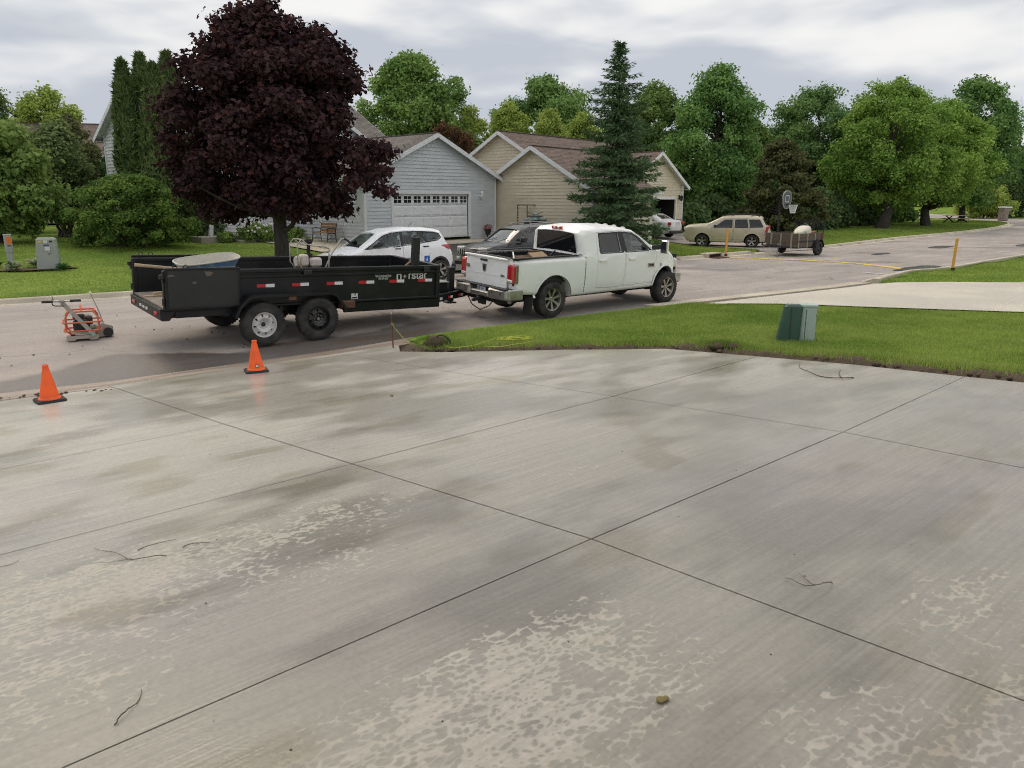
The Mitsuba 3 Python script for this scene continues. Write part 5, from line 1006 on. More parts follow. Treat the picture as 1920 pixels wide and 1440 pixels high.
put('cladding', gv.sheet(sbox(-2.1, .60, -.46, .72), 1.0, -1, .016, .2), 'paint_gold', GS); put('cladding', gv.sheet(sbox(.46, .60, .9, .72), 1.0, -1, .016, .2), 'paint_gold', GS); put('cladding', gv.sheet(sbox(-3.58, .60, -3.06, .72), 1.0, -1, .016, .2), 'paint_gold', GS)
for xx in (0, -2.585):
    put('wheel_flare', gv.sheet(Point(xx, .34).buffer(.53, 30).difference(Point(xx, .34).buffer(.425, 30)).intersection(sbox(xx-1, .36, xx+1, 2)), 1.0, -1, .02, .1), 'paint_gold', GS)
    for sd in (-1, 1): wheel(GS, xx, sd*.75, .345, .22, .22, 5, 'alloy', sd, tread=False)
for sd in (-1, 1):
    put('tail_lamp', MB().box((.73, sd*.80, .98), (.14, .16, .34), roty(.25), ch=.03), 'lamp_red', GS); put('headlamp', MB().box((-3.48, sd*.62, .99), (.20, .36, .17), ch=.03), 'lamp_clear', GS)
    put('door_mirror', MB().box((-1.92, sd*1.0, 1.14), (.12, .2, .14), ch=.04), 'plastic_black', GS)
gk = put('grille', MB().box((-3.58, 0, .98), (.06, .78, .22), ch=.02), 'plastic_black', GS)
for y in np.linspace(-.3, .3, 7): put('grille_bar', MB().box((-3.615, y, .98), (.03, .05, .19), ch=.01), 'paint_gold', gk)
for x in (-1.2, -.38): put('door_handle', MB().box((x, -.905, .97), (.16, .03, .04), ch=.01), 'paint_gold', GS)
put('underbody', MB().box((-1.3, 0, .40), (4.0, 1.2, .25)).box((0, 0, .5), (.8, 1.2, .5)).box((-2.585, 0, .5), (.8, 1.2, .5)), 'underbody', GS)
# --- white sedan by the cream garage, seen from behind
SD = thing('white_sedan', 'white sedan parked tail first beside the spruce near the open garage', 'car', tw=T().translate([9.0, 46.9, .40]).rotate([0, 0, 1], -42))
out = [(1.02, .45), (1.05, .70), (.98, .98), (.90, 1.05), (.35, 1.10), (-.25, 1.40), (-.8, 1.47), (-1.5, 1.45), (-1.9, 1.36), (-2.6, 1.02), (-3.3, .92), (-3.6, .75), (-3.65, .45), (-3.4, .25), (.7, .28)]
qv = Car(out, [(0, .32, .40), (-2.7, .32, .40)], .90, 1.0, .30, rnd=.10, bow=(.25, .14), crown=.06, low=.05, mid=.05, res=.1)
cab = Polygon([(.3, .98), (-.25, 1.34), (-.8, 1.41), (-1.5, 1.39), (-1.85, 1.31), (-2.45, 1.0)])
wa = Polygon([(-2.2, 1.03), (-1.75, 1.3), (-1.1, 1.37), (-1.1, 1.03)]); wb = Polygon([(-1.0, 1.03), (-1.0, 1.37), (-.4, 1.31), (-.02, 1.05)])
build_body(SD, qv, 'paint_pearl', cab, [(wa, 0, 'glass_tint'), (wb, 0, 'glass_tint')], ws=((-2.6, 1.02), (-1.92, 1.36), .04, .76, 'glass_tint'), back=((.33, 1.11), (-.24, 1.395), .04, .72, 'glass_tint'))
put('cabin_floor', MB().box((-1.0, 0, .98), (2.4, 1.4, .05)), 'cabin_dark', SD); seats(SD, (-1.3, -.4), (-.38, .38), 1.05, .4)
for sd in (-1, 1): put('tail_lamp', MB().box((.90, sd*.70, .86), (.18, .30, .20), rotz(sd*-.35), ch=.05), 'lamp_red', SD, smooth=30)
put('licence_plate', MB().box((1.045, 0, .82), (.02, .32, .15)), 'plate_white', SD); put('trunk_trim', MB().box((1.03, 0, .925), (.02, .5, .03), ch=.008), 'chrome', SD); put('valance', MB().box((.95, 0, .36), (.14, 1.4, .14), ch=.03), 'plastic_black', SD)
for xx in (0, -2.7):
    for sd in (-1, 1): wheel(SD, xx, sd*.76, .325, .21, .21, 7, 'alloy', sd, tread=False)
put('underbody', MB().box((-1.3, 0, .38), (4.0, 1.2, .25)).box((0, 0, .5), (.8, 1.2, .4)), 'underbody', SD)
# --- timber-sided utility trailer, tongue to the left
pr('gray_board', lambda p, n, uv: mix((.155, .125, .095), (.085, .065, .05), noise(p.x*5, p.y*5, p.z*28)*.7+noise(p.x*20, p.y*20, p.z*60)*.3), .9); pr('red_board', lambda p, n, uv: mix((.14, .06, .04), (.08, .045, .035), noise(p.x*8, p.y*8, p.z*20)), .9); pr('paint_gold_low', (.22, .185, .13), .4)
pr('pale_batten', (.30, .27, .22), .85)
h = math.atan2(.656, .755)
UT = thing('utility_trailer', 'small utility trailer with weathered board sides and mesh ramp at the kerb', 'trailer', tw=T().translate([14.87-math.sin(h)*.95, 37.92+math.cos(h)*.95, .02]).rotate([0, 0, 1], math.degrees(h)))
xa, xb, yb = -1.78, .62, .84
for sd in (-1, 1):
    for i in range(3): put('side_board', MB().box(((xa+xb)/2, sd*yb, .53+.215*i), (xb-xa, .03, .205), ch=.006), 'gray_board', UT)
    for x in (-1.7, -.9, -.2, .5): put('stake', MB().box((x, sd*(yb+.03), .72), (.07, .035, .66), ch=.005), 'pale_batten' if x < 0 else 'red_board', UT)
    put('fender', (lambda m: [m.bar((a, sd*.95, b), (c, sd*.95, d), .24, .012) for (a, b), (c, d) in zip([(.40*math.cos(q), .34+.40*math.sin(q)) for q in np.linspace(0.1, 3.04, 12)][:-1], [(.40*math.cos(q), .34+.40*math.sin(q)) for q in np.linspace(0.1, 3.04, 12)][1:])] and m)(MB()), 'black_metal', UT)
    wheel(UT, 0, sd*.95, .34, .19, .18, 8, 'steel_black', sd, style='disc', tread=False)
    put('rail', MB().box(((xa+xb)/2, sd*(yb+.035), .70), (xb-xa, .03, .035)), 'black_metal', UT)
for i in range(3): put('front_board', MB().box((xa, 0, .53+.215*i), (.03, 2*yb-.03, .205), ch=.006), 'gray_board', UT)
for y in (-.55, 0, .5): put('stake', MB().box((xa-.03, y, .72), (.035, .08, .66), ch=.005), 'pale_batten', UT)
put('frame', MB().box(((xa+xb)/2, 0, .40), (xb-xa, 1.7, .06)).box((0, 0, .34), (.07, 1.8, .07)), 'black_metal', UT)
tg_ = MB()
for sd in (-1, 1): tg_.bar((xa, sd*.5, .42), (xa-1.15, 0, .56), .06, .07)
put('tongue', tg_.bar((xa-.2, 0, .44), (xa-1.4, 0, .60), .07, .08), 'black_metal', UT); put('coupler', MB().box((xa-1.42, 0, .61), (.2, .1, .1), ch=.02), 'galvanised', UT)
put('jack', MB().tube([(xa-.45, -.12, .0), (xa-.45, -.12, .62)], .03, 8).box((xa-.45, -.12, .01), (.14, .14, .02)), 'galvanised', UT)
rp = MB()
for y in np.linspace(-.8, .8, 6): rp.bar((xb+.03, y, .42), (xb+.16, y, 1.62), .03, .03)
for q in (0, .5, 1): rp.bar((xb+.03+.13*q, -.82, .42+1.2*q), (xb+.03+.13*q, .82, .42+1.2*q), .035, .035)
put('ramp_gate', rp, 'black_metal', UT)
mm = MB()
for i in range(26): z = .44+i*.046; mm.bar((xb+.03+.13*(z-.42)/1.2, -.8, z), (xb+.03+.13*(z-.42)/1.2, .8, z), .006, .006)
for y in np.linspace(-.79, .79, 34): mm.bar((xb+.03, y, .42), (xb+.16, y, 1.62), .005, .005)
put('ramp_mesh', mm, 'black_metal', UT, stuff=True)
def on_ut(x, y, z): c, s = math.cos(h), math.sin(h); return (14.87-s*.95+c*x-s*y, 37.92+c*.95+s*x+c*y, z)
pr('mower_cream', (.66, .63, .50), .4)
MW = thing('outboard_cowl', 'cream engine hood with black vent lying on the board trailer load', 'engine cowl', on_ut(-.55, -.35, 1.05), h+.2)
cw = MB(); vs = []
for x, w, hh in ((-.58, .10, .06), (-.45, .26, .16), (-.15, .32, .27), (.2, .34, .36), (.42, .33, .38), (.5, .26, .30)):
    for a in np.linspace(0, np.pi, 11): vs.append((x, w*math.copysign(abs(math.cos(a))**.6, math.cos(a)), hh*math.sin(a)**.6))
f = np.array([[i*11+j, i*11+j+1, (i+1)*11+j+1, (i+1)*11+j] for i in range(5) for j in range(10)]); cw.add(np.array(vs), f); cw.add(np.array(vs[-11:]), [[0, j, j+1] for j in range(1, 10)]); cw.add(np.array(vs[:11]), [[0, j+1, j] for j in range(1, 10)])
put('hood', cw, 'mower_cream', MW, smooth=40); put('louvre', MB().box((-.32, -.30, .09), (.2, .02, .04), rotz(.15), ch=.008), 'plastic_black', MW); put('vent', MB().lathe([(.12, -.12), (.22, -.1), (.24, 0), (.22, .1), (.12, .12)], 18, M=YZ, off=(.60, .05, .22)), 'plastic_black', MW, smooth=30); put('base', MB().box((0, 0, -.28), (1.0, .6, .5), ch=.05), 'plastic_black', MW)
pr('brush_orange', (.5, .2, .1), .8)
tag(put('firewood', MB().tube([on_ut(.1, -.5, 1.06), on_ut(.5, -.2, 1.12)], .05, 7).tube([on_ut(.15, -.2, 1.05), on_ut(.55, -.45, 1.10)], .05, 7), 'brush_orange'), 'reddish sticks of wood lying on the board trailer', 'firewood')
# ------------------------------------------------------------------ small things
pr('cone_orange', lambda p, n, uv: mix((.95, .125, .012), (.80, .105, .02), smoothstep(.4, .8, fbm(p.x*9, p.y*9, p.z*9, 3))), .45)
def cone(x, y, lab, rz, patch=False):
    z = float(plane_z(x, y))+.002; t = thing('traffic_cone', lab, 'traffic cone', (x, y, z), rz, 'orange cones at the driveway mouth')
    sq = Polygon([(-.175, -.175), (.175, -.175), (.175, .175), (-.175, .175)]).buffer(.0).buffer(-.04).buffer(.04)
    put('base', MB().prism(sq, 0, .028).prism(sq.buffer(-.015), .028, .036), 'rubber', t)
    put('cone', MB().lathe([(.140, .036), (.136, .05), (.122, .06), (.036, .475), (.040, .48), (.040, .497), (.030, .505), (.026, .505), (.026, .43)], 32), 'cone_orange', t, smooth=35)
    if patch:
        k = put('label', MB().box((.0, -.115, .11), (.055, .004, .045), rotx(-.22)), 'plastic_black', t); put('label_face', MB().box((0, -.118, .11), (.04, .004, .03), rotx(-.22)), 'sticker', k)
cone(-6.30, 10.14, 'orange traffic cone on the left, nearest the camera', .75); cone(-4.07, 11.95, 'orange traffic cone on the right, in front of the trailer wheels', .45, True)
# plate compactor with an orange tube cage
pr('frame_orange', lambda p, n, uv: mix((.62, .13, .05), (.42, .16, .10), smoothstep(.45, .8, fbm(p.x*14, p.y*14, p.z*14, 3))), .5); pr('dusty_steel', lambda p, n, uv: mix((.30, .27, .23), (.45, .41, .35), fbm(p.x*12, p.y*12, p.z*12, 3)), .7)
PC = thing('plate_compactor', 'plate compactor with orange tube cage and tan bent handle on the road', 'plate compactor', (-8.20, 14.50, zat(-8.20, 14.50)), .50)
put('base_plate', MB().box((0, 0, .055), (.54, .40, .03), ch=.006).box((-.19, 0, .035), (.14, .40, .05), ch=.01).box((.18, 0, .035), (.14, .40, .05), ch=.01).box((.0, -.19, .08), (.54, .02, .05)), 'dusty_steel', PC)
for y in (-.12, .12):
    for x in (-.16, .16): put('rubber_mount', MB().lathe([(0, .07), (.035, .07), (.035, .12), (0, .12)], 12, off=(x, y, 0)), 'rubber', PC)
put('engine_bed', MB().box((.02, 0, .14), (.46, .32, .03), ch=.006), 'dusty_steel', PC)
cg = MB()
def loop(pts, r=.016): cg.tube(np.vstack([pts, pts[:1]]) if np.linalg.norm(np.subtract(pts[0], pts[-1])) > .01 else pts, r, 8)
def rr_(cx, cy, hx, hy, z, n=5, rad=.07):
    q = Polygon([(-hx, -hy), (hx, -hy), (hx, hy), (-hx, hy)]).buffer(-rad).buffer(rad, 4); return np.array([(cx+a, cy+b, z) for a, b in q.exterior.coords])
loop(rr_(.02, 0, .31, .25, .20)); loop(rr_(.02, 0, .32, .26, .36)); loop(rr_(.02, 0, .23, .19, .555))
for sx in (-1, 1):
    for sy in (-1, 1): cg.tube([(.02+sx*.20, sy*.17, .14), (.02+sx*.27, sy*.22, .20), (.02+sx*.275, sy*.225, .36), (.02+sx*.265, sy*.21, .46), (.02+sx*.20, sy*.17, .555)], .016, 8)
cg.tube([(.02, -.19, .555), (.02, -.10, .63), (.02, .0, .655), (.02, .10, .63), (.02, .19, .555)], .016, 8)
put('cage', cg, 'frame_orange', PC, smooth=True)
en = put('engine', MB().box((.0, .02, .27), (.28, .24, .20), ch=.03).box((.14, .02, .36), (.12, .20, .16), ch=.03).lathe([(0, -.03), (.095, -.02), (.10, .03), (.06, .05), (0, .05)], 16, M=rotx(math.pi/2), off=(.05, -.12, .31)), 'plastic_black', PC, smooth=30)
put('air_filter', MB().box((-.03, -.04, .45), (.20, .15, .08), ch=.02), 'rubber', en); put('tank', MB().box((.02, .06, .43), (.26, .18, .09), ch=.03), 'dusty_steel', en, smooth=30); put('muffler', MB().box((.17, -.09, .25), (.13, .10, .10), ch=.025), 'galvanised', en)
hb = MB(); hp = [(.20, -.24, .09), (.02, -.26, .36), (-.14, -.30, .58), (-.22, -.33, .70), (-.26, -.35, .76)]
for a, b in zip(hp[:-1], hp[1:]): hb.bar(a, b, .022, .075, up=(.5, 0, 1), ch=.006)
put('handle_arm', hb, 'dusty_steel', PC)
hd_ = put('handlebar', MB().tube([(-.56, -.35, .79), (.04, -.35, .785)], .015, 8).box((-.26, -.35, .785), (.09, .05, .05), ch=.01), 'galvanised', PC, smooth=30)
for x in (-.48, -.03): put('grip', MB().tube([(x-.10, -.35, .79 if x < -.2 else .786), (x+.08, -.35, .788 if x < -.2 else .785)], .023, 10), 'rubber', hd_, smooth=30)
put('throttle_lever', MB().tube([(-.42, -.36, .78), (-.41, -.38, .73), (-.38, -.38, .71), (-.24, -.37, .70)], .011, 6), 'plastic_black', hd_)
FB = thing('hand_roller', 'small gray wheeled edger with thin upright rod beside the compactor', 'hand tool', (-7.98, 14.78, zat(-7.98, 14.78)), .75)
put('housing', MB().add(np.array([(x, y, z) for y in (-.11, .11) for x, z in ((-.20, .02), (.18, .02), (.18, .20), (.02, .27), (-.16, .22))]), [[0, 1, 2], [0, 2, 3], [0, 3, 4], [5, 7, 6], [5, 8, 7], [5, 9, 8], [0, 5, 6], [0, 6, 1], [1, 6, 7], [1, 7, 2], [2, 7, 8], [2, 8, 3], [3, 8, 9], [3, 9, 4], [4, 9, 5], [4, 5, 0]]), 'dusty_steel', FB)
put('drum', MB().lathe([(0, -.09), (.085, -.09), (.085, .09), (0, .09)], 18, M=rotx(math.pi/2), off=(.08, -.06, .10)), 'plastic_black', FB, smooth=30); put('rod', MB().tube([(.05, 0, .26), (.0, .06, .52), (-.08, .14, .84)], .011, 7), 'dusty_steel', FB); put('knob', MB().tm(trimesh.creation.icosphere(1, .022), off=(-.08, .14, .85)), 'trim_white', FB)
# utility pedestals
pr('pedestal_gray', lambda p, n, uv: mix((.36, .38, .36), (.28, .30, .285), fbm(p.x*3, p.y*3, p.z*3, 3)), .6); pr('pedestal_green', lambda p, n, uv: mix((.022, .062, .045), (.035, .085, .06), fbm(p.x*4, p.y*4, p.z*2, 3)), .45); pr('pedestal_mint', lambda p, n, uv: mix((.40, .48, .45), (.32, .39, .36), fbm(p.x*5, p.y*5, p.z*2, 3)), .5)
pr('label_orange', (.75, .17, .03), .5); pr('label_blue', (.05, .08, .22), .5); pr('yellow_label', (.70, .52, .08), .5)
zz = zat(-16.98, 26.31)
SP = thing('marker_pedestal', 'slim pale gray utility post with orange label on the left lawn', 'utility pedestal', (-16.98, 26.31, zz), .57)
put('post', MB().box((0, 0, .36), (.20, .18, .76), ch=.03).box((0, 0, .86), (.235, .21, .62), ch=.035).box((0, 0, 1.16), (.25, .23, .05), ch=.02), 'pedestal_gray', SP)
k = put('label', MB().box((.02, -.107, .98), (.13, .006, .24)), 'label_orange', SP); put('small_label', MB().box((.02, -.107, .80), (.11, .006, .035)), 'plastic_black', SP); put('dot', MB().box((.02, -.107, .86), (.035, .006, .03)), 'label_orange', SP)
zz = zat(-16.0, 26.75)
CB = thing('cable_cabinet', 'tapered gray utility cabinet with stickers beside the variegated hostas', 'utility cabinet', (-15.95, 26.75, zz), .45)
def taper(mb, hx0, hy0, hx1, hy1, z0, z1, ch=.06, dx=0.0):
    a = [(-1, -1), (1, -1), (1, 1), (-1, 1)]; ps = []
    for hx, hy, z, sh in ((hx0, hy0, z0, 0), (hx1, hy1, z1-ch, dx), (hx1-ch, hy1-ch, z1, dx)):
        q = Polygon([(sx*hx, sy*hy) for sx, sy in a]).buffer(-.05).buffer(.05, 3); ps.append([(x+sh, y, z) for x, y in list(q.exterior.coords)[:-1]])
    n = len(ps[0]); v = np.array(sum(ps, [])); f = [[r*n+i, r*n+(i+1) % n, (r+1)*n+(i+1) % n, (r+1)*n+i] for r in range(2) for i in range(n)]; f = np.array(f)
    return mb.add(v, np.vstack([f[:, [0, 1, 2]], f[:, [0, 2, 3]], [[2*n, 2*n+i, 2*n+i+1] for i in range(1, n-1)]]))
put('housing', taper(MB(), .37, .30, .30, .22, -.1, 1.06), 'pedestal_gray', CB, smooth=30)
Mt = rotx(-.07)
for (x, z, w, h_, c) in ((-.17, .93, .10, .05, 'yellow_label'), (-.02, .93, .12, .10, 'sticker'), (.14, .94, .09, .05, 'plastic_black'), (.0, .81, .16, .05, 'label_blue'), (.02, .70, .15, .14, 'sticker')): put('label', MB().box((x, -.237-(1.0-z)*.075, z), (w, .008, h_), Mt), c, CB)
put('handle', MB().box((.05, -.275, .56), (.06, .05, .03), ch=.01).tube([(.02, -.29, .55), (.10, -.29, .57)], .014, 6), 'chrome_dull', CB)
zg = zat(5.05, 13.45)
G1 = thing('green_pedestal', 'leaning dark green utility box on the verge', 'utility pedestal', (4.86, 13.42, zg), -.25)
put('shell', taper(MB(), .185, .15, .155, .12, -.05, .63, .03, .07), 'pedestal_green', G1, smooth=30); put('front_seam', MB().box((.03, -.150, .30), (.008, .008, .55), rotx(-.05)), 'plastic_black', G1)
G2 = thing('mint_pedestal', 'pale mint green utility box beside the dark green one', 'utility pedestal', (5.20, 13.42, zg), -.25)
put('shell', taper(MB(), .135, .12, .135, .12, -.05, .60, .01), 'pedestal_mint', G2, smooth=30); put('cap', MB().box((0, 0, .61), (.30, .27, .05), ch=.018), 'pedestal_mint', G2); put('panel_seam', MB().box((-.04, -.122, .28), (.01, .006, .54)), 'pedestal_green', G2)
for z in (.12, .30, .44): put('hasp', MB().box((.137, -.05, z), (.012, .07, .02)), 'pedestal_green', G2)
# orange-yellow marker posts and the kerb inlet
pr('post_orange', lambda p, n, uv: mix((.72, .33, .03), (.62, .36, .10), fbm(p.x*8, p.y*8, p.z*8, 3)), .5)
for x, y, hh, lab, tilt in ((10.26, 37.3, 1.32, 'orange marker post in front of the gold SUV, by the kerb inlet', .02), (16.25, 28.55, 1.17, 'orange marker post on the lawn right of the road', .03)):
    t = thing('marker_post', lab, 'marker post', (x, y, zat(x, y)), .0, 'orange marker posts'); M_ = roty(tilt)
    put('post', MB().box((0, 0, hh/2+.06), (.10, .05, hh-.1), M_, ch=.012), 'post_orange', t); put('foot', MB().box((0, 0, .05), (.11, .06, .14), M_), 'plastic_black', t); put('cap', MB().box(np.array([0, 0, hh+.01])@M_.T, (.085, .04, .03), M_, ch=.008), 'post_orange', t)
IN = thing('kerb_inlet', 'storm drain inlet with dark slot in the far kerb', 'storm drain', (9.45, 36.62, .0), .80)
put('hood', MB().box((0, .12, .185), (1.15, .5, .05), ch=.015).box((-.60, .05, .10), (.08, .4, .2), ch=.01).box((.60, .05, .10), (.08, .4, .2), ch=.01), 'concrete_old', IN); put('slot', MB().box((0, -.06, .085), (1.10, .04, .14)), 'dark_hole', IN); put('grate_frame', MB().box((0, -.36, .018), (1.1, .5, .02), ch=.005), 'rust', IN)
for x in np.linspace(-.48, .48, 9): put('grate_bar', MB().box((x, -.36, .032), (.04, .46, .02), ch=.004), 'rust', IN)
# stake, string line, sod clump
pr('string_yellow', (.52, .55, .08), .7)
z0 = .05; ST = thing('steel_stake', 'rusty steel stake at the corner of the driveway tied with yellow string', 'stake', (-2.2, 14.0, z0))
put('rod', MB().tube([(0, 0, -.05), (-.005, 0, .40), (-.012, 0, .64)], [.013, .013, .012], 8), 'rust', ST); put('tip', MB().tube([(-.012, 0, .62), (-.014, 0, .655)], .014, 8), 'dusty_steel', ST); put('knot', MB().tube([(-.02, -.01, .43), (.02, .0, .44), (.0, .02, .45), (-.02, -.01, .46)], .007, 5), 'string_yellow', ST)
def gz(x, y, dz=.0): return (x, y, max(zat(x, y), float(plane_z(x, y)))+dz)
sl = MB(); a = np.array([-2.2, 14.0, .48])
for q, end in ((0, (-1.62, 13.93)), (1, (-1.50, 13.80))):
    b = np.array(gz(*end, .05)); sl.tube([a*(1-t)+b*t+np.array([0, 0, -.16*math.sin(math.pi*t)*(1+.2*q)]) for t in np.linspace(0, 1, 12)], .0042, 5)
def smoothpts(P, n=6):
    P = np.array(P, float); 
    from scipy.interpolate import splprep, splev
    tck, _ = splprep(P.T, s=0, k=min(3, len(P)-1)); return np.array(splev(np.linspace(0, 1, n*len(P)), tck)).T
sl.tube(smoothpts([gz(-1.62, 13.93, .05), gz(-1.45, 13.9, .14), gz(-1.25, 13.72, .05), gz(-1.02, 13.42, .03), gz(-.75, 13.46, .04), gz(-.50, 13.72, .07), gz(-.2, 14.05, .09), gz(.12, 14.08, .10)]), .0042, 5)
rng = np.random.default_rng(4); pts_ = [gz(.05+.28*math.cos(i*1.9)+rng.normal(0, .08), 13.95+.16*math.sin(i*1.9)+rng.normal(0, .06), .07+.03*rng.random()) for i in range(22)]
sl.tube(smoothpts(pts_, 4), .005, 5); sl.tube(smoothpts([gz(.15, 13.9, .06), gz(.28, 13.62, .05), gz(.02, 13.5, .04), gz(-.15, 13.4, .03), gz(-.45, 13.45, .03)]), .0042, 5)
tag(put('string_line', sl, 'string_yellow', smooth=True), 'tangled yellow mason string lying along the soil and grass', 'string')
SC_ = thing('sod_clump', 'upturned clump of dark sod and roots beside the stake', 'sod clump', gz(-1.38, 13.82, .0))
put('soil', MB().tm(rock((0, 0, .07), .17, 7, .75)).tm(rock((.12, .04, .05), .11, 9, .7)).tm(rock((-.14, .02, .04), .10, 11, .7)), 'soil', SC_, smooth=True); put('root_loop', MB().tube(smoothpts([(.0, -.05, .10), (.08, -.08, .22), (.20, -.06, .17), (.26, -.03, .04)]), .014, 6), 'plastic_black', SC_)
rr = np.random.default_rng(6); v, f, c = blades(np.c_[rr.normal(0, .13, 500), rr.normal(.05, .10, 500), np.full(500, .11)], .09, .008, 5, .7); put('grass', trimesh.Trimesh(v, f, process=False), 'blade', SC_, color=c, stuff=True)
SD2 = thing('sod_clump', 'low tuft of torn turf at the edge of the new driveway', 'sod clump', gz(3.45, 12.75, .0))
put('soil', MB().tm(rock((0, 0, .03), .14, 17, .5)).tm(rock((.26, -.05, .03), .12, 19, .5)), 'soil', SD2, smooth=True); v, f, c = blades(np.c_[rr.normal(.1, .16, 700), rr.normal(.02, .08, 700), np.full(700, .06)], .09, .008, 5, .8); put('grass', trimesh.Trimesh(v, f, process=False), 'blade', SD2, color=c, stuff=True)
# fallen twigs, a leaf, crumbs on the concrete
pr('twig', lambda p, n, uv: mix((.05, .038, .03), (.11, .085, .065), noise(p.x*40, p.y*40, p.z*40)), .9); pr('dead_leaf', (.16, .13, .04), .7)
def pz(x, y, dz=.006): return (x, y, float(plane_z(x, y))+dz)
def twig(lines, lab, r=.0034):
    m = MB()
    for i, L_ in enumerate(lines):
        P = smoothpts([pz(x, y, .006+.012*math.sin(j*1.7+i)**2) for j, (x, y) in enumerate(L_)], 5) if len(L_) > 2 else np.array([pz(*q) for q in L_])
        P[:, :2] += np.random.default_rng(i+len(L_)).normal(0, .0025, (len(P), 2)); m.tube(P, np.linspace(r, r*.4, len(P))*(1 if i == 0 else .75), 5)
    tag(put('twig', m, 'twig', smooth=True), lab, 'twig', 'fallen twigs on the driveway')
twig([[(-2.39, 4.89), (-2.5, 4.86), (-2.61, 4.85), (-2.73, 4.92), (-2.84, 4.99), (-2.97, 5.04)], [(-2.61, 4.85), (-2.71, 4.82), (-2.8, 4.79)]], 'forked twig on the left part of the driveway')
twig([[(-2.65, 5.01), (-2.56, 5.08), (-2.45, 5.18)]], 'thin straight twig above the forked one on the left'); twig([[(-2.34, 5.04), (-2.25, 5.08), (-2.2, 5.11), (-2.16, 5.08)]], 'short hooked twig right of the forked one on the left')
twig([[(-3.6, 4.68), (-3.47, 4.77), (-3.43, 4.82), (-3.4, 4.87)]], 'twig at the left edge of the picture'); twig([[(-1.81, 3.04), (-1.8, 3.12), (-1.79, 3.2), (-1.81, 3.3)]], 'lone twig near the bottom left of the driveway', .0038)
twig([[(1.94, 4.24), (1.82, 4.2), (1.77, 4.22), (1.72, 4.26), (1.68, 4.32)], [(1.82, 4.2), (1.8, 4.3), (1.78, 4.37)]], 'forked twig on the near right slab')
twig([[(4.65, 10.2), (4.41, 10.16), (4.29, 10.29), (4.22, 10.6), (4.21, 10.89), (4.33, 11.3)], [(4.48, 10.15), (4.56, 10.44), (4.71, 10.77)]], 'large bare branch on the far right slab by the soil edge', .007)
tag(put('fallen_leaf', MB().tm(rock(pz(.69, 3.12, .012), .022, 3, .45)).tm(rock(pz(.715, 3.13, .012), .016, 5, .5)), 'dead_leaf', smooth=True), 'small curled olive brown leaf near the bottom of the driveway', 'leaf')
tag(put('fallen_leaf', MB().tm(rock(pz(-1.59, 9.85, .012), .022, 8, .45)), 'dead_leaf', smooth=True), 'tiny dark leaf on the slab in front of the trailer', 'leaf')
cr = MB(); rr = np.random.default_rng(14)
for i in range(48):
    y = rr.uniform(2.8, 12) ; x = rr.uniform(-.5, .62)*y; cr.tm(rock(pz(x, y, .002), rr.uniform(.0025, .006), i, .6))
for i in range(26):
    t = rr.uniform(0, 1); x, y = -7.4+t*1.7+rr.normal(0, .06), 10.25+t*.62+rr.normal(0, .05); cr.tm(rock((x, y, .045), rr.uniform(.008, .03), i+7, .6))
k = put('grit', cr, 'twig', smooth=True); labels[k] = {'label': 'dark crumbs of grit scattered over the concrete', 'category': 'grit', 'kind': 'stuff'}
cr = MB()
for i in range(60):
    x, y = rr.uniform(-9, -1), 0; y = 12.0+(x+9)*.45+rr.uniform(0, 6); cr.tm(rock((x, y, zat(x, y)+.004), rr.uniform(.008, .022), i, .7))
k = put('pebbles', cr, 'soil', smooth=True); labels[k] = {'label': 'small stones lying on the road by the trailer', 'category': 'stones', 'kind': 'stuff'}
# basketball hoop
pr('board_gray', (.10, .11, .12), .3, specular=.6); pr('net_white', (.78, .78, .76), .8)
BH = thing('basketball_hoop', 'portable basketball hoop with gray board and white net behind the utility trailer', 'basketball hoop', (14.55, 42.9, zat(14.55, 42.9)), .25)
put('pole', MB().tube([(0, 0, 0), (0, 0, 2.5)], .05, 10).bar((0, 0, 2.3), (.18, -.27, 2.6), .05, .05).bar((0, 0, 1.9), (.18, -.27, 2.3), .05, .05), 'black_metal', BH); put('base', MB().box((-.2, .1, .12), (1.0, .7, .24), ch=.06), 'black_metal', BH)
bo = Polygon([(.45*math.cos(a), .30+.33*math.sin(a)) if math.sin(a) > -.2 else (.35*math.cos(a), .27*math.sin(a)) for a in np.linspace(0, 2*np.pi, 36)[:-1]]).buffer(0)
MBk = rotz(-1.07)@YZ
put('backboard', MB().prism(bo.buffer(.02), 0, .03, MBk, (.20, -.30, 2.32)), 'board_gray', BH); put('board_edge', MB().prism(bo.buffer(.04).difference(bo.buffer(.0)), -.005, .04, MBk, (.20, -.30, 2.32)), 'pedestal_gray', BH); put('target_square', MB().prism(sbox(-.2, .05, .2, .4).difference(sbox(-.17, .08, .17, .37)), .032, .036, MBk, (.20, -.30, 2.32)), 'trim_white', BH)
rc = np.array([.20, -.30, 2.25])+rotz(-1.07)@np.array([.40, 0, 0]); put('rim', MB().tube([rc+[.23*math.cos(a), .23*math.sin(a), 0] for a in np.linspace(0, 2*np.pi, 22)], .012, 6).bar(rc-rotz(-1.07)@np.array([.36, 0, 0]), rc-rotz(-1.07)@np.array([.22, 0, 0]), .10, .05), 'black_metal', BH)
nt = MB()
for i in range(12):
    for s_ in (-1, 1): nt.tube([rc+[(.23-.11*t)*math.cos(2*np.pi*i/12+s_*t*1.3), (.23-.11*t)*math.sin(2*np.pi*i/12+s_*t*1.3), -.46*t] for t in np.linspace(0, 1, 7)], .009, 4)
put('net', nt, 'net_white', BH)
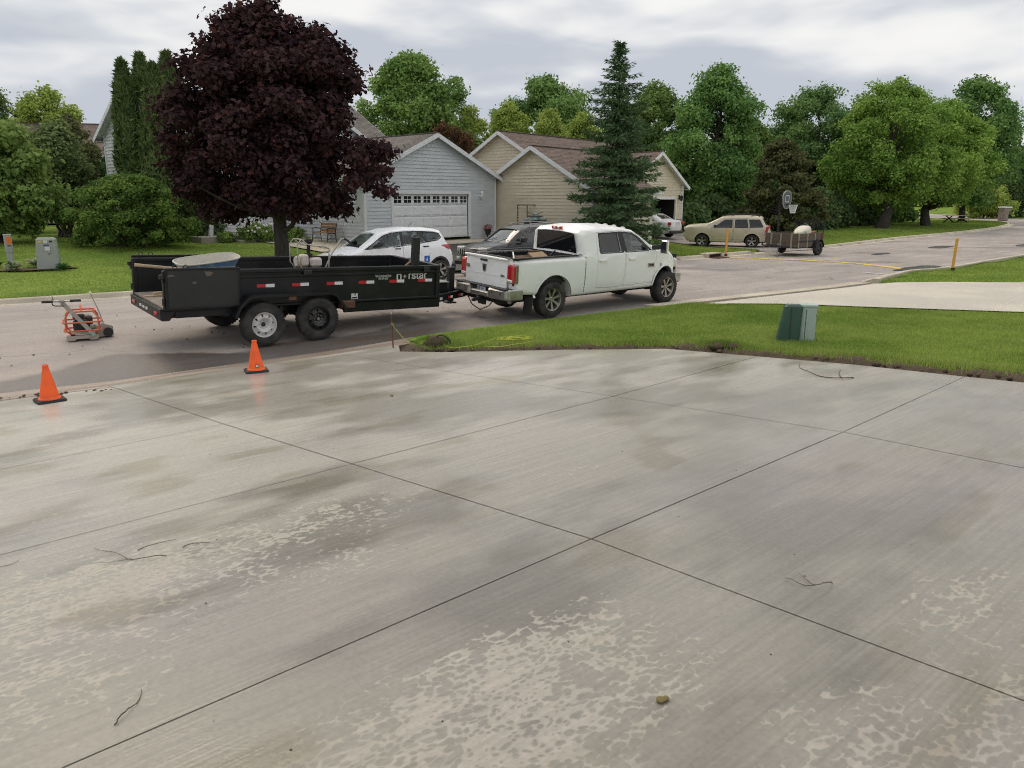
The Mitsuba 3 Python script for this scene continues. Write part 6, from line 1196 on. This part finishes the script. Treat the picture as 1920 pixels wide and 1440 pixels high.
# quad bike on its carrier by the cream house
pr('atv_green', lambda p, n, uv: mix((.30, .40, .38), (.10, .14, .13), smoothstep(.4, .6, fbm(p.x*6, p.y*6, p.z*6, 3))), .4)
AX, AY = 1.15, 40.2; AZ = zat(AX, AY)
AT = thing('carrier_trailer', 'brown framed flat trailer with tall gate in front of the cream house', 'trailer', (AX, AY, AZ), .25)
fr = MB()
for x in (-.75, -.25, .25, .75): fr.bar((x, .5, .5), (x, .52, 1.95), .045, .045)
for z in (.55, 1.95): fr.bar((-.77, .51, z), (.77, .51, z), .05, .05)
put('gate', fr, 'rust', AT); put('bed', MB().box((0, -.5, .5), (1.6, 2.2, .08)), 'gray_board', AT)
for sd in (-1, 1): wheel(AT, sd*.9, -.5, .32, .18, .17, 8, 'steel_black', -1, style='disc', tread=False)
QB = thing('quad_bike', 'mint and black quad bike standing on the brown trailer', 'quad bike', (AX+.02, AY-.42, AZ+.54), .25-.3)
for x in (-.42, .42):
    for y in (-.55, .55): k = put('wheel', MB().lathe([(.14, -.12), (.26, -.12), (.30, -.06), (.30, .06), (.26, .12), (.14, .12)], 18, M=YZ, off=(x, y, .30), close=True), 'tyre', QB); put('rim', MB().lathe([(0, -.05), (.14, -.08), (.14, .08), (0, .05)], 12, M=YZ, off=(x, y, .30)), 'steel_black', k)
put('body', MB().box((0, .0, .62), (.34, 1.0, .26), ch=.08).box((0, -.1, .80), (.28, .62, .16), ch=.06), 'plastic_black', QB, smooth=30)
for y in (-.55, .55): put('mudguard', MB().box((0, y, .72), (1.08, .46, .09), ch=.04).box((0, y*.9, .80), (.5, .4, .12), ch=.05), 'atv_green', QB, smooth=30)
put('handlebar', MB().tube([(-.40, -.30, 1.04), (-.2, -.34, 1.02), (0, -.36, .92), (.2, -.34, 1.02), (.40, -.30, 1.04)], .018, 6), 'plastic_black', QB)
for y in (-.60, .62): put('rack', (lambda m: [m.tube([(x, y-.2, .86), (x, y+.2, .86)], .012, 5) for x in (-.36, -.18, 0, .18, .36)] and m.tube([(-.38, y-.2, .86), (.38, y-.2, .86)], .012, 5).tube([(-.38, y+.2, .86), (.38, y+.2, .86)], .012, 5))(MB()), 'black_metal', QB)
put('headlamp_pod', MB().box((0, -.42, .94), (.22, .12, .14), ch=.04), 'atv_green', QB, smooth=30)
# things far down the road on the right
pz_ = zat(46.5, 83.5)
PT2 = thing('picnic_table', 'pale topped picnic table under the trees on the right', 'picnic table', (46.6, 82.6, pz_), .3)
for i in range(5): put('top_plank', MB().box((0, -.36+.18*i, .78), (2.6, .16, .05)), 'pine_board', PT2)
for x in (-.9, .9): put('cross_legs', MB().bar((x, -.75, 0), (x, .4, .76), .06, .10).bar((x, .75, 0), (x, -.4, .76), .06, .10).bar((x, -.8, .44), (x, .8, .44), .06, .08), 'black_metal', PT2)
for y in (-.75, .75): put('bench_plank', MB().box((0, y, .47), (2.6, .26, .05)), 'pine_board', PT2)
MP = thing('stone_pillar', 'short stone mailbox pillar with pale cap where the road bends away', 'mailbox pillar', (59.3, 95.0, zat(59.3, 95.0)), .5)
put('pillar', MB().box((0, 0, .75), (1.0, .7, 1.5), ch=.05), 'stone_veneer', MP); put('cap', MB().box((.15, 0, 1.58), (1.5, .9, .16), ch=.04), 'trim_white', MP); put('mailbox', MB().box((.55, -.2, 1.25), (.5, .35, .3), ch=.06), 'galvanised', MP)
# little sign and bench by the flower bed under the maple
qx, qy = -13.9, 36.2
GS2 = thing('garden_banner', 'narrow white garden banner leaning by the bushes left of the maple', 'banner', (qx, qy, zat(qx, qy)), .4)
put('banner', MB().box((0, 0, .50), (.20, .012, .52), roty(.12)), 'petal_white', GS2); put('stick', MB().tube([(-.11, 0, 0), (-.05, 0, .85)], .01, 5), 'black_metal', GS2)
GB2 = thing('low_bench', 'dark low garden bench in shade under the maple', 'bench', (-12.7, 36.6, zat(-12.7, 36.6)), .4)
put('seat', MB().box((0, 0, .42), (1.2, .4, .05), ch=.01), 'galvanised', GB2)
for x in (-.5, .5): put('leg', MB().box((x, 0, .2), (.06, .36, .40)), 'black_metal', GB2)
# ------------------------------------------------------------------ trees and shrubs
RH = (np.array([(0, 0, 0), (.5, .30, .06), (1.0, 0, -.02), (.5, -.30, .06)]), np.array([[0, 1, 2], [0, 2, 3]]))
_ml = [(0, 0, 0), (.30, .10, .05), (.28, .50, -.04), (.52, .20, .04), (.78, .42, -.02), (1.0, 0, -.10), (.78, -.42, -.02), (.52, -.20, .04), (.28, -.50, -.04), (.30, -.10, .05)]
ML = (np.array(_ml), np.array([[0, 2, 3], [0, 3, 5], [3, 4, 5], [0, 5, 7], [7, 5, 6], [0, 7, 8]]))
SPR = (np.array([(0, 0, 0), (.35, .16, .0), (1.0, .03, -.06), (.35, -.16, .0)]), np.array([[0, 1, 2], [0, 2, 3]]))
def leaves(P, N, size, rng, tmpl, droop=.25, axis=None):
    n = len(P); N = N/np.maximum(np.linalg.norm(N, axis=1, keepdims=True), 1e-9)
    a = rng.normal(0, 1, (n, 3))+np.array([0, 0, -droop]) if axis is None else axis+rng.normal(0, .35, (n, 3)); Tt = a-N*(a*N).sum(1, keepdims=True); Tt /= np.maximum(np.linalg.norm(Tt, axis=1, keepdims=True), 1e-9); B = np.cross(N, Tt)
    s = (size*rng.uniform(.65, 1.3, n))[:, None, None]; tv, tf = tmpl
    v = P[:, None, :]+s*(tv[None, :, 0:1]*Tt[:, None]+tv[None, :, 1:2]*B[:, None]+tv[None, :, 2:3]*N[:, None])
    f = (tf[None]+np.arange(n)[:, None, None]*len(tv)).reshape(-1, 3); return v.reshape(-1, 3), f, len(tv)
def colours(n, k, c0, c1, rng, mixv, tip=None, tipfrac=0.0):
    t = np.clip(mixv+rng.normal(0, .22, n), 0, 1)[:, None]; c = np.array(c0)*(1-t)+np.array(c1)*t; c = c*rng.uniform(.8, 1.2, (n, 1))*(np.array([1.68, 1.36, 1.9]) if c1[1] > 1.2*c1[0] else 1)
    if tip is not None: m = rng.random(n) < tipfrac; c[m] = np.array(tip)*rng.uniform(.7, 1.2, (m.sum(), 1))
    return np.repeat(np.clip(c, .004, .9), k, 0)
def puffs(rng, prof, z0, z1, n, pr_, squash=(1, 1)):
    """centres of leaf clumps inside a turned outline prof(h) -> radius"""
    out = []
    while len(out) < n:
        h = rng.uniform(0, 1); R = prof(h)
        if rng.random() > R/max(prof(x) for x in (.2, .4, .6)) + .15: continue
        a = rng.uniform(0, 2*np.pi); lump = 1+.34*(meshkit.noise(np.array([[math.cos(a)*1.6+9, math.sin(a)*1.6, h*4]]), 3)[0]-.5)*2
        r = max(R*lump-pr_*.6, 0)*math.sqrt(rng.uniform(.12, 1)); out.append((r*math.cos(a)*squash[0], r*math.sin(a)*squash[1], z0+(z1-z0)*h, pr_*rng.uniform(.65, 1.3)))
    return np.array(out)
def tree(name, lab, base, z0, z1, prof, n_puff, pr_, n_leaf, size, c0, c1, seed, tmpl=RH, mat='leaf', trunk=.2, barkm='bark', limbs=18, group=None, cat='tree', tip=None, tipfrac=0.0, squash=(1, 1), flat=.8, stems=1, fork=.30, up=.35, part='crown'):
    n_puff, pr_ = int(n_puff*1.5), pr_*.80; z1 = z1-pr_*.55; rng = np.random.default_rng(seed); t = thing(name, lab, cat, (base[0], base[1], zat(*base) if len(base) < 3 else base[2]), 0, group)
    pf = puffs(rng, prof, z0, z1, n_puff, pr_, squash); w = pf[:, 3]**2; cnt = np.maximum(3, (w/w.sum()*n_leaf).astype(int)); idx = np.repeat(np.arange(len(pf)), cnt); n = len(idx)
    d = rng.normal(0, 1, (n, 3)); d[:, 2] += .25; d /= np.linalg.norm(d, axis=1, keepdims=True); rad = pf[idx, 3]*(rng.uniform(.08, 1, n)**.5)*(1+.9*(meshkit.noise(d*2.0+idx[:, None]*3.7, 5)-.5))*np.where(rng.random(n) < .22, rng.uniform(1, 1.45, n), 1)
    P = pf[idx, :3]+d*rad[:, None]*np.array([1, 1, flat]); N = d*.7+rng.normal(0, .55, (n, 3))+np.array([0, 0, up])
    v, f, k = leaves(P, N, size, rng, tmpl); tone = rng.normal(.5, .22, len(pf))[idx]; c = colours(n, k, c0, c1, rng, tone, tip, tipfrac)
    put(part, trimesh.Trimesh(v, f, process=False), mat, t, color=c)
    m = MB(); zt = z0+(z1-z0)*fork
    for s_ in range(stems):
        o = np.array([0, 0, -.15]) if stems == 1 else np.array([.25*math.cos(s_*2.4), .25*math.sin(s_*2.4), -.15]); top = np.array([0, 0, z0+(z1-z0)*.82]) if stems == 1 else pf[rng.integers(len(pf)), :3]
        q = [o*(1-u)+top*u+(np.array([rng.normal(0, trunk*.5), rng.normal(0, trunk*.5), 0]) if 0 < u < 1 else 0) for u in np.linspace(0, 1, 7)]; rr_ = trunk*np.array([1.35, 1.0, .9, .75, .55, .35, .12])*(1 if stems == 1 else .6); m.tube(q, rr_, 10)
    for i in rng.permutation(len(pf))[:limbs]:
        e = pf[i, :3]; h = np.clip(e[2]-.55*np.hypot(e[0], e[1]), min(zt, e[2]*.8)*.75, z0+(z1-z0)*.75); s0 = np.array([0, 0, h]); mid = (s0+e)/2+np.array([0, 0, -.08*np.linalg.norm(e-s0)])+rng.normal(0, .08, 3)
        L_ = np.linalg.norm(e-s0); m.tube([s0, (s0+mid)/2+rng.normal(0, .04, 3), mid, (mid+e)/2+rng.normal(0, .05, 3), e], trunk*np.array([.42, .34, .26, .18, .06]), 6)
    put('trunk' if cat == 'tree' else 'stems', m, barkm, t, smooth=True)
    return t
def pf_(*hr): h, r = zip(*hr); return lambda x: float(np.interp(x, h, r))
ROUND = lambda R: pf_((0, .45*R), (.15, .85*R), (.4, R), (.65, .92*R), (.85, .62*R), (1, .2*R))
OVAL = lambda R: pf_((0, .35*R), (.2, .8*R), (.45, R), (.7, .85*R), (.88, .5*R), (1, .12*R))
# the dark red maple
MAP = pf_((0, 2.6), (.08, 3.5), (.22, 4.15), (.38, 3.75), (.52, 3.55), (.68, 3.35), (.80, 2.6), (.90, 1.8), (1, .7))
tree('red_maple', 'large dark purple leaved maple on the lawn behind the trailer', (-8.50, 28.9), 2.0, 9.25, MAP, 185, .72, 62000, .172, (.036, .021, .025), (.098, .056, .060), 21, ML, 'leaf_dark', .245, 'bark', 40, tip=(.11, .045, .038), tipfrac=.07, flat=.7, fork=.08, up=.5)
GRN = ((.080, .170, .038), (.165, .285, .065)); MID = ((.11, .21, .045), (.20, .33, .075)); LITE = ((.17, .28, .045), (.29, .42, .085)); DRK = ((.055, .115, .035), (.11, .195, .055))
tree('maple_tree', 'leafy green maple at the left edge of the picture', (-22.0, 33.5), .7, 5.3, ROUND(2.9), 70, .75, 22000, .20, *MID, 31, ML, 'leaf', .18)
tree('multi_stem_tree', 'multi-stemmed dark green tree behind the left lawn', (-22.0, 38.6), .8, 5.4, ROUND(2.2), 60, .6, 16000, .19, (.085, .15, .045), (.17, .26, .08), 32, RH, 'leaf', .16, 'bark_pale', 14, stems=6)
tree('round_bush', 'big rounded green bush left of the dark red maple', (-16.2, 33.4), .2, 3.05, pf_((0, 2.1), (.3, 2.6), (.55, 2.55), (.8, 1.9), (1, 1.0)), 150, .42, 34000, .13, (.056, .128, .026), (.140, .255, .046), 33, RH, 'leaf', .10, 'bark', 16, cat='bush', stems=5, flat=.6, up=.7)
tree('low_shrub', 'low dark shrub at the foot of the tall cedars', (-14.6, 37.2), .05, 1.5, ROUND(1.3), 30, .35, 5000, .12, *DRK, 34, RH, 'leaf', .06, 'bark', 6, cat='bush', stems=3)
# tall narrow cedars
def cedar(x, y, hgt, R, seed, lab):
    rng = np.random.default_rng(seed); t = thing('cedar', lab, 'tree', (x, y, zat(x, y)), 0, 'tall narrow cedars by the gray house'); n = 13000
    h = rng.uniform(.02, 1, n)**.92; a = rng.uniform(0, 2*np.pi, n); p = np.interp(h, [0, .12, .4, .7, .88, 1], [.75, 1, 1, .82, .48, .05])*R
    lump = 1+.30*(meshkit.fbm(np.stack([np.cos(a)*2+seed, np.sin(a)*2, h*hgt*1.1], 1), 3, 4)-.5)*2; r = p*lump*rng.uniform(.72, 1.0, n)
    P = np.stack([r*np.cos(a), r*np.sin(a), h*hgt], 1); N = np.stack([np.cos(a), np.sin(a), a*0+.15], 1)+rng.normal(0, .5, (n, 3)); up = np.stack([np.cos(a)*.45, np.sin(a)*.45, a*0+1.0], 1)
    v, f, k = leaves(P, N, .30, rng, SPR, axis=up); put('foliage', trimesh.Trimesh(v, f, process=False), 'needle', t, color=colours(n, k, (.050, .098, .026), (.112, .175, .048), rng, meshkit.fbm(P*1.2+seed, 3, 2)))
    put('trunk', MB().tube([(0, 0, -.1), (0, 0, hgt*.5), (0, 0, hgt*.93)], [.16, .10, .02], 8), 'bark', t, smooth=True)
for i, q in enumerate([(-17.5, 36.82, 7.75, 0.66, 'leftmost of the tall cedars, a slim one'), (-17.2, 38.05, 8.2, 0.82, 'second tall cedar from the left'), (-15.95, 36.46, 7.55, 0.88, 'broad middle cedar in front of its neighbours'), (-15.95, 38.0, 8.25, 0.95, 'tallest cedar, right of the middle'), (-14.95, 37.0, 6.0, 0.75, 'shortest cedar at the right end of the row')]): cedar(*q[:4], 41+i, q[4])
# blue-green spruce
def spruce(x, y, hgt, R, seed, lab):
    rng = np.random.default_rng(seed); t = thing('spruce_tree', lab, 'tree', (x, y, zat(x, y))); Ps, Ns, As = [], [], []; wood = MB(); z = .12
    while z < hgt-.25:
        h = z/hgt; L0 = R*(1-h)**.76*min(1, .45+(1-h)/.30)*(.88+.24*rng.random())+.04; nb = int(9-4*h); ph = rng.uniform(0, 6.28)
        for b in range(nb):
            a = ph+2*np.pi*b/nb+rng.normal(0, .18); L = L0*rng.uniform(.62, 1.16); u = np.linspace(.06, 1, max(5, int(L/.13))); d = np.array([math.cos(a), math.sin(a), 0]); side = np.array([-d[1], d[0], 0])
            zb_ = rng.normal(0, .10); dr_ = rng.normal(0, .07); zz_ = z+zb_+L*(dr_*u-.10*u-.22*u**2+.20*u**3)*(1-.8*h)+L*.30*h*u; C_ = d*(L*u)[:, None]; C_[:, 2] = zz_
            if L > .5: wood.tube(C_[::max(1, len(C_)//4)], np.linspace(.022, .005, len(C_[::max(1, len(C_)//4)])), 4)
            for q, uu in enumerate(u):
                wd = .30*L*math.sin(math.pi*min(1, uu*.85+.15))**.8*(1-.35*uu)+.06; m = int(5+11*min(1, L/1.6))
                o = rng.uniform(-1, 1, m); P = C_[q]+side*(o*wd)[:, None]+d*(rng.uniform(-.10, .06, m)-.18*np.abs(o)*wd)[:, None]+np.stack([o*0, o*0, -.10*np.abs(o)*wd-rng.uniform(-.01, .11, m)*min(1, L)], 1)
                Ps.append(P); As.append(d+side*(o*.9)[:, None]+np.array([0, 0, -.28])); Ns.append(np.tile([0, 0, 1.0], (m, 1))+rng.normal(0, .55, (m, 3)))
        z += .30*(1-.45*h)*rng.uniform(.85, 1.15)
    P, N, A = np.vstack(Ps), np.vstack(Ns), np.vstack(As); n = len(P)
    v, f, k = leaves(P, N, .21, rng, SPR, axis=A); tone = np.clip(np.hypot(P[:, 0], P[:, 1])/(R*(1-P[:, 2]/hgt)**.8+.1), 0, 1)**2*.0+meshkit.fbm(P*1.6, 3, 3)
    put('foliage', trimesh.Trimesh(v, f, process=False), 'needle', t, color=colours(n, k, (.044, .104, .036), (.110, .20, .070), rng, tone)); put('trunk', MB().tube([(0, 0, -.1), (0, 0, hgt*.5), (0, 0, hgt-.1)], [.17, .10, .012], 8), 'bark', t, smooth=True); put('branches', wood, 'bark', t)
spruce(4.85, 37.0, 9.5, 2.75, 51, 'tall dark blue-green spruce standing in front of the cream house')
tree('smoke_bush', 'reddish brown leaved bush showing above the gray garage roof', (-4.6, 56), 1.8, 6.9, ROUND(2.9), 70, .6, 15000, .20, (.13, .070, .045), (.22, .125, .075), 61, RH, 'leaf', .12, 'bark', 14, tip=(.09, .12, .04), tipfrac=.12)
def bg(lab, x, y, z0, z1, R, cols, seed, n=26000, size=.34, shape=OVAL, npf=95, pr_=1.0, tr=.26, limbs=26, squash=(1, 1), name='deciduous_tree', **k):
    R, n, size = R*1.17, int(n*1.75), size*.78
    return tree(name, lab, (x, y), z0, z1, shape(R), npf, pr_, n, size, *cols, seed, RH, 'leaf', tr, 'bark', limbs, group=None, squash=squash, **k)
FRESH = ((.095, .205, .045), (.19, .335, .07))
bg('round green tree rising right of the dark red maple', -7.5, 64, 3.6, 12.9, 4.5, FRESH, 71, 30000, .34, ROUND, 105, 1.1, .24, 34)
bg('broad green tree behind the ridge of the cream house', 3.3, 80, 4.5, 13.2, 5.2, ((0.080, 0.184, 0.048), (0.184, 0.336, 0.077)), 72, 28000, .38, ROUND, 90, 1.3)
for i, (x, z1, R, lab) in enumerate([(-3.3, 9.4, 2.3, 'yellow-green young tree just right of the gray garage gable'), (-.2, 9.6, 2.3, 'yellow-green tree above the cream back gable'), (3.1, 9.0, 2.2, 'yellow-green tree over the middle of the brown roof'), (5.9, 9.1, 2.0, 'yellow-green tree beside the spruce top')]): bg(lab, x, 66+i*.6, 1.5, z1, R, LITE, 73+i, 14000, .27, OVAL, 60, .7, .12, 14, name='young_tree')
bg('green tree right behind the spruce', 12.0, 66, 2.2, 11.2, 3.6, GRN, 78, 22000, .32, OVAL, 80, .9)
bg('tall open crowned green tree left of the gold SUV', 15.3, 60, 2.0, 12.0, 3.5, ((0.072, 0.184, 0.045), (0.168, 0.328, 0.072)), 79, 27000, .30, pf_ and OVAL, 95, .95, .24, 40)
bg('wide green tree behind the brown spruce on the right', 29.6, 78, 2.5, 12.7, 5.4, ((0.072, 0.168, 0.048), (0.160, 0.296, 0.072)), 80, 28000, .38, ROUND, 95, 1.3)
bg('big light green maple with thick trunk on the right lawn', 31.2, 66.4, 2.1, 12.0, 4.6, ((0.096, 0.216, 0.035), (0.208, 0.368, 0.064)), 81, 32000, .32, ROUND, 120, 1.05, .42, 26)
bg('light green maple with leaning trunk, right of the thick trunked one', 38.5, 73.0, 2.2, 11.2, 5.0, ((0.112, 0.240, 0.035), (0.232, 0.400, 0.072)), 82, 32000, .33, ROUND, 120, 1.1, .36, 26)
bg('tallest dark green tree at the far right', 50.3, 88, 2.5, 15.3, 5.3, ((0.072, 0.176, 0.045), (0.168, 0.320, 0.072)), 83, 28000, .42, ROUND, 100, 1.35)
bg('green tree filling the gap between the tall open tree and the wide tree', 22.6, 76, 1.6, 9.5, 3.6, GRN, 92, 20000, .36, OVAL, 70, 1.1)
bg('mid green tree between the spruce and the tall open tree', 10.2, 72, 1.6, 10.2, 3.4, MID, 93, 18000, .34, OVAL, 70, 1.0)
bg('broad light tree behind the two right lawn maples', 38, 84, 2.2, 12.0, 5.0, ((.1, .21, .04), (.2, .36, .07)), 94, 24000, .40, ROUND, 90, 1.3)
bg('bluish green tree far away at the right edge', 69.5, 110, .5, 9.6, 4.2, DRK, 84, 11000, .45, ROUND, 50, 1.2)
bg('small bright tree far away at the right edge', 63.5, 106, .3, 4.6, 3.4, LITE, 85, 9000, .36, ROUND, 40, .9, .12, 8)
# brownish drooping tree
tree('brown_crabapple', 'brownish green tree behind the basketball hoop', (18.5, 54.5), .5, 6.6, pf_((0, 2.8), (.2, 3.1), (.45, 2.7), (.7, 2.0), (.9, 1.1), (1, .3)), 110, .55, 28000, .22, (.085, .100, .045), (.17, .175, .08), 86, RH, 'leaf', .16, 'bark', 20, flat=.5)
# left background
bg('light green round tree beyond the left house roof', -34.3, 60, 3.0, 9.8, 2.6, LITE, 87, 15000, .30, ROUND, 55, .8, .15)
bg('gray-green tree at the far left', -39.5, 62, 1.0, 9.9, 3.4, ((0.080, 0.160, 0.048), (0.168, 0.272, 0.080)), 88, 17000, .32, OVAL, 60, .9)
bg('brownish tree left of the cedars', -26.3, 48, 1.0, 6.7, 1.9, ((0.096, 0.120, 0.056), (0.208, 0.208, 0.096)), 89, 11000, .22, OVAL, 45, .55, .12, 8)
bg('dense green tree filling in behind the left lawn', -27.5, 42.5, .4, 5.6, 3.0, GRN, 90, 18000, .24, ROUND, 60, .8, .14, 8)
bg('dark tree beside the gray house rear corner', -24.2, 50, .4, 5.4, 2.2, DRK, 91, 12000, .24, ROUND, 45, .7, .12, 8)
# undergrowth along the back of the lots
rng = np.random.default_rng(99); i = 0
for x, y, R, h_, cc, lab in [(-31, 40, 2.2, 2.2, DRK, 'dark hedge shrub at the far left'), (-35, 44, 2.6, 2.6, DRK, 'dark hedge shrub at the far left, second one'), (12.6, 55.5, 1.5, 1.9, DRK, 'shrub beside the open garage'), (14.6, 57.5, 2.0, 2.6, DRK, 'dark shrub behind the gold SUV hood'), (17.2, 60, 2.2, 2.6, GRN, 'green shrub behind the gold SUV roof'), (21.5, 60.5, 2.2, 2.8, DRK, 'dark shrub right of the hoop'), (24.5, 64, 2.6, 3.2, DRK, 'dark shrub behind the ramp gate'), (27.3, 68, 2.6, 3.0, DRK, 'dark shrub left of the thick trunk'), (31.5, 73, 2.8, 3.0, DRK, 'dark shrub behind the thick trunk'), (36.2, 80, 3.0, 3.0, GRN, 'green shrub between the two right trunks'), (41, 86, 2.8, 2.6, GRN, 'green shrub right of the leaning trunk'), (19.8, 70, 3.2, 5.0, DRK, 'tall dark thicket behind the brownish tree'), (24, 74, 3.2, 5.5, DRK, 'tall dark thicket behind the ramp gate'), (9.5, 62, 2.6, 5.0, DRK, 'dark thicket behind the cream garage gable'), (13.5, 68, 3.0, 5.5, DRK, 'dark thicket left of the tall open tree'), (18.5, 74, 3.2, 6.0, DRK, 'dark thicket right of the tall open tree'), (29, 82, 3.5, 6.0, DRK, 'dark thicket behind the wide tree'), (36, 90, 4.0, 6.5, DRK, 'dark thicket far behind the right maples'), (-1.5, 72, 3.2, 6.0, GRN, 'green thicket behind the two houses'), (4, 76, 3.2, 6.0, GRN, 'green thicket behind the cream house ridge'), (44, 98, 4.0, 6.0, DRK, 'dark thicket behind the tallest right tree')]:
    tree('shrub', lab, (x, y), .1, h_, ROUND(R), 40, .32*R, int(4200+R*1500), .13+.006*y*.6, *cc, 200+i, RH, 'leaf', .08, 'bark', 6, cat='shrub', stems=4, group=None); i += 1
# garden plants
def hosta(x, y, s, seed, lab, striped=True):
    rng = np.random.default_rng(seed); t = thing('hosta', lab, 'plant', (x, y, zat(x, y))); tv = np.array([(0, 0, 0), (.35, .20, .10), (.75, .17, .06), (1, 0, -.12), (.75, -.17, .06), (.35, -.20, .10), (.5, 0, .03)]); tf = np.array([[0, 1, 6], [1, 2, 6], [2, 3, 6], [3, 4, 6], [4, 5, 6], [5, 0, 6]])
    for i in range(26):
        a = rng.uniform(0, 6.28); e = rng.uniform(.15, 1.1); d = np.array([math.cos(a)*math.cos(e), math.sin(a)*math.cos(e), math.sin(e)]); sd_ = np.array([-math.sin(a), math.cos(a), 0]); n_ = np.cross(d, sd_); L = s*rng.uniform(.7, 1.15)
        v = np.array([0, 0, .04])+d*s*.12+L*(tv[:, 0:1]*d+tv[:, 1:2]*sd_+tv[:, 2:3]*-n_*-1)
        c = np.array([(.62, .63, .42) if striped and j not in (0, 6) else (.07, .16, .05) for j in range(7)]) if rng.random() < .8 else np.tile([.08, .17, .06], (7, 1)); put('leaf', trimesh.Trimesh(v, tf, process=False), 'leaf', t, color=c)
hosta(-16.72, 26.05, .34, 1, 'white edged hosta, nearest, between the post and the cabinet'); hosta(-16.55, 26.9, .36, 2, 'white edged hosta behind, against the cabinet'); hosta(-15.35, 26.5, .26, 3, 'plain green hosta right of the cabinet', False); hosta(-17.6, 26.6, .24, 4, 'plain green plant left of the slim post', False)
tag(put('mulch', blob((-16.4, 26.45), 1.35, .62, .45, zat(-16.4, 26.45)+.03, 5), 'soil'), 'dark mulch bed round the utility post and cabinet', 'mulch'); labels['mulch'] = {'kind': 'structure'}
def flowers(x, y, R, h_, seed, lab, cols, petal=None):
    t = tree('flowering_shrub', lab, (x, y), .05, h_, ROUND(R), 26, .3*R, 3600, .11, *cols, seed, RH, 'leaf', .04, 'bark', 4, cat='plant', stems=3)
    if petal:
        rng = np.random.default_rng(seed); m = MB()
        for i in range(26):
            a, q = rng.uniform(0, 6.28), rng.uniform(.5, 1)*R; c = np.array([q*math.cos(a), -abs(q*math.sin(a)), h_*rng.uniform(.5, 1.0)]); m.tm(trimesh.creation.icosphere(1, .05), off=c)
        put('blossoms', m, petal, t, stuff=True)
flowers(-11.9, 36.6, .9, .95, 301, 'low green plants with white flowers left of the maple trunk', MID, 'petal_white'); flowers(-10.3, 36.9, .8, .8, 302, 'low green plants right behind the maple trunk', MID); flowers(-13.2, 36.0, .45, .5, 303, 'small green plant by the garden banner', MID); flowers(12.1, 52.0, .6, .7, 304, 'small yellow-green shrub by the stone corner of the cream garage', LITE)
# haze-free far horizon: a wooded rise closing the view
far = MB(); P_, c_ = [], []; rng = np.random.default_rng(7)
n = 60000; a = rng.uniform(-1.9, 1.9, n); R_ = 190+25*meshkit.noise(np.c_[a*9+40, a*0, a*0], 2); top = 7+8*meshkit.fbm(np.c_[a*26+80, a*0, a*0+3], 3, 4); hh = top*rng.uniform(0, 1, n)**.8
P = np.stack([R_*np.sin(a)+rng.normal(0, 2, n), R_*np.cos(a)+rng.normal(0, 2, n), hh], 1); d = rng.normal(0, .6, (n, 3))+np.stack([-np.sin(a), -np.cos(a), a*0+.6], 1)
v, f, k_ = leaves(P, d, 1.7, rng, RH); k = put('far_wood', trimesh.Trimesh(v, f, process=False), 'leaf', color=colours(n, k_, (.035, .075, .03), (.075, .13, .045), rng, meshkit.fbm(P*.12+90, 3, 8))); labels[k] = {'label': 'far wooded horizon closing the view behind the houses', 'category': 'wood', 'kind': 'stuff'}
scene.pop('_', None)
